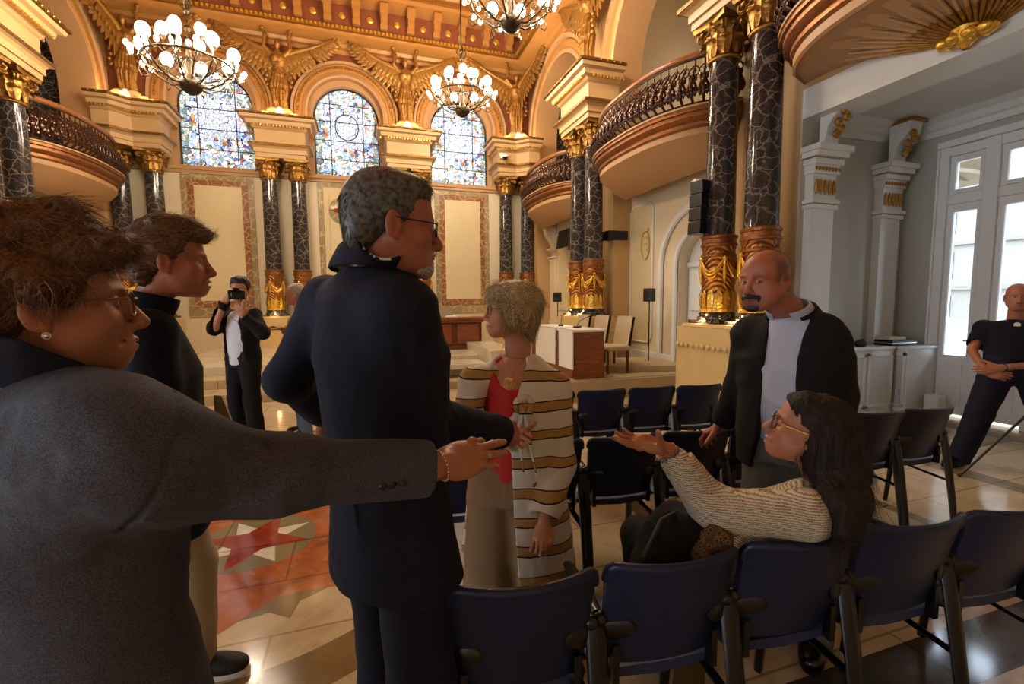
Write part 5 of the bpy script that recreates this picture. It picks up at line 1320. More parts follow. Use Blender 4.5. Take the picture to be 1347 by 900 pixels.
def face_cols(c, R, s, o):
    def f(P):
        q = ((P-np.array(c, np.float32))@R)/np.float32(s); col = np.ones((len(P), 3), np.float32)
        def mixc(m, k): nonlocal col; m = np.clip(m, 0, 1)[:,None]; col = col*(1-m)+np.array(k, np.float32)*m
        lips = np.maximum(gauss(q, (0, .094, -.0735), (.028, .02, .0095))-.30, 0)*1.8; mixc(lips, o.get('lip', (.78, .50, .50)))
        for sx in (-1, 1):
            mixc(gauss(q, (sx*.05, .06, -.03), (.03, .03, .025))*.35, (1.05, .82, .78)); mixc(gauss(q, (sx*.078, -.01, -.01), (.02, .025, .04))*.4, (1.1, .75, .68))
            br = np.clip(1.25-np.abs((q[:,2]-(.0215-.10*(np.abs(q[:,0])-.033)**1*1.0*(np.abs(q[:,0]) > .033)+.0)))/.0048, 0, 1)*np.clip((np.abs(q[:,0])-.010)*200, 0, 1)*np.clip((.053-np.abs(q[:,0]))*150, 0, 1)*(q[:,1] > .05)
            if sx > 0: mixc(br*.85*(.75+.25*vnoise(q, 400)), o.get('brow', (.25, .18, .14)))
        if o.get('teeth'):
            mixc((np.abs(q[:,2]+.0742) < .0042)*(np.abs(q[:,0]) < .024)*(q[:,1] < .0985)*(q[:,1] > .05)*1., (1.25, 1.6, 1.9))
        if o.get('stubble'):
            m = np.maximum(gauss(q, (0, .07, -.085), (.06, .06, .034)), gauss(q, (0, .10, -.058), (.034, .03, .012)))
            m = np.maximum(m, (gauss(q, (.05, .02, -.06), (.03, .035, .03))+gauss(q, (-.05, .02, -.06), (.03, .035, .03)))*.8)
            mixc(np.clip(m*1.5-.3, 0, 1)*o['stubble'], (.42, .36, .34))
        if o.get('scalp'):
            m = np.clip((q[:,2]*.8-(q[:,1]-.0)*1.0)*18+.2, 0, 1)*(q[:,2] > -.075)*np.clip((.13-q[:,2]*1.0-np.abs(q[:,1]+.02)*.2)*12, 0, 1)
            side = np.clip((np.abs(q[:,0])-.052)*60, 0, 1)*np.clip((.045-q[:,1])*40, 0, 1)*np.clip((q[:,2]+.02)*50, 0, 1)*np.clip((.085-q[:,2])*40, 0, 1)
            back = np.clip((-q[:,1]-.045)*40, 0, 1)*np.clip((q[:,2]+.09)*40, 0, 1)*np.clip((.085-q[:,2])*30, 0, 1)
            mixc(np.maximum(side, back)*o['scalp'], (.30, .26, .25))
        n = vnoise(q, 90)*.03; col = col*(1+n[:,None]); return np.clip(col, 0, 1.9)
    return f
def m_skin(name, tone, rough=.46):
    t = NT(name); a = t.n('ShaderNodeAttribute', attribute_name='Col'); n = t.noise(t.obj(), 60, 4)
    c = t.mix(1., a.outputs[0], tone, 'MULTIPLY'); c = t.mix(n.outputs[0], c, t.mix(1., c, (1., .86, .80), 'MULTIPLY'))
    t.bump(t.noise(t.obj(), 420, 3).outputs[0], .10, .0015); t.set(c, rough, 0, .45)
    t.b.inputs['Subsurface Weight'].default_value = .06; t.b.inputs['Subsurface Radius'].default_value = (.012, .004, .002); t.b.inputs['Subsurface Scale'].default_value = 1.
    return t.mat
def m_cloth(name, col, rough=.85, var=.12, weave=500, bump=.25, c2=None, sheen=.0):
    t = NT(name); v = t.obj(); n = t.noise(v, 9, 5); w = t.noise(v, weave, 2)
    c = t.mix(n.outputs[0], tuple(x*(1-var) for x in col), tuple(min(1, x*(1+var)) for x in col))
    c = t.mix(t.ramp(w.outputs[0], [(.42, (0,0,0)), (.58, (.5,.5,.5))]), c, c2 or tuple(x*1.3 for x in col)); t.bump(w.outputs[0], bump, .002)
    t.set(c, rough, 0, .25); t.b.inputs['Sheen Weight'].default_value = sheen; return t.mat
def m_hair(name, dark, light, rough=.42, scale=(120, 30, 30), rot=(0, 0, 0)):
    t = NT(name); v = t.obj(scale, rot); n = t.noise(v, 1.5, 3); n2 = t.noise(t.obj(), 12, 3)
    c = t.mix(t.ramp(t.math('ADD', n.outputs[0], t.math('MULTIPLY', n2.outputs[0], .07)), [(.36, (0,0,0)), (.72, (1,1,1))]), dark, light)
    t.bump(n.outputs[0], .5, .003); return t.set(c, rough, 0, .4)
def place_basis(y, z):
    y = np.array(y, float); y /= np.linalg.norm(y); z = np.array(z, float); z = z-y*(z@y); z /= np.linalg.norm(z); x = np.cross(y, z); return np.stack([x, y, z], 1).astype(np.float32)
def hand_local(ts, curls, spread=.06, thumb=((.75, .62, -.25), .35), slim=1.):
    """y to the fingertips, z out of the back of the hand; thumb on side ts of x"""
    S = Sdf(); S.u(cap((0, -.05, 0), (0, .0, 0), .024*slim, .023*slim))
    S.u(ell((0, .045, -.002), (.041*slim, .055, .0155)), .02).u(ell((ts*.022, .03, -.010), (.017, .034, .014)), .015).u(ell((-ts*.026, .035, -.007), (.014, .036, .013)), .014)
    S.sub(ell((0, .05, -.030), (.020, .032, .013)), .012)
    xs = (.0295, .0100, -.0100, -.0285); ys = (.088, .092, .088, .078); Ls = (.070, .078, .073, .057); rs = (.0088, .0090, .0086, .0077)
    tips = []
    for i in range(4):
        a = (1.5-i)*spread*ts; d = np.array([math.sin(a), math.cos(a), 0]); n = np.array([0, 0, 1.]); p = np.array([ts*xs[i]*slim, ys[i]-.012, .001]); pts = [p]; an = 0.; cu = curls[i]
        for j, fr in enumerate((.50, .28, .22)):
            an += math.radians(cu[j]); v = d*math.cos(an)-n*math.sin(an); p = p+v*(Ls[i]+(.012 if j == 0 else 0))*fr; pts.append(p)
        r = rs[i]*slim; S.u(chain(pts, [r*1.08, r*1.0, r*.93, r*.80], .003), .005); tips.append((pts, v))
        S.u(ell(pts[1]+n*.0012, (r*.98, r*1.0, r*.98)), .003)
        S.u(ell(np.array([ts*xs[i], ys[i]-.010, .0065]), (.008, .010, .007)), .007)
    td = np.array([ts*thumb[0][0], thumb[0][1], thumb[0][2]]); td /= np.linalg.norm(td); t0 = np.array([ts*.020, .008, -.006]); t1 = t0+td*.042
    tb = td*math.cos(thumb[1])+np.array([0, 1., 0])*math.sin(thumb[1]); tb /= np.linalg.norm(tb); t2 = t1+tb*.033; t3 = t2+tb*.024
    S.u(chain([t0, t1, t2, t3], [.0150, .0115, .0098, .0082], .004), .012)
    return S, tips
def crease(a, b, w, amp):
    f = cap(a, b, 0., 0.)
    return lambda P, d: amp*np.exp(-(f(P)/w)**2)
def folds(amp, s=(9, 9, 22), off=0., s2=2.2):
    sc = np.array(s, np.float32)
    def f(P, d):
        n = vnoise(P*sc, 1., off); m = vnoise(P*sc*np.float32(s2), 1., off+7.3); return amp*(np.abs(n)*2-.6+.35*m)
    return f
def halfspace(p, n):
    p = np.array(p, np.float32); n = np.array(n, np.float32); n = n/np.linalg.norm(n); return lambda P: (P-p)@n
def sleeve(sh, el, wr, r, k=.03, cuff=.004, trim=.0, flare=1.0, fold=None):
    sh, el, wr = map(lambda v: np.array(v, float), (sh, el, wr)); d = (wr-el)/np.linalg.norm(wr-el); e = wr+d*.03
    S = Sdf(); S.u(chain([sh, el, e], [r[0], r[1], r[2]*flare], k))
    # bunching inside the elbow
    u = (sh-el)/np.linalg.norm(sh-el); b = (u+d); L = np.linalg.norm(b)
    if L > .15:
        b /= L; ax = np.cross(u, d); ax /= np.linalg.norm(ax)+1e-6
        for q in (-.045, -.02, .012, .038):
            dv = d if q > 0 else u; c = el+dv*abs(q)+b*r[1]*.55; S.disp(crease(c-ax*r[1]*.7-b*.01, c+ax*r[1]*.7-b*.01, .008, .0055))
    for q, sgn in ((.30, 1), (.55, -1), (.8, 1)):
        c = el*(1-q)+wr*q; ax = np.cross(d, [0, 0, 1.]); S.disp(crease(c-ax*.06+d*.02*sgn+UZ*.02, c+ax*.06-d*.03*sgn-UZ*.02, .010, .0028))
    if fold: S.disp(fold)
    S.cut(halfspace(wr-d*trim, d), .003); S.sub(cap(wr-d*(.012+trim), wr+d*.05, r[2]*flare-cuff, r[2]*flare-cuff+.004), .002)
    return S
def bbox(pts, pad): A = np.array(pts, float); return A.min(0)-pad, A.max(0)+pad
def glasses(root, c, R, s, mat, w=.026, h=.019, rad=.0016, bridge=True, y0=.101, round_=2.6, lens=True, temple_mat=None):
    T = lambda p: tuple(np.array(c)+(np.array(R)@np.array(p))*s)
    t = empty('glasses', (0, 0, 0)); t.parent = root; t.location = Vector((0, 0, 0))
    org = np.array(root.location); L = lambda p: tuple(np.array(T(p))-org)
    mb = MB()
    for sx in (-1, 1):
        P = []
        for k in range(28):
            a = 2*PI*k/28; ca, sa = math.cos(a), math.sin(a); x = w*math.copysign(abs(ca)**(2/round_), ca); z = h*math.copysign(abs(sa)**(2/round_), sa)
            P.append(L((sx*.034+x, y0-.010*((sx*.034+x)/.06)**2, -.003+z)))
        mb.tube(P, rad*s, 6, closed=True)
    mb.tube([L((-.010, y0+.001, .004)), L((0, y0+.005, .006)), L((.010, y0+.001, .004))], rad*s, 6); mb.build('rim', mat, t, smooth=70)
    for sx in (-1, 1):
        mb = MB(); mb.tube([L((sx*(.034+w), y0-.010, .006)), L((sx*.069, y0-.022, .006)), L((sx*.078, .02, .006)), L((sx*.080, -.012, .008)), L((sx*.079, -.030, -.010))], rad*s*1.1, 6); mb.build('temple', temple_mat or mat, t, smooth=70)
    return t
def eyes(root, c, R, s, look=(0, 1, 0)):
    org = np.array(root.location)
    for sx in (-1, 1):
        p = np.array(c)+R@np.array((sx*.0315, .0770, 0))*s-org; mb = MB(); mb.m = 0; mb.ball(tuple(p), .0122*s, 16, 12)
        d = R@np.array(look); d = d/np.linalg.norm(d); q = p+d*.0070*s; RR = Vector((0, 0, 1)).rotation_difference(Vector(d)).to_matrix()
        mb.m = 1; mb.lathe([(.0, .0052*s), (.0035*s, .0050*s), (.0058*s, .0042*s), (.0060*s, .0035*s)], c=tuple(q), n=14, R=RR); mb.build('eye', [M['eye_white'], M['iris']], root, smooth=80, recalc=False)
M['eye_white'] = m_plain('eye_white', srgb(205,196,188), .15, 0, .02, 5); M['iris'] = m_plain('iris', srgb(36,24,18), .1, 0, .1, 60)
def strands(name, root, me, n, length, radius, flow, mat, seed=1, curl=.4, lift=.3, npt=7, zmin=None, where=None, off=.002):
    rnd = random.Random(seed); org = np.array(root.location); V = me.vertices; VV = []
    tries = 0; k = 0
    while k < n and tries < n*8:
        tries += 1; v = V[rnd.randrange(len(V))]; p = np.array(v.co)+org; nn = np.array(v.normal)
        if where is not None and not where(p): continue
        k += 1; d = np.array(flow(p, nn), float); d = d-nn*(d@nn)*.9; d /= np.linalg.norm(d)+1e-9
        sd = np.cross(d, nn); L = length*rnd.uniform(.5, 1.2); st = L/(npt-1); ph = rnd.uniform(0, 6.28); am = curl*rnd.uniform(.3, 1.); p = p-nn*off; pts = []
        for i in range(npt):
            pts.append(p-org); t = i/(npt-1); dd = d+sd*am*math.sin(ph+t*4)+nn*(lift*(1-t)-.25*lift*t*3)+np.array([0, 0, -.15*t]); dd /= np.linalg.norm(dd); p = p+dd*st
        Q = np.array(pts); T = np.gradient(Q, axis=0); T /= np.linalg.norm(T, axis=1, keepdims=True)+1e-9; A = np.cross(T, nn); A /= np.linalg.norm(A, axis=1, keepdims=True)+1e-9; B = np.cross(T, A)
        rr = radius*(1-.75*np.linspace(0, 1, npt))[:,None]
        VV.append(np.stack([Q+(A*math.cos(t)+B*math.sin(t))*rr for t in (0, 2.094, 4.189)], 1))
    VV = np.array(VV); m = len(VV); base = np.arange(m)[:,None,None]*npt*3+np.arange(npt-1)[None,:,None]*3+np.arange(3)[None,None,:]; nx = np.arange(m)[:,None,None]*npt*3+np.arange(npt-1)[None,:,None]*3+((np.arange(3)+1)%3)[None,None,:]
    F = np.stack([base, nx, nx+3, base+3], -1).reshape(-1, 4); me2 = np_mesh(name, VV.reshape(-1, 3), F); me2.materials.append(mat)
    o = bpy.data.objects.new(name, me2); COL.objects.link(o); o.parent = root; return o
def hairlim(z, Z, Y): return np.interp(z, Z, Y).astype(np.float32)
def streak(amp, A, sc, off=0.):
    """strand-like grooves; A rows: directions, sc: frequencies"""
    A = np.array(A, np.float32); sc = np.array(sc, np.float32)
    def f(P, d): q = (P@A.T)*sc; return amp*(np.abs(vnoise(q, 1., off))*1.6-.5+.4*vnoise(q, 2.1, off+3))
    return f
def shoe(name, root, heel, toe, mat, sole=None, w=.045):
    heel = np.array(heel, float); toe = np.array(toe, float); heel[2] = toe[2] = 0; d = (toe-heel)/np.linalg.norm(toe-heel); R = place_basis(d, UZ); L = np.linalg.norm(toe-heel); c = (heel+toe)/2; S = Sdf()
    S.u(ell(toe-d*.075+UZ*.038, (w, .078, .038), R)).u(ell(heel+d*.055+UZ*.045, (w*.80, .056, .045), R), .04).u(cap(heel+d*.055+UZ*.06, heel+d*.06+UZ*.115, w*.8, w*.75), .03).u(ell(c+UZ*.045, (w*.8, .08, .045), R), .03)
    S.cut(lambda P: .012-P[:,2], .004); S.sub(cap(heel+d*.06+UZ*.10, heel+d*.06+UZ*.16, w*.55, w*.58), .004)
    lo, hi = bbox([heel, toe], .07); lo[2] = -.01; hi[2] = .14; org = np.array(root.location)
    o = sdf_obj(name, [(S, lo, hi, .006)], mat, root, origin=org)
    m = MB(); P = [];  n = 28
    for k in range(n):
        a = 2*PI*k/n; y = math.cos(a)*L*.515; ww = w*(1.0 if y > 0 else .84)*1.06; x = math.copysign(abs(math.sin(a))**.75, math.sin(a))*ww; p = c+R@np.array([x, y, 0])-org; P.append((p[0], p[1]))
    m.prism(P, lambda x, y: (x, y, .001-org[2]), lambda x, y: (x, y, .022-org[2])); m.build('sole', sole or mat, o, smooth=30).parent = o
    return o
def person(name, loc_, label, group=None):
    return empty(name, loc_, 0, label, 'person', group)
def legs(S, hips, knees, ankles, r, k=.04):
    for h, kn, an in zip(hips, knees, ankles): S.u(chain([h, kn, an], r, .03), k)
    return S
# ================================================================ people: woman with outstretched arm (nearest, left)
M['skin_a'] = m_skin('skin_tan', srgb(172,116,88)); M['skin_b'] = m_skin('skin_light', srgb(196,140,112)); M['skin_c'] = m_skin('skin_ruddy', srgb(164,102,76)); M['skin_d'] = m_skin('skin_brown', srgb(168,106,74))
M['grey_tweed'] = m_cloth('grey_tweed', srgb(58,60,70), .9, .18, 420, .35, srgb(98,98,106)); M['navy_collar'] = m_cloth('navy_collar', srgb(36,39,58), .85)
M['dark_trouser'] = m_cloth('dark_trouser_cloth', srgb(22,23,30), .85)
M['hair_brown'] = m_hair('hair_brown', srgb(42,27,18), srgb(122,80,48), .5, (200,200,200)); M['tortoise'] = m_plain('tortoise_frame', srgb(120,86,40), .25, 0, .5, 90)
M['clear_lens'] = M['glass']
def woman_a():
    c = at(66, 402, .76); R = headR(49, 3, 0); s = 1.0; N = at(66, 500, .80)
    pel = N+UZ*-.60+RH*.05-FH*.02
    root = person('person', (float(pel[0]), float(pel[1]), 0), 'person in a grey tweed jacket with short brown hair, arm stretched to the right'); org = np.array(root.location)
    shR = at(188, 600, .66); shL = N+(N-shR)*np.array([1, 1, 0])*.75+UZ*-.10; Rt = headR(24)
    el = at(372, 624, .80); wr = at(570, 616, .945); fd = at(650, 590, 1.04)-wr; fd /= np.linalg.norm(fd); dn = -at(600, 600, 1.)+np.array([0, 0, CAMZ]); dn = dn/np.linalg.norm(dn)+UZ*.45
    HR = place_basis(fd, dn); H, tips = hand_local(-1, [(30, 20, 12), (4, 8, 5), (8, 8, 5), (16, 14, 8)], .05, ((-.45, .85, -.45), .2))
    hs = 1.02; wo = wr+fd*.030; hand = loc(wo, HR, hs, H)
    head = loc(c, R, s, head_local(dict(smile=.9, lines=1, nose=1.25, jaw=.96, fat=.003, neck_to=(0, -.060, -.15), neckw=.98)))
    body = Sdf().u(head).u(cap(N-UZ*.0, N-UZ*.14, .052, .055), .02)
    low = Sdf().u(cap(N-UZ*.20, pel, .11, .13)).u(chain([shR, el, wr], [.045, .038, .026]), .03).u(cap(N-UZ*.13, shR, .04, .04), .02).u(cap(N-UZ*.16, shL, .03, .03), .02)
    hipL, hipR = pel+Rt[:,0]*-.09, pel+Rt[:,0]*.09; foot = [np.array([p[0], p[1], .08]) for p in (hipL-RH*.02, hipR+RH*.02)]
    legs(low, [hipL, hipR], [(hipL+foot[0])/2+hd(24)*.02, (hipR+foot[1])/2+hd(24)*.02], foot, [.08, .05, .035])
    colf = face_cols(c, R, s, dict(lip=(.80, .52, .52), brow=(.5, .42, .36)))
    lo, hi = bbox([c], .16); lo[2] -= .05
    sdf_obj('body', [(body, lo, hi, .0028), (low, *bbox([N, pel, shR, shL, el, *foot], .16), .02), (Sdf().u(hand).u(cap(wo-fd*.10, wo, .026, .025), .01), *bbox([wo-fd*.05, wo+fd*.2], .06), .0022)], M['skin_a'], root, colf, org)
    eyes(root, c, R, s)
    glasses(root, c, R, s, M['tortoise'], .027, .021, .0022, y0=.107)
    # jacket
    J = Sdf(); J.u(loft(pel-UZ*.12, N-UZ*.02, [(0, .225, .165), (.25, .205, .15), (.5, .20, .145), (.75, .23, .155), (.92, .15, .10), (1., .09, .08)], Rt))
    J.u(cap(N-UZ*.012, shR, .050, .060), .06).u(cap(N-UZ*.012, shL, .052, .07), .07)
    J.u(ell(N-UZ*.16-Rt[:,1]*.055+Rt[:,0]*.02, (.20, .085, .13), Rt), .08)
    d = (el-shR)/np.linalg.norm(el-shR)
    A = sleeve(shR*.74+(N-UZ*.11)*.26, el, wr, (.072, .059, .0545), .05, .010, .012)
    J.u(A, .15)
    J.disp(folds(.0060, (5, 5, 11), 2.)).disp(folds(.0012, (26, 26, 40), 5.))
    for a, b, w, k in (((250, 575, .66), (300, 640, .72), .014, .007), ((285, 560, .69), (345, 625, .76), .012, .007), ((330, 570, .74), (350, 660, .77), .014, -.004), ((352, 592, .76), (385, 600, .79), .010, .012), ((215, 560, .63), (240, 650, .68), .018, .005), ((375, 585, .80), (420, 640, .84), .012, .005), ((430, 590, .84), (470, 645, .88), .010, .003)):
        J.disp(crease(at(*a), at(*b), w*1.5, k*1.1))
    for a, b in (((208, 768, .62), (240, 812, .70)), ((204, 772, .62), (206, 800, .62))): J.disp(crease(at(*a), at(*b), .006, .006))
    ring_c = shR+d*.015; J.disp(lambda P, dd: .0045*np.exp(-((((P-ring_c.astype(np.float32))@d.astype(np.float32)))/.004)**2)*(np.linalg.norm(P-ring_c.astype(np.float32), axis=1) < .11))   # armhole seam
    lo, hi = bbox([N, pel-UZ*.1, shL], .24); l2, h2 = bbox([shR, el, wr], .11); lo = np.minimum(lo, l2); hi = np.maximum(hi, h2)
    jk = sdf_obj('jacket', [(J, lo, hi, .0055)], M['grey_tweed'], root, origin=org)
    # turned-down collar
    cn = c+R.astype(float)@np.array([0, -.022, -.055]); ax_ = (cn-N)/(cn-N)[2]; K = lambda z: N+ax_*z
    Cl = Sdf().u(cap(K(-.06)-Rt[:,1]*.006, K(.10), .116, .076)).sub(cap(K(-.2), K(.25), .066, .066), .004).cut(halfspace(N+UZ*.046, UZ*1.+Rt[:,1]*.62+Rt[:,0]*.1), .006).cut(halfspace(N-UZ*.055, -UZ-Rt[:,1]*.25), .006).disp(folds(.0015, (20, 20, 20)))
    sdf_obj('collar', [(Cl, *bbox([N], .14), .004)], M['navy_collar'], jk, origin=org)
    # cuff buttons and pocket flap
    for k in range(4):
        p = at(503+14*k, 640-2.0*k, .865+.012*k); mb = MB(); mb.ball((0, 0, 0), (.0075, .004, .0075), 10, 6); b = mb.build('button', M['black_gloss'], jk, smooth=80)
        dc = np.array([0, 0, CAMZ])-p; dc /= np.linalg.norm(dc); q = p.copy()
        for _ in range(40):
            if J(q[None].astype(np.float32))[0] < 0: q += dc*.004
        for _ in range(80):
            v = J((q-dc*.002)[None].astype(np.float32))[0]
            if v > 0: q -= dc*.002
        b.location = Vector(q-org)
    # trousers, shoes
    T = Sdf(); legs(T, [hipL, hipR], [(hipL+foot[0])/2, (hipR+foot[1])/2], [foot[0]+UZ*.02, foot[1]+UZ*.02], [.115, .085, .08]); T.disp(folds(.003)).cut(lambda P: .04-P[:,2])
    sdf_obj('trousers', [(T, *bbox([hipL, hipR, *foot], .15), .014)], M['dark_trouser'], root, origin=org)
    for p in foot: shoe('shoe', root, p-hd(24)*.09, p+hd(24)*.17, M['black_matte'])
    # hair: tousled, short, over the ear
    Hh = Sdf(); Hh.u(ell((0, -.026, .048), (.096, .118, .096))).u(ell((0, .050, .085), (.078, .052, .050)), .03).u(ell((0, -.085, -.005), (.072, .050, .075)), .03).u(ell((0, -.01, .125), (.06, .08, .035)), .03)
    for q, rr in (((.06, .06, .075), .034), ((.045, .085, .088), .030), ((0, .09, .095), .030), ((.085, .0, .03), .036), ((.08, -.05, .06), .036), ((.05, -.1, .09), .038), ((.03, -.05, .13), .035), ((.02, .03, .135), .030)): Hh.u(ell(q, (rr, rr, rr)), .02)
    Hh.cut(lambda q: (q[:,1]-hairlim(q[:,2], [-.12, -.055, -.03, -.012, .0, .02, .045, .06, .075, .2], [-.055, -.045, -.028, .018, .030, .046, .062, .092, .125, .15]))*.75, .014)
    Hh.disp(lambda q, d: .010*vnoise(q, 22)+.006*vnoise(q, 47)).disp(streak(.0042, ((0, .6, .8), (0, -.8, .6), (1, 0, 0)), (45, 190, 150)))
    hw = loc(c, R, s, Hh); ho = sdf_obj('hair', [(hw, *bbox([c+UZ*.02], .18), .0030)], M['hair_brown'], root, origin=org)
    Rf = R.astype(float)
    def flow(p, n): q = (p-c)@Rf; v = np.array([q[0]*2, .3+.9*(q[2] > .05)-1.2*(q[1] < -.03), -.35-.7*(abs(q[0]) > .05)]); w = vnoise((p*14)[None].astype(np.float32))[0]; return Rf@(v+np.array([w, w*.8, -w*.4]))
    strands('hair_strands', root, ho.data, 3600, .045, .0006, flow, M['hair_brown'], 3, .5, .10).parent = ho
    strands('hair_highlights', root, ho.data, 900, .05, .0006, flow, m_plain('light_brown_strand', srgb(150,102,62), .5), 31, .5, .12).parent = ho
    # earring, bracelet, ring
    e = c+R@np.array([.0815, -.004, -.046]); mb = MB(); mb.ball(tuple(e-org), .0042, 10, 8); mb.tube([tuple(e-org+R@np.array([0, .005*math.cos(a), .005*math.sin(a)])) for a in [2*PI*k/14 for k in range(14)]], .0010, 5, closed=True); mb.build('earring', M['silver'], root, smooth=80)
    mb = MB(); ax = HR[:,0].astype(float); az = HR[:,2].astype(float); bc = wo-fd*.012-org
    for k in range(26): a = 2*PI*k/26; mb.ball(tuple(bc+ax*math.cos(a)*.032+az*math.sin(a)*.026), .0032, 6, 5)
    mb.build('bracelet', M['silver'], root, smooth=80)
    pts, _ = tips[2]; pm = pts[0]*.45+pts[1]*.55; rc = wo+HR.astype(float)@(pm*hs)-org; fx = HR.astype(float)@np.cross((pts[1]-pts[0])/np.linalg.norm(pts[1]-pts[0]), [1, 0, 0]); fx /= np.linalg.norm(fx); fy = HR.astype(float)@np.array([1., 0, 0])
    mb = MB(); 
    for o_ in (-.0028, .0028): mb.tube([tuple(rc+(HR.astype(float)@(pts[1]-pts[0]))/np.linalg.norm(pts[1]-pts[0])*o_+fx*math.cos(a)*.0098+fy*math.sin(a)*.0098) for a in [2*PI*k/18 for k in range(18)]], .0013, 6, closed=True)
    mb.build('ring', M['silver'], root, smooth=80)
    return root
woman_a()
# ================================================================ people: shared builder for the others
def snapP(*a): return np.array(a, float)
def figure(label, sp):
    """sp: c, hphi, hpitch, s, face{}, N, pel, tphi, shR/L, elR/L, wrR/L, knees, ankles, feet(phi), hands{R,L}, mats, jacket{}, shirt{}, res"""
    g = sp.get; s = g('s', 1.); c = sp['c']; R = headR(sp['hphi'], g('hpitch', 0), g('hroll', 0)); N, pel = sp['N'], sp['pel']; Rt = headR(sp['tphi']).astype(float)
    root = person('person', (float(pel[0]), float(pel[1]), 0), label, g('group')); org = np.array(root.location); res = g('res', 1.)
    colf = face_cols(c, R, s, sp.get('face', {}))
    nl = (N-np.array(c))@R/s
    hf = loc(c, R, s, head_local(dict(sp.get('face', {}), neck_to=tuple(nl*.86))))
    sh = {'R': sp['shR'], 'L': sp['shL']}; el = {'R': sp['elR'], 'L': sp['elL']}; wr = {'R': sp['wrR'], 'L': sp['wrL']}
    hip = {'R': pel+Rt[:,0]*.09*s, 'L': pel-Rt[:,0]*.09*s}; kn = sp['knees']; an = sp['ankles']
    bt = g('torso', [(0, .15, .10), (.5, .13, .10), (.85, .16, .10), (1., .07, .06)])
    lt = g('lowtop', .10); low = Sdf().u(loft(pel, N-UZ*lt, bt, Rt)).u(cap(N-UZ*(lt+.01), sh['R']-UZ*.01, .035, .038), .03).u(cap(N-UZ*(lt+.01), sh['L']-UZ*.01, .035, .038), .03)
    for k in 'RL':
        low.u(chain([sh[k], el[k], wr[k]], [.044*s, .036*s, .024*s]), .03); low.u(chain([hip[k], kn[k], an[k]], [.075*s, .048*s, .032*s]), .05)
    pts = [N, pel, *sh.values(), *el.values(), *wr.values(), *kn.values(), *an.values()]
    hlo, hhi = bbox([c], .165*s); hlo[2] = min(hlo[2], N[2]-.02)
    parts = [(Sdf().u(hf).u(cap(N+UZ*.01, N-UZ*(g('lowtop', .10)+.03), .050*s, .052*s), .02), hlo, hhi, .0032*res), (low, *bbox(pts, .12), .022)]
    HF = {}
    for k in 'RL':
        h = sp.get('hands', {}).get(k)
        if not h: continue
        HR = place_basis(h['f'], h['n']); H, tips = hand_local(-1 if k == 'R' else 1, h.get('curl', [(18, 22, 12)]*4), h.get('spread', .05), h.get('thumb', ((.7, .65, -.3), .3)), g('slim', 1.))
        hs = h.get('s', 1.)*s; wo = wr[k]+HR[:,1].astype(float)*.020
        f = Sdf().u(loc(wo, HR, hs, H)).u(cap(wr[k]-(wr[k]-el[k])/np.linalg.norm(wr[k]-el[k])*.10, wr[k], .030*s*g('slim', 1.), .025*s*g('slim', 1.)), .015)
        parts.append((f, *bbox([wo, wr[k]-(wr[k]-el[k])/np.linalg.norm(wr[k]-el[k])*.06, wo+HR[:,1].astype(float)*.12], .085), .0026*res)); HF[k] = (wo, HR.astype(float), hs, tips)
    body = sdf_obj('body', parts, sp['skin'], root, colf, org)
    eyes(root, c, R, s, g('look', (0, 1, 0)))
    out = dict(root=root, org=org, c=c, R=R, s=s, body=body, HF=HF, Rt=Rt)
    # ---- clothes
    def top(name, j, mat):
        J = Sdf(); a = pel+(pel-N)/np.linalg.norm(pel-N)*j.get('drop', .12); J.u(loft(a, N-UZ*.015, j['secs'], Rt))
        r = j['r']; pad = j.get('pad', r[0])
        for k in 'RL': J.u(cap(N-UZ*.080*s+(sh[k]-N)*.15, sh[k], .052*s+j.get('off', 0), pad*.93), .06)
        for k in 'RL':
            if j.get('sleeve', {}).get(k, True) is False: continue
            e_ = j.get('short'); w = wr[k]
            if e_: w = sh[k]*(1-e_)+el[k]*e_; S = sleeve(sh[k], (sh[k]+w)/2, w, (r[0], (r[0]+r[1])/2, r[1]), .03, .005, 0., 1.05)
            else: S = sleeve(sh[k], el[k], w, r, .04, .009, j.get('trim', .01))
            J.u(S, .04)
        for f in j.get('disp', []): J.disp(f)
        op = j.get('open')
        if op:   # open front: wedge of the front removed
            w0, w1, cx = op[:3]; L = np.linalg.norm(N-a); 
            def wedge(P):
                q = P-a.astype(np.float32); z = q@Rt[:,2].astype(np.float32); x = np.abs(q@Rt[:,0].astype(np.float32)-cx); y = q@Rt[:,1].astype(np.float32)
                w = np.interp(z/L, op[3] if len(op) > 3 else [0, .5, .95, 1.05], op[4] if len(op) > 4 else [w0, w1, w1*.8, .01]); return np.maximum(x-w.astype(np.float32), .02-y)
            J.sub(wedge, .008)
        if j.get('hem'): J.disp(lambda P, d: 0)
        fw = Rt[:,1]
        if j.get('scoop'): J.sub(ell(N+Rt@np.array(j['scoop'][0]), j['scoop'][1], Rt.astype(np.float32)), .008)
        P = [a, N, *sh.values()]+[el[k] for k in 'RL']+[wr[k] for k in 'RL' if not j.get('short')]
        lo, hi = bbox(P, .11*s); l2, h2 = bbox([a, N], max(j['secs'][0][1], .2)+.03); l2[2] = a[2]-.02; h2[2] = N[2]+.03
        return sdf_obj(name, [(J, np.minimum(lo, l2), np.maximum(hi, h2), j.get('h', .0085))], mat, root, origin=org), J
    if 'shirt' in sp: out['shirt'], out['shirtF'] = top(sp['shirt'].get('name', 'shirt'), sp['shirt'], sp['shirt']['mat'])
    if 'jacket' in sp: out['jacket'], out['jacketF'] = top(sp['jacket'].get('name', 'jacket'), sp['jacket'], sp['jacket']['mat'])
    co = g('collar')
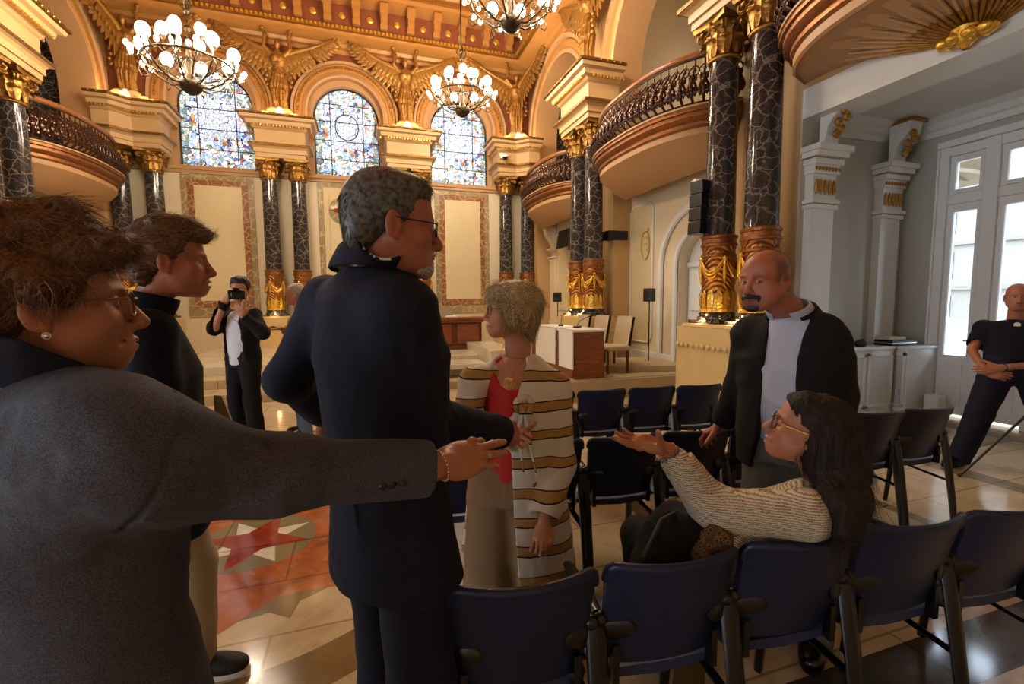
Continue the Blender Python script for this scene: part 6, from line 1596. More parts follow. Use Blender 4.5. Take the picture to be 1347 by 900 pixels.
    if co:
        for q in (co if isinstance(co, list) else [co]):
            r0, r1, lo_, hi_, mat = q[:5]; tilt = q[5] if len(q) > 5 else .35; th = q[6] if len(q) > 6 else .008; gap = q[7] if len(q) > 7 else 0
            fw = Rt[:,1]; cn = np.array(c)+R.astype(float)@np.array([0, -.022, -.055])*s; ax = (cn-N)/(cn-N)[2]; ax = ax*.55+UZ*.45; K = lambda z: N+ax*z; Cl = Sdf().u(cap(K(lo_), K(hi_+.05), r0*s, r1*s)).sub(cap(K(lo_-.002), K(hi_+.06), r0*s-th, r1*s-th), .002)
            Cl.cut(halfspace(N+UZ*hi_, UZ+fw*tilt), .004).cut(halfspace(N+UZ*lo_, -UZ-fw*tilt*.6), .004)
            if gap: 
                Cl.sub(lambda P: np.maximum(np.abs((P-N.astype(np.float32))@Rt[:,0].astype(np.float32))-gap-.35*np.maximum(-(P[:,2]-N[2]-hi_), 0), .02-(P-N.astype(np.float32))@fw.astype(np.float32)), .003)
            sdf_obj('collar', [(Cl, *bbox([N+UZ*(lo_+hi_)/2], .12*s), .0045)], mat, root, origin=org)
    tr = g('trousers')
    if tr:
        T = Sdf(); r = tr['r']; T.u(loft(pel-UZ*.10, pel+UZ*tr.get('waist', .10), [(0, tr.get('hw', .17), tr.get('hd', .125)), (1, tr.get('ww', .155), tr.get('wd', .11))], Rt))
        legs(T, [hip['R'], hip['L']], [kn['R'], kn['L']], [an['R']-UZ*.03, an['L']-UZ*.03], r, .05)
        for f in tr.get('disp', [folds(.004, (9, 9, 14))]): T.disp(f)
        T.cut(lambda P: .028-P[:,2])
        out['trousers'] = sdf_obj('trousers', [(T, *bbox([pel, *hip.values(), *kn.values(), *an.values()], r[0]+.09), tr.get('h', .010))], tr['mat'], root, origin=org)
    for k in 'RL':
        d = hd(sp['feet'][k]); p = an[k]; shoe('shoe', root, p-d*.075*s, p+d*.19*s, g('shoe', M['black_gloss']), g('sole'), .047*s)
    return out
def stand(pel, phi, spread=.11, lean=0., split=0.):
    """knees and ankles below a pelvis"""
    r = np.array([math.cos(math.radians(phi)), -math.sin(math.radians(phi))]); side = RH*r[0]+FH*r[1]*1.0
    side = np.cross(hd(phi), UZ); f = hd(phi)
    an = {'R': pel*[1, 1, 0]+side*(spread)+f*(split)+UZ*.085, 'L': pel*[1, 1, 0]-side*(spread)-f*split+UZ*.085}
    kn = {k: (pel+side*(.09 if k == 'R' else -.09)+an[k])/2+f*.025 for k in 'RL'}
    return kn, an
CAMP = np.array([0, 0, CAMZ])
MSEC = [(0, .205, .140), (.22, .195, .135), (.45, .185, .130), (.72, .215, .145), (.90, .205, .120), (1., .12, .085)]
M['navy_suit'] = m_cloth('navy_suit', srgb(20, 22, 38), .85, .15, 600, .2, srgb(30, 32, 52)); M['navy_coat'] = m_cloth('navy_wool_coat', srgb(16, 18, 28), .92, .15, 380, .3, srgb(26, 28, 40))
M['white_shirt'] = m_cloth('white_shirt', srgb(215, 218, 228), .7, .03, 600, .1, srgb(228, 230, 236)); M['blue_shirt'] = m_cloth('pale_blue_shirt', srgb(178, 184, 206), .7, .04, 700, .12, srgb(200, 204, 220))
M['black_suit'] = m_cloth('black_suit', srgb(17, 17, 20), .85, .15, 600, .2, srgb(28, 28, 30)); M['beige_chino'] = m_cloth('beige_chino', srgb(172, 154, 126), .85, .06, 600, .15, srgb(184, 168, 142))
M['hair_salt'] = m_hair('hair_salt_and_pepper', srgb(30, 27, 25), srgb(112, 106, 98), .5, (60, 60, 60)); M['hair_chestnut'] = m_hair('hair_chestnut', srgb(36, 23, 14), srgb(122, 84, 50), .5, (160,160,160)); M['beard_grey'] = m_hair('beard_grey', srgb(128, 122, 114), srgb(206, 202, 194), .5, (200, 200, 200)); M['beard_black'] = m_hair('beard_black', srgb(16, 13, 12), srgb(40, 32, 28), .5, (90, 90, 90))
M['dark_frame'] = m_plain('dark_glasses_frame', srgb(22, 18, 20), .2, 0, .1, 30)
# ---------------------------------------------------------------- man in the navy suit
def man_suit():
    c = at(516, 297, 1.13); N = at(490, 342, 1.18); pel = np.array([*(N+RH*.02+FH*.02)[:2], .99]); tphi = 44
    shR, shL = at(524, 412, 1.07), at(432, 400, 1.32)
    elR, elL = at(552, 548, 1.22), at(378, 500, 1.36); wrR = at(662, 571, 1.50); wrL = at(430, 545, 1.62)
    kn, an = stand(pel, 50, .12)
    o = figure('tall person in a navy suit with grey hair and beard, seen from behind, shaking hands', dict(c=c, hphi=65, hpitch=-4, s=1.03, N=N, pel=pel, tphi=tphi, shR=shR, shL=shL, elR=elR, elL=elL, wrR=wrR, wrL=wrL, knees=kn, ankles=an, feet={'R': 60, 'L': 35}, skin=M['skin_c'],
        face=dict(nose=1.25, stubble=.0, jaw=1.05, lines=1, brow=(.22, .18, .16), lip=(.62, .42, .40)),
        hands={'R': dict(f=at(688, 568, 1.66)-wrR, n=RH*.9-FH*.2+UZ*.35, curl=[(55, 60, 30)]*4, thumb=((.3, .8, -.6), .4)), 'L': dict(f=at(430, 575, 1.66)-wrL, n=UZ+RH*-.3, curl=[(25, 30, 20)]*4)},
        jacket=dict(secs=[(0, .225, .155), (.22, .205, .145), (.45, .195, .138), (.72, .225, .150), (.90, .19, .115), (1., .09, .075)], drop=.17, r=(.074, .062, .052), pad=.070, mat=M['navy_suit'], h=.0075, trim=.012, neck=(.058, .078),
            disp=[folds(.0060, (4, 4, 6), 11.), folds(.0012, (22, 22, 30), 3.), crease(at(470, 400, 1.2)-FH*.12, at(500, 560, 1.2)-FH*.12, .02, .003), crease(at(540, 520, 1.1), at(590, 560, 1.2), .012, .007), crease(at(560, 500, 1.12), at(600, 545, 1.25), .010, -.004), crease(at(365, 480, 1.35), at(420, 520, 1.3), .012, .007), crease(at(525, 470, 1.02), at(560, 500, 1.1), .012, .005), crease(at(455, 560, 1.1), at(468, 700, 1.1), .006, -.006)]),
        collar=[(.084, .070, -.03, .040, M['white_shirt'], .42, .006), (.092, .076, -.035, .010, M['navy_suit'], .36, .009)],
        trousers=dict(r=(.105, .088, .085), mat=M['navy_suit'], hw=.185, hd=.14, disp=[folds(.003, (7, 7, 9)), crease(kn['R']-hd(44)*.08+UZ*.3, an['R']-hd(44)*.06, .008, .004)])))
    root, org, R, s = o['root'], o['org'], o['R'], o['s']
    Hh = Sdf(); Hh.u(ell((0, -.018, .042), (.0815, .103, .091))).u(ell((0, .045, .088), (.060, .040, .030)), .03).u(ell((0, -.072, -.02), (.060, .040, .062)), .03)
    Hh.cut(lambda q: (q[:,1]-hairlim(q[:,2], [-.12, -.075, -.045, -.035, -.02, .022, .03, .05, .062, .09, .2], [-.065, -.052, -.034, -.028, .020, .026, .040, .048, .076, .105, .12]))*.8, .008).cut(lambda q: -.088-q[:,2], .01)
    Hh.sub(ell((.085, -.012, -.014), (.02, .026, .036)), .006).sub(ell((-.085, -.012, -.014), (.02, .026, .036)), .006)
    Hh.disp(lambda q, d: .0008*vnoise(q, 40)).disp(streak(.0004, ((0, .75, .66), (0, -.66, .75), (1, 0, 0)), (24, 120, 90)))
    ho = sdf_obj('hair', [(loc(c, R, s, Hh), *bbox([c+UZ*.02], .15), .0028)], M['hair_salt'], root, origin=org)
    Rf = R.astype(float); strands('hair_strands', root, ho.data, 4200, .026, .00065, lambda p, n: Rf@np.array([0, -.4+1.2*(((p-c)@Rf)[2] > .07), -.8+.6*(((p-c)@Rf)[2] > .09)]), M['hair_salt'], 5, .25, .12, 5, where=lambda p: ((p-c)@Rf)[2] > -.055).parent = ho
    B = Sdf(); B.u(ell((0, .083, -.095), (.026, .022, .026))).u(ell((0, .096, -.060), (.026, .012, .006)), .008)
    for sx in (-1, 1): B.u(cap((sx*.026, .086, -.066), (sx*.028, .076, -.09), .007, .009), .01).u(ell((sx*.030, .066, -.098), (.020, .022, .016)), .012)
    B.sub(ell((0, .112, -.074), (.022, .016, .008)), .003).disp(streak(.0022, ((0, .3, 1), (0, 1, -.3), (1, 0, 0)), (80, 300, 300)))
    sdf_obj('beard', [(loc(c, R, s, B), *bbox([c+R[:,1]*.07-UZ*.09], .085), .0026)], M['beard_grey'], root, origin=org)
    glasses(root, c, R, s, M['dark_frame'], .026, .017, .0015, y0=.103)
    return o
man_suit()
# ---------------------------------------------------------------- woman in the striped cardigan
def m_stripes():
    t = NT('striped_knit'); v = t.obj(); n = t.noise(v, 4.5, 2); sep = t.n('ShaderNodeSeparateXYZ', {0: v})
    z = t.math('ADD', sep.outputs[2], t.math('MULTIPLY', n.outputs[0], .045)); f = t.math('FRACT', t.math('MULTIPLY', z, 1/.118))
    c = t.ramp(f, [(0, srgb(222,212,196)), (.60, srgb(30,24,24)), (.645, srgb(176,136,80)), (.93, srgb(30,24,24)), (.965, srgb(222,212,196))], 'CONSTANT')
    w = t.n('ShaderNodeTexWave', {'Vector': t.obj((1,1,1)), 'Scale': 70., 'Distortion': .5}); t.bump(w.outputs[0], .25, .002); return t.set(c, .8, 0, .2)
M['striped'] = m_stripes(); M['red_top'] = m_cloth('red_silk', srgb(196, 36, 26), .55, .08, 300, .08, srgb(206, 46, 34)); M['brown_trouser'] = m_cloth('tan_trouser', srgb(136, 108, 78), .85, .06, 600, .15, srgb(150, 122, 92)); M['hair_blonde'] = m_hair('hair_highlighted', srgb(110, 88, 58), srgb(222, 196, 148), .5, (150,150,90))
def woman_stripes():
    c = at(673, 409, 1.93); N = at(682, 463, 1.95); tphi = -162; pel = np.array([*(N-RH*.02)[:2], .80])
    shL, shR = at(731, 511, 1.92), at(624, 502, 1.94); elL, wrL = at(737, 610, 1.93), at(716, 684, 1.84); elR, wrR = at(612, 560, 1.92), at(684, 575, 1.82)
    kn, an = stand(pel, -165, .135)
    o = figure('person with short blonde-streaked hair in a striped cardigan, red top and tan trousers', dict(c=c, hphi=-98, hpitch=4, s=.98, N=N, pel=pel, tphi=tphi, shR=shR, shL=shL, elR=elR, elL=elL, wrR=wrR, wrL=wrL, knees=kn, ankles=an, feet={'R': -150, 'L': -178}, skin=M['skin_b'], slim=.9, lowtop=.03,
        torso=[(0, .15, .10), (.5, .12, .095), (.80, .145, .108), (.92, .125, .080), (1., .06, .05)],
        face=dict(nose=1.05, jaw=.92, smile=.3, lines=1, fat=.001, brow=(.5, .40, .3), lip=(.85, .50, .48)),
        hands={'L': dict(f=at(716, 722, 1.78)-wrL, n=CAMP-wrL+RH*.3, curl=[(45, 55, 30)]*4, thumb=((.35, .85, -.35), .3), s=.95), 'R': dict(f=at(676, 572, 1.64)-wrR, n=-RH*.7+UZ*.5, curl=[(30, 40, 20)]*4, s=.95)},
        shirt=dict(name='top', secs=[(0, .165, .125), (.12, .160, .122), (.4, .138, .112), (.65, .150, .118), (.82, .138, .108), (.92, .11, .08), (1., .07, .06)], r=(.042, .04, .04), pad=.036, short=.12, mat=M['red_top'], h=.0065, drop=.02, scoop=((0, .10, -.02), (.085, .12, .125)), disp=[folds(.004, (8, 8, 14), 4.)]),
        trousers=dict(r=(.118, .108, .122), mat=M['brown_trouser'], hw=.195, hd=.135, ww=.15, wd=.118, waist=.04, disp=[folds(.004, (9, 9, 7)), crease(pel+hd(-162)*.13, pel+hd(-162)*.12-UZ*.16, .008, -.006)])))
    root, org, R, s, Rt = o['root'], o['org'], o['R'], o['s'], o['Rt']
    # cardigan: open, long, turned-back cuffs
    J = Sdf(); a = pel-UZ*.40; J.u(loft(a, N-UZ*.01, [(0, .265, .185), (.3, .225, .160), (.55, .18, .135), (.8, .185, .13), (.92, .155, .10), (1., .082, .07)], Rt))
    J.disp(crease(at(702, 525, 1.80), at(704, 690, 1.80), .010, .012)); J.disp(folds(.005, (8, 8, 4), 1.)).disp(folds(.0015, (30, 30, 20), 9.))
    L = N[2]-a[2]; fw = Rt[:,1].astype(np.float32); rx = Rt[:,0].astype(np.float32); a32 = a.astype(np.float32)
    def wedge(P):
        q = P-a32; z = q[:,2]/L; x = q@rx; y = q@fw
        xl = np.interp(z, [0, .3, .55, .7, .85, .95, 1.05], [-.07, -.045, -.025, -.025, -.055, -.075, -.05]); xr = np.interp(z, [0, .3, .55, .74, .86, .95, 1.05], [.30, .26, .24, .21, .14, .085, .05])
        return np.maximum(np.maximum(xl.astype(np.float32)-x, x-xr.astype(np.float32)), .01-y)
    J.sub(wedge, .006)
    for k, (S0, E0, W0) in {'R': (shR, elR, wrR), 'L': (shL, elL, wrL)}.items(): J.u(cap(N-UZ*.055+(S0-N)*.3, S0, .052, .055), .05).u(sleeve(S0, E0, W0, (.064, .060, .058), .04, .011, .02), .035)
    J.sub(cap(N-UZ*.01+Rt[:,1]*.02, N+UZ*.2+Rt[:,1]*.03, .054, .080), .008)
    lo, hi = bbox([N, a, shL, shR, elL, elR, wrL, wrR], .12); l2, h2 = bbox([a, N], .26); l2[2] = a[2]-.02; h2[2] = N[2]+.05
    jk = sdf_obj('cardigan', [(J, np.minimum(lo, l2), np.maximum(hi, h2), .0065)], M['striped'], root, origin=org)
    # knotted tie strings on the chest
    mb = MB(); k0 = N+Rt[:,1]*.145-UZ*.20-Rt[:,0]*.065-org
    mb.tube([tuple(k0+np.array(Rt@np.array([.03*math.cos(t), .012*math.sin(2*t), .035*math.sin(t)]))) for t in [2*PI*k/16 for k in range(16)]], .014, 8, closed=True)
    mb.tube([tuple(k0+Rt@np.array(p)) for p in ((0, .01, 0), (-.02, .02, -.08), (-.035, .015, -.18), (-.055, .012, -.27))], [.016, .015, .010, .005], 6, flat=.5)
    mb.tube([tuple(k0+Rt@np.array(p)) for p in ((0, .01, 0), (.015, .02, -.08), (.01, .015, -.18), (-.005, .012, -.30))], [.016, .014, .009, .004], 6, flat=.5)
    mb.ball(tuple(k0), (.022, .02, .022), 10, 8); mb.build('tie_knot', M['striped'], jk, smooth=70)
    # hair
    Hh = Sdf(); Hh.u(ell((0, -.022, .040), (.094, .112, .092))).u(ell((0, .052, .070), (.066, .050, .042)), .03).u(ell((0, -.055, -.035), (.085, .062, .072)), .04)
    for sx in (-1, 1): Hh.u(ell((sx*.073, .006, -.016), (.018, .034, .062)), .025)
    Hh.cut(lambda q: (q[:,1]-hairlim(q[:,2], [-.13, -.10, -.06, -.02, .02, .035, .05, .2], [-.03, .010, .036, .048, .060, .085, .125, .15]))*.8, .012).cut(lambda q: -.105-q[:,2]+.010*np.sin(q[:,1]*120), .008)
    Hh.disp(lambda q, d: .004*vnoise(q, 28)).disp(streak(.0036, ((0, .35, 1), (0, 1, -.35), (1, 0, 0)), (18, 95, 75)))
    ho = sdf_obj('hair', [(loc(c, R, s, Hh), *bbox([c], .165), .0032)], M['hair_blonde'], root, origin=org)
    Rf = R.astype(float)
    def flow(p, n): q = (p-c)@Rf; return Rf@np.array([q[0]*2.5, .5*(q[1] > 0)-.5*(q[1] < -.03), -.9*(q[2] < .09)-.1])
    strands('hair_strands', root, ho.data, 2600, .06, .0008, flow, M['hair_blonde'], 8, .15, .03).parent = ho
    strands('hair_highlights', root, ho.data, 700, .065, .0008, flow, m_plain('pale_blonde_strand', srgb(220,196,148), .5), 18, .12, .04).parent = ho
    strands('hair_lowlights', root, ho.data, 500, .06, .0008, flow, m_plain('dark_blonde_strand', srgb(92,70,46), .5), 19, .12, .04).parent = ho
    glasses(root, c, R, s, M['dark_frame'], .026, .019, .0016, y0=.103, temple_mat=M['tortoise'])
    mb = MB(); nk = N+Rt[:,1]*.125-UZ*.115-org
    for rr, zz in ((.024, 0), (.016, .004), (.009, .002)): mb.tube([tuple(nk+Rt@np.array([rr*math.cos(t), .003, rr*math.sin(t)+zz])) for t in [2*PI*k/22 for k in range(22)]], .0028, 6, closed=True)
    mb.build('pendant', M['gold_bright'], root, smooth=70)
    mb = MB(); mb.tube([tuple(nk+Rt@np.array(p)) for p in ((0, 0, .024), (.03, -.02, .07), (.055, -.06, .12), (.06, -.11, .15))], .0012, 5); mb.tube([tuple(nk+Rt@np.array(p)) for p in ((0, 0, .024), (-.03, -.02, .07), (-.055, -.06, .12), (-.06, -.11, .15))], .0012, 5); mb.build('necklace', M['gold_bright'], root, smooth=70)
    return o
woman_stripes()
# ---------------------------------------------------------------- young man in the dark coat
def man_young():
    c = at(226, 345, 1.62); N = at(192, 408, 1.66); tphi = 50; pel = np.array([*(N+RH*-.02)[:2], .97])
    Rt = headR(tphi).astype(float); shR, shL = N+Rt[:,0]*.20-UZ*.075, N-Rt[:,0]*.20-UZ*.075; elR, elL = shR-UZ*.29+hd(tphi)*.0, shL-UZ*.28; wrR, wrL = elR-UZ*.23+hd(tphi)*.08, elL-UZ*.22+hd(tphi)*.08
    kn, an = stand(pel, 66, .09, split=.06); an['R'] = np.array([*(np.array([0, 0, CAMZ])+FH*1.80+RH*-1.33)[:2], .085]); kn['R'] = (pel+Rt[:,0]*.09+an['R'])/2+hd(tphi)*.05
    o = figure('smiling young person with wavy brown hair in a dark navy coat', dict(c=c, hphi=60, hpitch=1, s=1.06, N=N, pel=pel, tphi=tphi, shR=shR, shL=shL, elR=elR, elL=elL, wrR=wrR, wrL=wrL, knees=kn, ankles=an, feet={'R': 84, 'L': 70}, skin=M['skin_c'],
        face=dict(nose=1.15, jaw=1.04, smile=1., teeth=1, stubble=.25, brow=(.25, .2, .17), lip=(.75, .50, .48), lines=1),
        hands={'R': dict(f=hd(tphi)*.6-UZ*.8, n=Rt[:,0], curl=[(20, 35, 20)]*4), 'L': dict(f=hd(tphi)*.5-UZ, n=-Rt[:,0]+UZ*.1, curl=[(40, 50, 20)]*4)},
        jacket=dict(name='coat', secs=[(0, .24, .185), (.25, .235, .175), (.5, .225, .165), (.75, .235, .165), (.9, .18, .115), (1., .09, .075)], drop=.26, r=(.076, .066, .055), mat=M['navy_coat'], h=.009, disp=[folds(.004, (5, 5, 5), 3.)], neck=(.056, .072)),
        collar=(.092, .080, -.04, .060, M['navy_coat'], .25, .010, .02),
        trousers=dict(r=(.10, .080, .072), mat=M['beige_chino']), shoe=M['black_matte'], sole=M['white_gloss']))
    root, org, R, s = o['root'], o['org'], o['R'], o['s']
    Hh = Sdf(); Hh.u(ell((0, -.020, .046), (.086, .106, .092))).u(ell((0, .058, .096), (.062, .050, .034)), .03).u(ell((.02, .095, .090), (.040, .028, .022)), .02).u(ell((0, -.075, -.015), (.066, .042, .066)), .03).u(ell((0, .0, .125), (.06, .075, .026)), .03)
    Hh.cut(lambda q: (q[:,1]-hairlim(q[:,2], [-.12, -.07, -.045, -.035, -.015, .02, .03, .05, .062, .075, .2], [-.06, -.048, -.034, -.028, .018, .026, .040, .050, .090, .13, .15]))*.8, .010).cut(lambda q: -.092-q[:,2], .01)
    Hh.sub(ell((.088, -.010, -.010), (.02, .026, .032)), .006).sub(ell((-.088, -.010, -.010), (.02, .026, .032)), .006)
    Hh.disp(lambda q, d: .007*vnoise(q*np.array([1, 1, 1.], np.float32), 30)*(q[:,2] > .0)).disp(streak(.0035, ((0, .9, .4), (0, -.4, .9), (1, 0, 0)), (30, 170, 130)))
    ho = sdf_obj('hair', [(loc(c, R, s, Hh), *bbox([c+UZ*.02], .175), .0030)], M['hair_chestnut'], root, origin=org)
    Rf = R.astype(float); strands('hair_strands', root, ho.data, 1400, .038, .00055, lambda p, n: Rf@np.array([.2, .8*(((p-c)@Rf)[2] > .03)-.5*(((p-c)@Rf)[1] < -.03), -.5*(((p-c)@Rf)[2] < .05)+.05]), M['hair_chestnut'], 9, .5, .25).parent = ho
    strands('hair_highlights', root, ho.data, 500, .04, .0006, lambda p, n: Rf@np.array([.2, .8, .15]), m_plain('chestnut_strand', srgb(150,108,66), .5), 29, .5, .2, where=lambda p: ((p-c)@Rf)[2] > .05).parent = ho
    return o
man_young()
# ---------------------------------------------------------------- bald man in the black jacket
def man_bald():
    c = at(1006, 369, 1.93); N = at(1040, 412, 2.02); tphi = -128; pel = np.array([*(N+RH*.03)[:2], .93]); Rt = headR(tphi).astype(float)
    shL, shR = at(1083, 440, 1.93), at(988, 440, 2.16); elR, wrR = at(972, 515, 2.28), at(950, 556, 2.40); elL, wrL = at(1100, 520, 1.98), at(1075, 590, 1.92)
    kn, an = stand(pel, -130, .12)
    o = figure('bald person with black moustache and goatee in an open black jacket, leaning on a chair', dict(c=c, hphi=-118, hpitch=-4, hroll=0, s=1.04, N=N, pel=pel, tphi=tphi, shR=shR, shL=shL, elR=elR, elL=elL, wrR=wrR, wrL=wrL, knees=kn, ankles=an, feet={'R': -120, 'L': -145}, skin=M['skin_c'], look=(-.45, 1, -.1),
        torso=[(0, .17, .13), (.4, .17, .15), (.8, .18, .13), (1., .08, .07)],
        face=dict(nose=1.15, jaw=1.12, fat=.006, stubble=.85, scalp=.75, brow=(.16, .12, .1), lip=(.62, .42, .40)),
        hands={'R': dict(f=at(926, 572, 2.50)-wrR, n=UZ+FH*-.25, curl=[(18, 30, 20), (25, 35, 20), (30, 40, 20), (35, 40, 20)], spread=.14, thumb=((.85, .4, -.35), .2), s=1.05), 'L': dict(f=-UZ, n=CAMP-wrL, curl=[(25, 30, 20)]*4)},
        shirt=dict(secs=[(0, .17, .14), (.3, .19, .175), (.6, .19, .165), (.85, .16, .12), (1., .08, .075)], drop=.0, r=(.055, .05, .036), pad=.05, trim=-.012, mat=M['blue_shirt'], h=.009, disp=[folds(.005, (9, 9, 14), 4.)], ),
        jacket=dict(secs=[(0, .235, .175), (.25, .235, .185), (.5, .225, .178), (.75, .235, .165), (.9, .19, .12), (1., .09, .078)], drop=.14, r=(.080, .068, .056), mat=M['black_suit'], h=.0085, open=(.05, .055, .0, [0, .25, .6, .85, .95, 1.05], [.12, .08, .060, .065, .075, .06]), disp=[folds(.005, (6, 6, 9), 6.)], ),
        collar=[(.088, .074, -.035, .046, M['blue_shirt'], .45, .007, .012), (.106, .084, -.06, .018, M['black_suit'], .5, .010, .05)],
        trousers=dict(r=(.11, .09, .082), mat=m_cloth('grey_trouser', srgb(92, 90, 86), .85), hw=.18, hd=.15)))
    root, org, R, s = o['root'], o['org'], o['R'], o['s']
    B = Sdf(); B.u(cap((-.030, .088, -.062), (0, .101, -.0575), .0075, .0105)).u(cap((.030, .088, -.062), (0, .101, -.0575), .0075, .0105), .004)
    for sx in (-1, 1): B.u(cap((sx*.031, .086, -.064), (sx*.030, .079, -.095),   .008, .011), .008)
    B.u(ell((0, .083, -.104), (.030, .018, .017)), .012).sub(ell((0, .106, -.0775), (.021, .018, .0105)), .003).disp(streak(.0018, ((0, .3, 1), (0, 1, -.3), (1, 0, 0)), (80, 320, 320)))
    sdf_obj('goatee', [(loc(c, R, s, B), *bbox([c+R[:,1]*.07-UZ*.08], .09), .0028)], M['beard_black'], root, origin=org)
man_bald()
# ---------------------------------------------------------------- seated woman in the knitted sweater
def m_knit():
    t = NT('cream_knit'); v = t.obj(); w = t.n('ShaderNodeTexWave', {'Vector': t.obj((1, 1, 1), (0, 0, .3)), 'Scale': 46., 'Distortion': 3., 'Detail': 2., 'Detail Scale': 3.}, bands_direction='Z'); n = t.noise(v, 160, 3)
    h = t.math('ADD', w.outputs[0], t.math('MULTIPLY', n.outputs[0], .9)); c = t.ramp(h, [(.35, srgb(112, 92, 66)), (.75, srgb(206, 190, 160)), (1., srgb(226, 214, 190))]); t.bump(h, .8, .006); return t.set(c, .85, 0, .15)
M['knit'] = m_knit(); M['hair_dark'] = m_hair('hair_dark', srgb(14, 9, 7), srgb(40, 26, 19), .7, (160, 160, 20))
def woman_seated():
    c = at(1063, 567, 1.47); hphi = -60; N = at(1086, 640, 1.50); pel = np.array([*(N+RH*-.07-FH*.03)[:2], .56]); pel = np.array([1.24, 1.27, .56]); tphi = -42; Rt = headR(tphi).astype(float)
    shL, shR = at(1060, 676, 1.38), at(1098, 660, 1.66); elL, wrL = at(940, 672, 1.46), at(876, 592, 1.50); elR, wrR = at(1060, 740, 1.75), at(1000, 760, 1.85)
    hp = {'R': pel+Rt[:,0]*.09, 'L': pel-Rt[:,0]*.09}; kn = {'R': hp['R']+hd(-14)*.42-UZ*.03, 'L': hp['L']+hd(-24)*.42-UZ*.03}; an = {k: np.array([kn[k][0], kn[k][1], .085])-hd(-20)*.06 for k in 'RL'}
    fdir = at(800, 552, 1.48)-wrL
    o = figure('seated person with long dark hair and glasses, cream knitted sweater, palm held up', dict(c=c, hphi=hphi, hpitch=17, s=.99, N=N, pel=pel, tphi=tphi, shR=shR, shL=shL, elR=elR, elL=elL, wrR=wrR, wrL=wrL, knees=kn, ankles=an, feet={'R': -15, 'L': -22}, skin=M['skin_a'], slim=.92,
        face=dict(nose=1.2, jaw=.94, smile=1., teeth=1, lines=1, brow=(.2, .15, .13), lip=(.80, .45, .42)),
        hands={'L': dict(f=fdir*np.array([1, 1, .55]), n=-UZ+FH*.35-RH*.1, curl=[(2, 6, 6), (-4, 5, 4), (2, 6, 5), (8, 10, 8)], spread=.05, thumb=((.35, .45, .0-.95), .25), s=1.0), 'R': dict(f=fdir, n=UZ, curl=[(30, 30, 20)]*4)},
        jacket=dict(name='sweater', secs=[(0, .19, .15), (.25, .185, .145), (.5, .175, .135), (.75, .180, .125), (.9, .15, .095), (1., .085, .07)], drop=.17, r=(.068, .066, .050), mat=M['knit'], h=.0065, trim=.055, disp=[folds(.006, (7, 7, 7), 8.), folds(.002, (24, 24, 24), 2.), crease(at(985, 640, 1.36), at(1000, 705, 1.36), .012, .008), crease(at(960, 635, 1.42), at(965, 700, 1.40), .010, -.005), crease(at(930, 625, 1.45), at(925, 690, 1.45), .010, .006)]),
        trousers=dict(r=(.10, .078, .07), mat=M['dark_trouser'])))
    root, org, R, s, HF = o['root'], o['org'], o['R'], o['s'], o['HF']
    Cf = Sdf(); d = (wrL-elL)/np.linalg.norm(wrL-elL); q = wrL-d*.060; Cf.u(cap(q-d*.028, q+d*.012, .052, .047)).sub(cap(q-d*.06, q+d*.05, .038, .036), .004).disp(folds(.002, (30, 30, 30))); sdf_obj('cuff', [(Cf, *bbox([q], .09), .0045)], M['knit'], root, origin=org)
    Rf = R.astype(float); Hh = Sdf(); Hh.u(ell((0, -.020, .040), (.086, .106, .092))).u(ell((0, .045, .075), (.060, .045, .040)), .03)
    for sx in (-1, 1): Hh.u(ell((sx*.070, -.022, -.035), (.022, .038, .075)), .03)
    Hh.cut(lambda q: (q[:,1]-hairlim(q[:,2], [-.3, -.06, -.03, .016, .030, .055, .09, .2], [-.02, -.026, -.024, -.016, .040, .070, .10, .13]))*.8, .010)
    hw = loc(c, R, s, Hh)
    def back(p): return p
    # long hair falling over the back: a chain of flattened masses
    A0, A1, A2, A3 = c-Rf[:,1]*.055-UZ*.01, at(1106, 615, 1.46), at(1116, 660, 1.38), at(1112, 700, 1.33)
    W = Sdf().u(hw); bs = place_basis(-UZ, -hd(tphi))
    W.u(chain([A0, A1, A2, A3], [.086, .066, .052, .030], .05), .05).u(chain([A0-Rf[:,0]*.03, at(1092, 618, 1.41), at(1102, 665, 1.33), at(1106, 700, 1.30)], [.06, .045, .036, .018], .04), .04)
    W.disp(lambda P, dd: .006*vnoise(P*np.array([1, 1, .35], np.float32), 30)).disp(streak(.0040, ((0, 0, 1), (1, 0, 0), (0, 1, 0)), (10, 130, 130)))
    W.sub(loc(c, R, s, ell((0, .075, -.03), (.060, .062, .10))), .01)
    ho = sdf_obj('hair', [(W, *bbox([c+UZ*.04, A1, A2, A3-UZ*.05], .13), .0038)], M['hair_dark'], root, origin=org)
    strands('hair_strands', root, ho.data, 1800, .12, .0005, lambda p, n: np.array([0, 0, -1.])-Rf[:,1]*.35*(p[2] > c[2]), M['hair_dark'], 12, .12, .08, 8, where=lambda p: ((p-c)@Rf)[1] < .02).parent = ho
    glasses(root, c, R, s, M['dark_frame'], .027, .019, .0023, y0=.103, temple_mat=M['gold_bright'])
    wo, HR, hs, tips = HF['L']; u = (wrL-elL); u /= np.linalg.norm(u); a = np.cross(u, UZ); a /= np.linalg.norm(a); b = np.cross(u, a)
    for q, mat, nb_, rr, nm in ((-.002, m_plain('amber_bead', srgb(190, 120, 60), .25, 0, .2, 50), 18, .0048, 'bead_bracelet'), (-.016, m_plain('grey_bead', srgb(110, 118, 112), .25, 0, .4, 60), 20, .0046, 'bead_bracelet')):
        mb = MB(); cc = wrL+u*q-org
        for k in range(nb_): t_ = 2*PI*k/nb_; mb.ball(tuple(cc+a*math.cos(t_)*.033+b*math.sin(t_)*.030+u*.006*math.cos(t_)), rr, 8, 6)
        mb.build(nm, mat, root, smooth=80)
woman_seated()
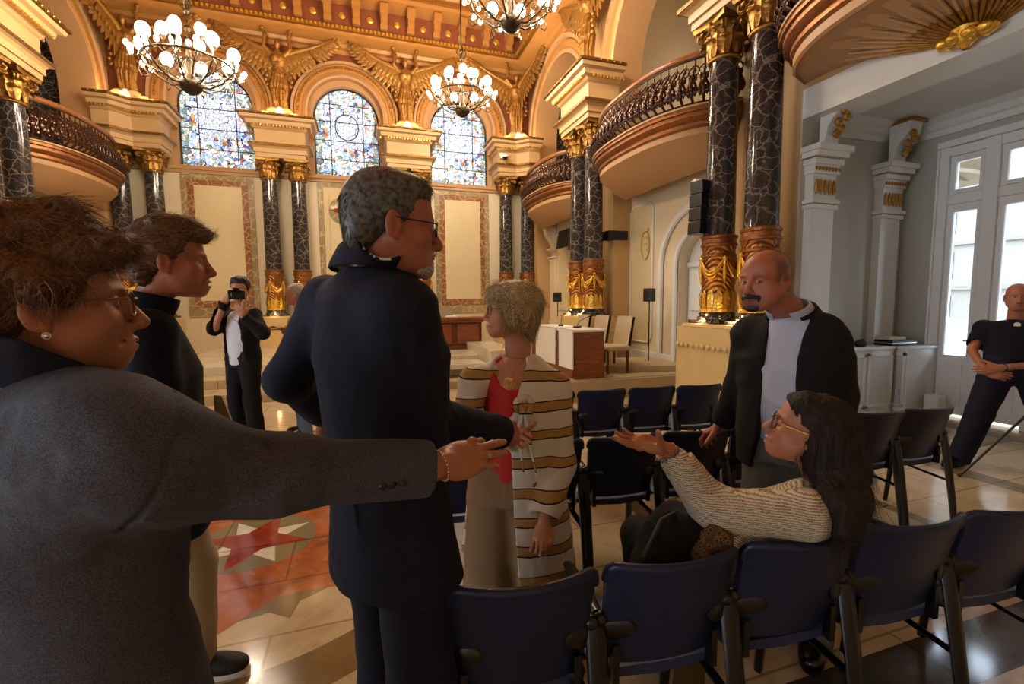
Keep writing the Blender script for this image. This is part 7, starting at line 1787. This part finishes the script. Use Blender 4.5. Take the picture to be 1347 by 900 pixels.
# ---------------------------------------------------------------- photographer
def man_camera():
    c = at(316, 381, 4.95); dcam = -172; N = at(316, 408, 4.98); pel = np.array([*N[:2], .96]); tphi = -160; Rt = headR(tphi).astype(float)
    shR, shL = N+Rt[:,0]*.19-UZ*.06, N-Rt[:,0]*.19-UZ*.06; elR, elL = at(282, 432, 4.85), at(345, 438, 4.8); wrR, wrL = at(296, 396, 4.74), at(320, 416, 4.72)
    kn, an = stand(pel, -165, .13)
    o = figure('person photographing with a black camera, dark jacket over a white shirt', dict(c=c, hphi=-196+8, hpitch=-3, s=1.06, N=N, pel=pel, tphi=tphi, shR=shR, shL=shL, elR=elR, elL=elL, wrR=wrR, wrL=wrL, knees=kn, ankles=an, feet={'R': -150, 'L': 170}, skin=M['skin_b'], res=1.7,
        face=dict(brow=(.15, .12, .1), stubble=.3), hands={'R': dict(f=at(303, 383, 4.70)-wrR, n=-RH*.6+UZ*.2-FH*.6, curl=[(35, 45, 25)]*4, s=1.1), 'L': dict(f=at(312, 397, 4.62)-wrL, n=-UZ-FH*.3, curl=[(30, 40, 20)]*4, s=1.1)},
        shirt=dict(secs=[(0, .185, .13), (.3, .165, .125), (.7, .185, .125), (.9, .17, .10), (1., .09, .07)], drop=.07, r=(.05, .05, .04), short=.3, mat=M['white_shirt'], h=.014, neck=(.06, .08)),
        jacket=dict(secs=[(0, .205, .155), (.3, .20, .15), (.6, .195, .145), (.8, .205, .14), (.92, .17, .105), (1., .085, .07)], drop=.03, r=(.078, .068, .052), mat=M['black_suit'], h=.013, open=(.07, .07, -.0, [0, .6, .9, 1.05], [.14, .115, .085, .03]), disp=[folds(.006, (8, 8, 10))]),
        trousers=dict(r=(.11, .085, .085), mat=M['dark_trouser'], h=.014)))
    root, org, R, s = o['root'], o['org'], o['R'], o['s']
    Hh = Sdf().u(ell((0, -.015, .046), (.088, .108, .094))).u(ell((0, .05, .098), (.06, .05, .03)), .03).cut(lambda q: (q[:,1]-hairlim(q[:,2], [-.12, -.05, -.02, .03, .055, .07, .2], [-.05, -.03, .015, .03, .055, .11, .13]))*.8, .01).disp(lambda q, d: .006*vnoise(q, 50))
    sdf_obj('hair', [(loc(c, R, s, Hh), *bbox([c+UZ*.02], .17), .006)], M['beard_black'], root, origin=org)
    t = empty('camera', tuple(at(311, 388, 4.66)), 0, 'black camera with a large lens held to the face of the photographer', 'camera')
    d = CAMP-at(311, 388, 4.66); t.rotation_euler = (0, 0, math.atan2(d[1], d[0])-PI/2)
    mb = MB(); mb.box(-.075, .075, -.03, .03, -.045, .05); mb.box(-.03, .03, -.03, .03, .05, .075); mb.box(-.075, -.045, .0, .045, -.045, .045); mb.build('camera_body', M['black_plastic'], t, bevel=.008)
    mb = MB(); RX = Matrix.Rotation(-PI/2, 3, 'X'); mb.lathe([(.042, .03), (.045, .05), (.045, .11), (.05, .115), (.05, .15), (.042, .155), (.035, .135), (0, .13)], n=24, R=RX); mb.build('lens', M['black_gloss'], t, smooth=40)
    mb = MB(); mb.tube([(-.08, 0, .03), (-.10, -.02, -.10), (-.06, -.03, -.24), (.02, -.03, -.27), (.09, -.02, -.18), (.08, 0, .03)], .006, 6, flat=.4); mb.build('strap', M['black_matte'], t, smooth=60)
man_camera()
# ---------------------------------------------------------------- grey-haired person behind the suit
def man_behind():
    c = at(388, 388, 5.35); N = at(394, 412, 5.35); pel = np.array([*N[:2], .93]); tphi = -120; Rt = headR(tphi).astype(float); shR, shL = N+Rt[:,0]*.19-UZ*.06, N-Rt[:,0]*.19-UZ*.06
    elR, elL = shR-UZ*.26+hd(tphi)*.02, shL-UZ*.26; wrR, wrL = elR+hd(tphi)*.16+UZ*.14, elL-UZ*.22; kn, an = stand(pel, -120, .10)
    o = figure('grey-haired person in a khaki vest and blue jeans, mostly hidden behind the navy suit', dict(c=c, hphi=-110, s=1.0, N=N, pel=pel, tphi=tphi, shR=shR, shL=shL, elR=elR, elL=elL, wrR=wrR, wrL=wrL, knees=kn, ankles=an, feet={'R': -110, 'L': -130}, skin=M['skin_b'], res=1.8, face=dict(),
        hands={'R': dict(f=hd(tphi)+UZ*.3, n=UZ, curl=[(35, 45, 20)]*4), 'L': dict(f=-UZ, n=hd(tphi+90), curl=[(25, 30, 20)]*4)},
        jacket=dict(name='vest', secs=MSEC, drop=.02, r=(.07, .062, .05), mat=m_cloth('khaki', srgb(150, 144, 112), .85), h=.014, disp=[folds(.007, (8, 8, 10))]), trousers=dict(r=(.10, .08, .075), mat=m_cloth('blue_jeans', srgb(92, 110, 138), .85), h=.014)))
    Hh = Sdf().u(ell((0, -.018, .044), (.084, .105, .092))).cut(lambda q: (q[:,1]-hairlim(q[:,2], [-.12, -.05, -.02, .03, .055, .07, .2], [-.05, -.03, .015, .03, .055, .09, .12]))*.8, .01).disp(lambda q, d: .004*vnoise(q, 50))
    sdf_obj('hair', [(loc(c, o['R'], 1., Hh), *bbox([c+UZ*.02], .16), .006)], M['beard_grey'], o['root'], origin=o['org'])
man_behind()
# ---------------------------------------------------------------- guard by the window
def man_guard():
    c = at(1339, 391, 4.12); N = at(1336, 422, 4.18); pel = np.array([*N[:2], .97]); tphi = -142; Rt = headR(tphi).astype(float)
    shR, shL = N+Rt[:,0]*.205-UZ*.07, N-Rt[:,0]*.205-UZ*.07; elR, elL = at(1279, 462, 4.28), at(1382, 478, 3.95); wrR, wrL = at(1296, 489, 4.02), at(1316, 484, 3.92)
    anR = np.array([*at(1262, 600, 4.25)[:2], .085]); anL = anR-Rt[:,0]*.62+hd(tphi)*.02; anL[2] = .085; pel = np.array([*((anR+anL)/2*.6+N*.4)[:2], .93]); hR, hL = pel+Rt[:,0]*.09, pel-Rt[:,0]*.09
    kn = {'R': (hR+anR)/2+hd(tphi)*.03, 'L': (hL+anL)/2+hd(tphi)*.03}
    o = figure('burly person with shaved head in a black t-shirt by the window, hands clasped', dict(c=c, hphi=-140, s=1.02, N=N, pel=pel, tphi=tphi, shR=shR, shL=shL, elR=elR, elL=elL, wrR=wrR, wrL=wrL, knees=kn, ankles={'R': anR, 'L': anL}, feet={'R': -105, 'L': -160}, skin=M['skin_a'], res=1.6,
        face=dict(stubble=.5, scalp=.3, fat=.003, brow=(.4, .3, .25)), hands={'R': dict(f=at(1318, 494, 3.93)-wrR, n=CAMP-wrR, curl=[(30, 35, 15)]*4), 'L': dict(f=at(1293, 486, 3.97)-wrL, n=CAMP-wrL, curl=[(25, 30, 15)]*4)},
        jacket=dict(name='t_shirt', secs=[(0, .20, .145), (.3, .20, .155), (.6, .205, .15), (.8, .22, .145), (.92, .19, .11), (1., .09, .075)], drop=.0, r=(.066, .064, .05), short=.75, mat=M['navy_coat'], h=.011, disp=[folds(.005, (8, 8, 10))], neck=(.062, .07)),
        trousers=dict(r=(.125, .10, .085), mat=m_cloth('navy_work_trouser', srgb(22, 25, 42), .85), h=.012)))
    root, org = o['root'], o['org']; mb = MB(); q = at(1338, 428, 3.9); dq = at(1338, 428, 4.5)-q; dq /= np.linalg.norm(dq)
    for _ in range(200):
        if o['jacketF'](q[None].astype(np.float32))[0] > .003: q = q+dq*.003
    B = place_basis(UZ, -dq); f = lambda p: tuple(q+B.astype(float)@np.array(p)-org)
    mb.prism([(.022*math.cos(2*PI*k/14), .022*abs(math.sin(2*PI*k/14))**.8*math.copysign(1, math.sin(2*PI*k/14))) for k in range(14)], lambda a, b: f((a, b+.004, .002)), lambda a, b: f((a, b+.004, .005)))
    mb.prism([(-.045, -.03), (.045, -.03), (.045, -.022), (-.045, -.022)], lambda a, b: f((a, b, .002)), lambda a, b: f((a, b, .005))); mb.build('chest_logo', M['paper'], root)
    mb = MB(); wv = (wrL-elL)/np.linalg.norm(wrL-elL); a = np.cross(wv, UZ); a /= np.linalg.norm(a); b = np.cross(wv, a); cc = wrL-wv*.02-org
    mb.tube([tuple(cc+a*math.cos(t)*.034+b*math.sin(t)*.031) for t in [2*PI*k/20 for k in range(20)]], .007, 6, closed=True); mb.build('wristwatch', M['black_plastic'], root, smooth=60)
man_guard()
# ================================================================ small loose things near people
# folder held low by the person in the coat
t = empty('folder', tuple(at(296, 552, 1.95)), 0, 'pale beige card folder between the dark coat and the photographer', 'folder')
A = [at(281, 520, 1.9), at(291, 521, 1.9), at(314, 577, 1.9), at(283, 577, 1.9)]; mb = MB()
d = np.array([.0, .012, 0]); o0 = np.array(t.location)
mb.add([tuple(p-o0) for p in A]+[tuple(p+FH*.008-o0) for p in A], [(0,1,2,3), (7,6,5,4), (0,4,5,1), (1,5,6,2), (2,6,7,3), (3,7,4,0)]); mb.build('cover', m_plain('beige_card', srgb(184, 166, 134), .7), t)
# handbag and scarf on the chair beside the seated person
bag = Sdf(); bc = at(893, 712, 1.50); Rb = place_basis(RH*.9+FH*.3, -FH)
P0 = [at(842, 745, 1.40), at(925, 750, 1.40), at(950, 700, 1.46), at(872, 680, 1.5)]
bag.u(ell(at(890, 722, 1.47), (.13, .085, .10), np.stack([RH, FH, UZ], 1).astype(np.float32))).u(ell(at(862, 742, 1.42), (.07, .07, .055)), .05).u(cap(at(876, 688, 1.50), at(925, 715, 1.46), .045, .06), .04).u(cap(at(850, 750, 1.42), at(930, 755, 1.42), .05, .06), .04)
bag.disp(folds(.010, (10, 10, 8), 2.)).disp(folds(.003, (30, 30, 30), 2.))
bl = at(890, 735, 1.47)
t = empty('handbag', (float(bl[0]), float(bl[1]), .47), 0, 'soft black cloth bag slumped on the chair beside the seated person', 'bag')
sdf_obj('bag_body', [(bag, *bbox([at(890, 722, 1.47)], .26), .006)], m_cloth('black_bag_cloth', srgb(12, 11, 12), .9), t, origin=np.array(t.location))
mb = MB(); q = [at(846, 735, 1.37), at(870, 684, 1.44), at(889, 674, 1.47), at(905, 700, 1.42), at(912, 740, 1.38)]; mb.tube([tuple(p-np.array(t.location)) for p in q], .008, 6); mb.build('strap', M['black_matte'], t, smooth=70)
def m_leopard():
    t = NT('spotted_scarf'); v = t.obj(); w = t.n('ShaderNodeTexVoronoi', {'Vector': v, 'Scale': 70.}); c = t.ramp(w.outputs['Distance'], [(.25, srgb(24, 16, 10)), (.42, srgb(120, 86, 44)), (.6, srgb(70, 48, 26))]); return t.set(c, .8)
sc = Sdf().u(chain([at(925, 730, 1.38), at(942, 706, 1.40), at(962, 688, 1.43)], [.030, .035, .022], .02)).u(ell(at(948, 712, 1.40), (.035, .03, .03)), .02).disp(folds(.006, (28, 28, 28), 4.))
s0 = at(942, 706, 1.40); t = empty('scarf', tuple(s0), 0, 'brown spotted scarf bunched between the black bag and the cream sweater', 'scarf'); sdf_obj('cloth', [(sc, *bbox([at(925, 730, 1.38), at(962, 688, 1.43)], .07), .004)], m_leopard(), t, origin=np.array(t.location))
# tripod in front of the guard
fp = at(1262, 631, 3.97); fp[2] = 0; top = fp+RH*.95+UZ*1.25-FH*.2
t = empty('tripod', (float(fp[0]+RH[0]*.95), float(fp[1]+RH[1]*.95), 0), 0, 'black camera tripod cut by the right picture edge, one leg slanting to the left', 'tripod'); o0 = np.array(t.location)
for e in (fp, fp+RH*1.3+FH*.5, fp+RH*1.0-FH*.75):
    mb = MB(); a = np.array(e)*[1, 1, 0]; k = a*.42+top*.58; mb.tube([tuple(a+UZ*.01-o0), tuple(k-o0)], .010, 8); mb.tube([tuple(k-(top-a)*.02-o0), tuple(top-o0)], .016, 8); mb.ball(tuple(k-o0), (.028, .028, .028), 10, 8); mb.ball(tuple(a+UZ*.015-o0), (.018, .018, .015), 8, 6); mb.build('leg', M['black_plastic'], t, smooth=60)
mb = MB(); mb.tube([tuple(top-UZ*.05-o0), tuple(top+UZ*.22-o0)], .02, 8); mb.ball(tuple(top+UZ*.02-o0), .045, 10, 8); mb.build('centre_column', M['black_plastic'], t, smooth=60)
# two more chairs behind the coat
for i, (x, y, z, lab) in enumerate(((128, 500, 3.1, 'dark chair half hidden behind the coat and the grey jacket'),)):
    p = at(x, y, z); ch = copy_tree(chair0); put(ch, (float(p[0]), float(p[1]), 0), TILT+PI, lab, 'far row of blue chairs')
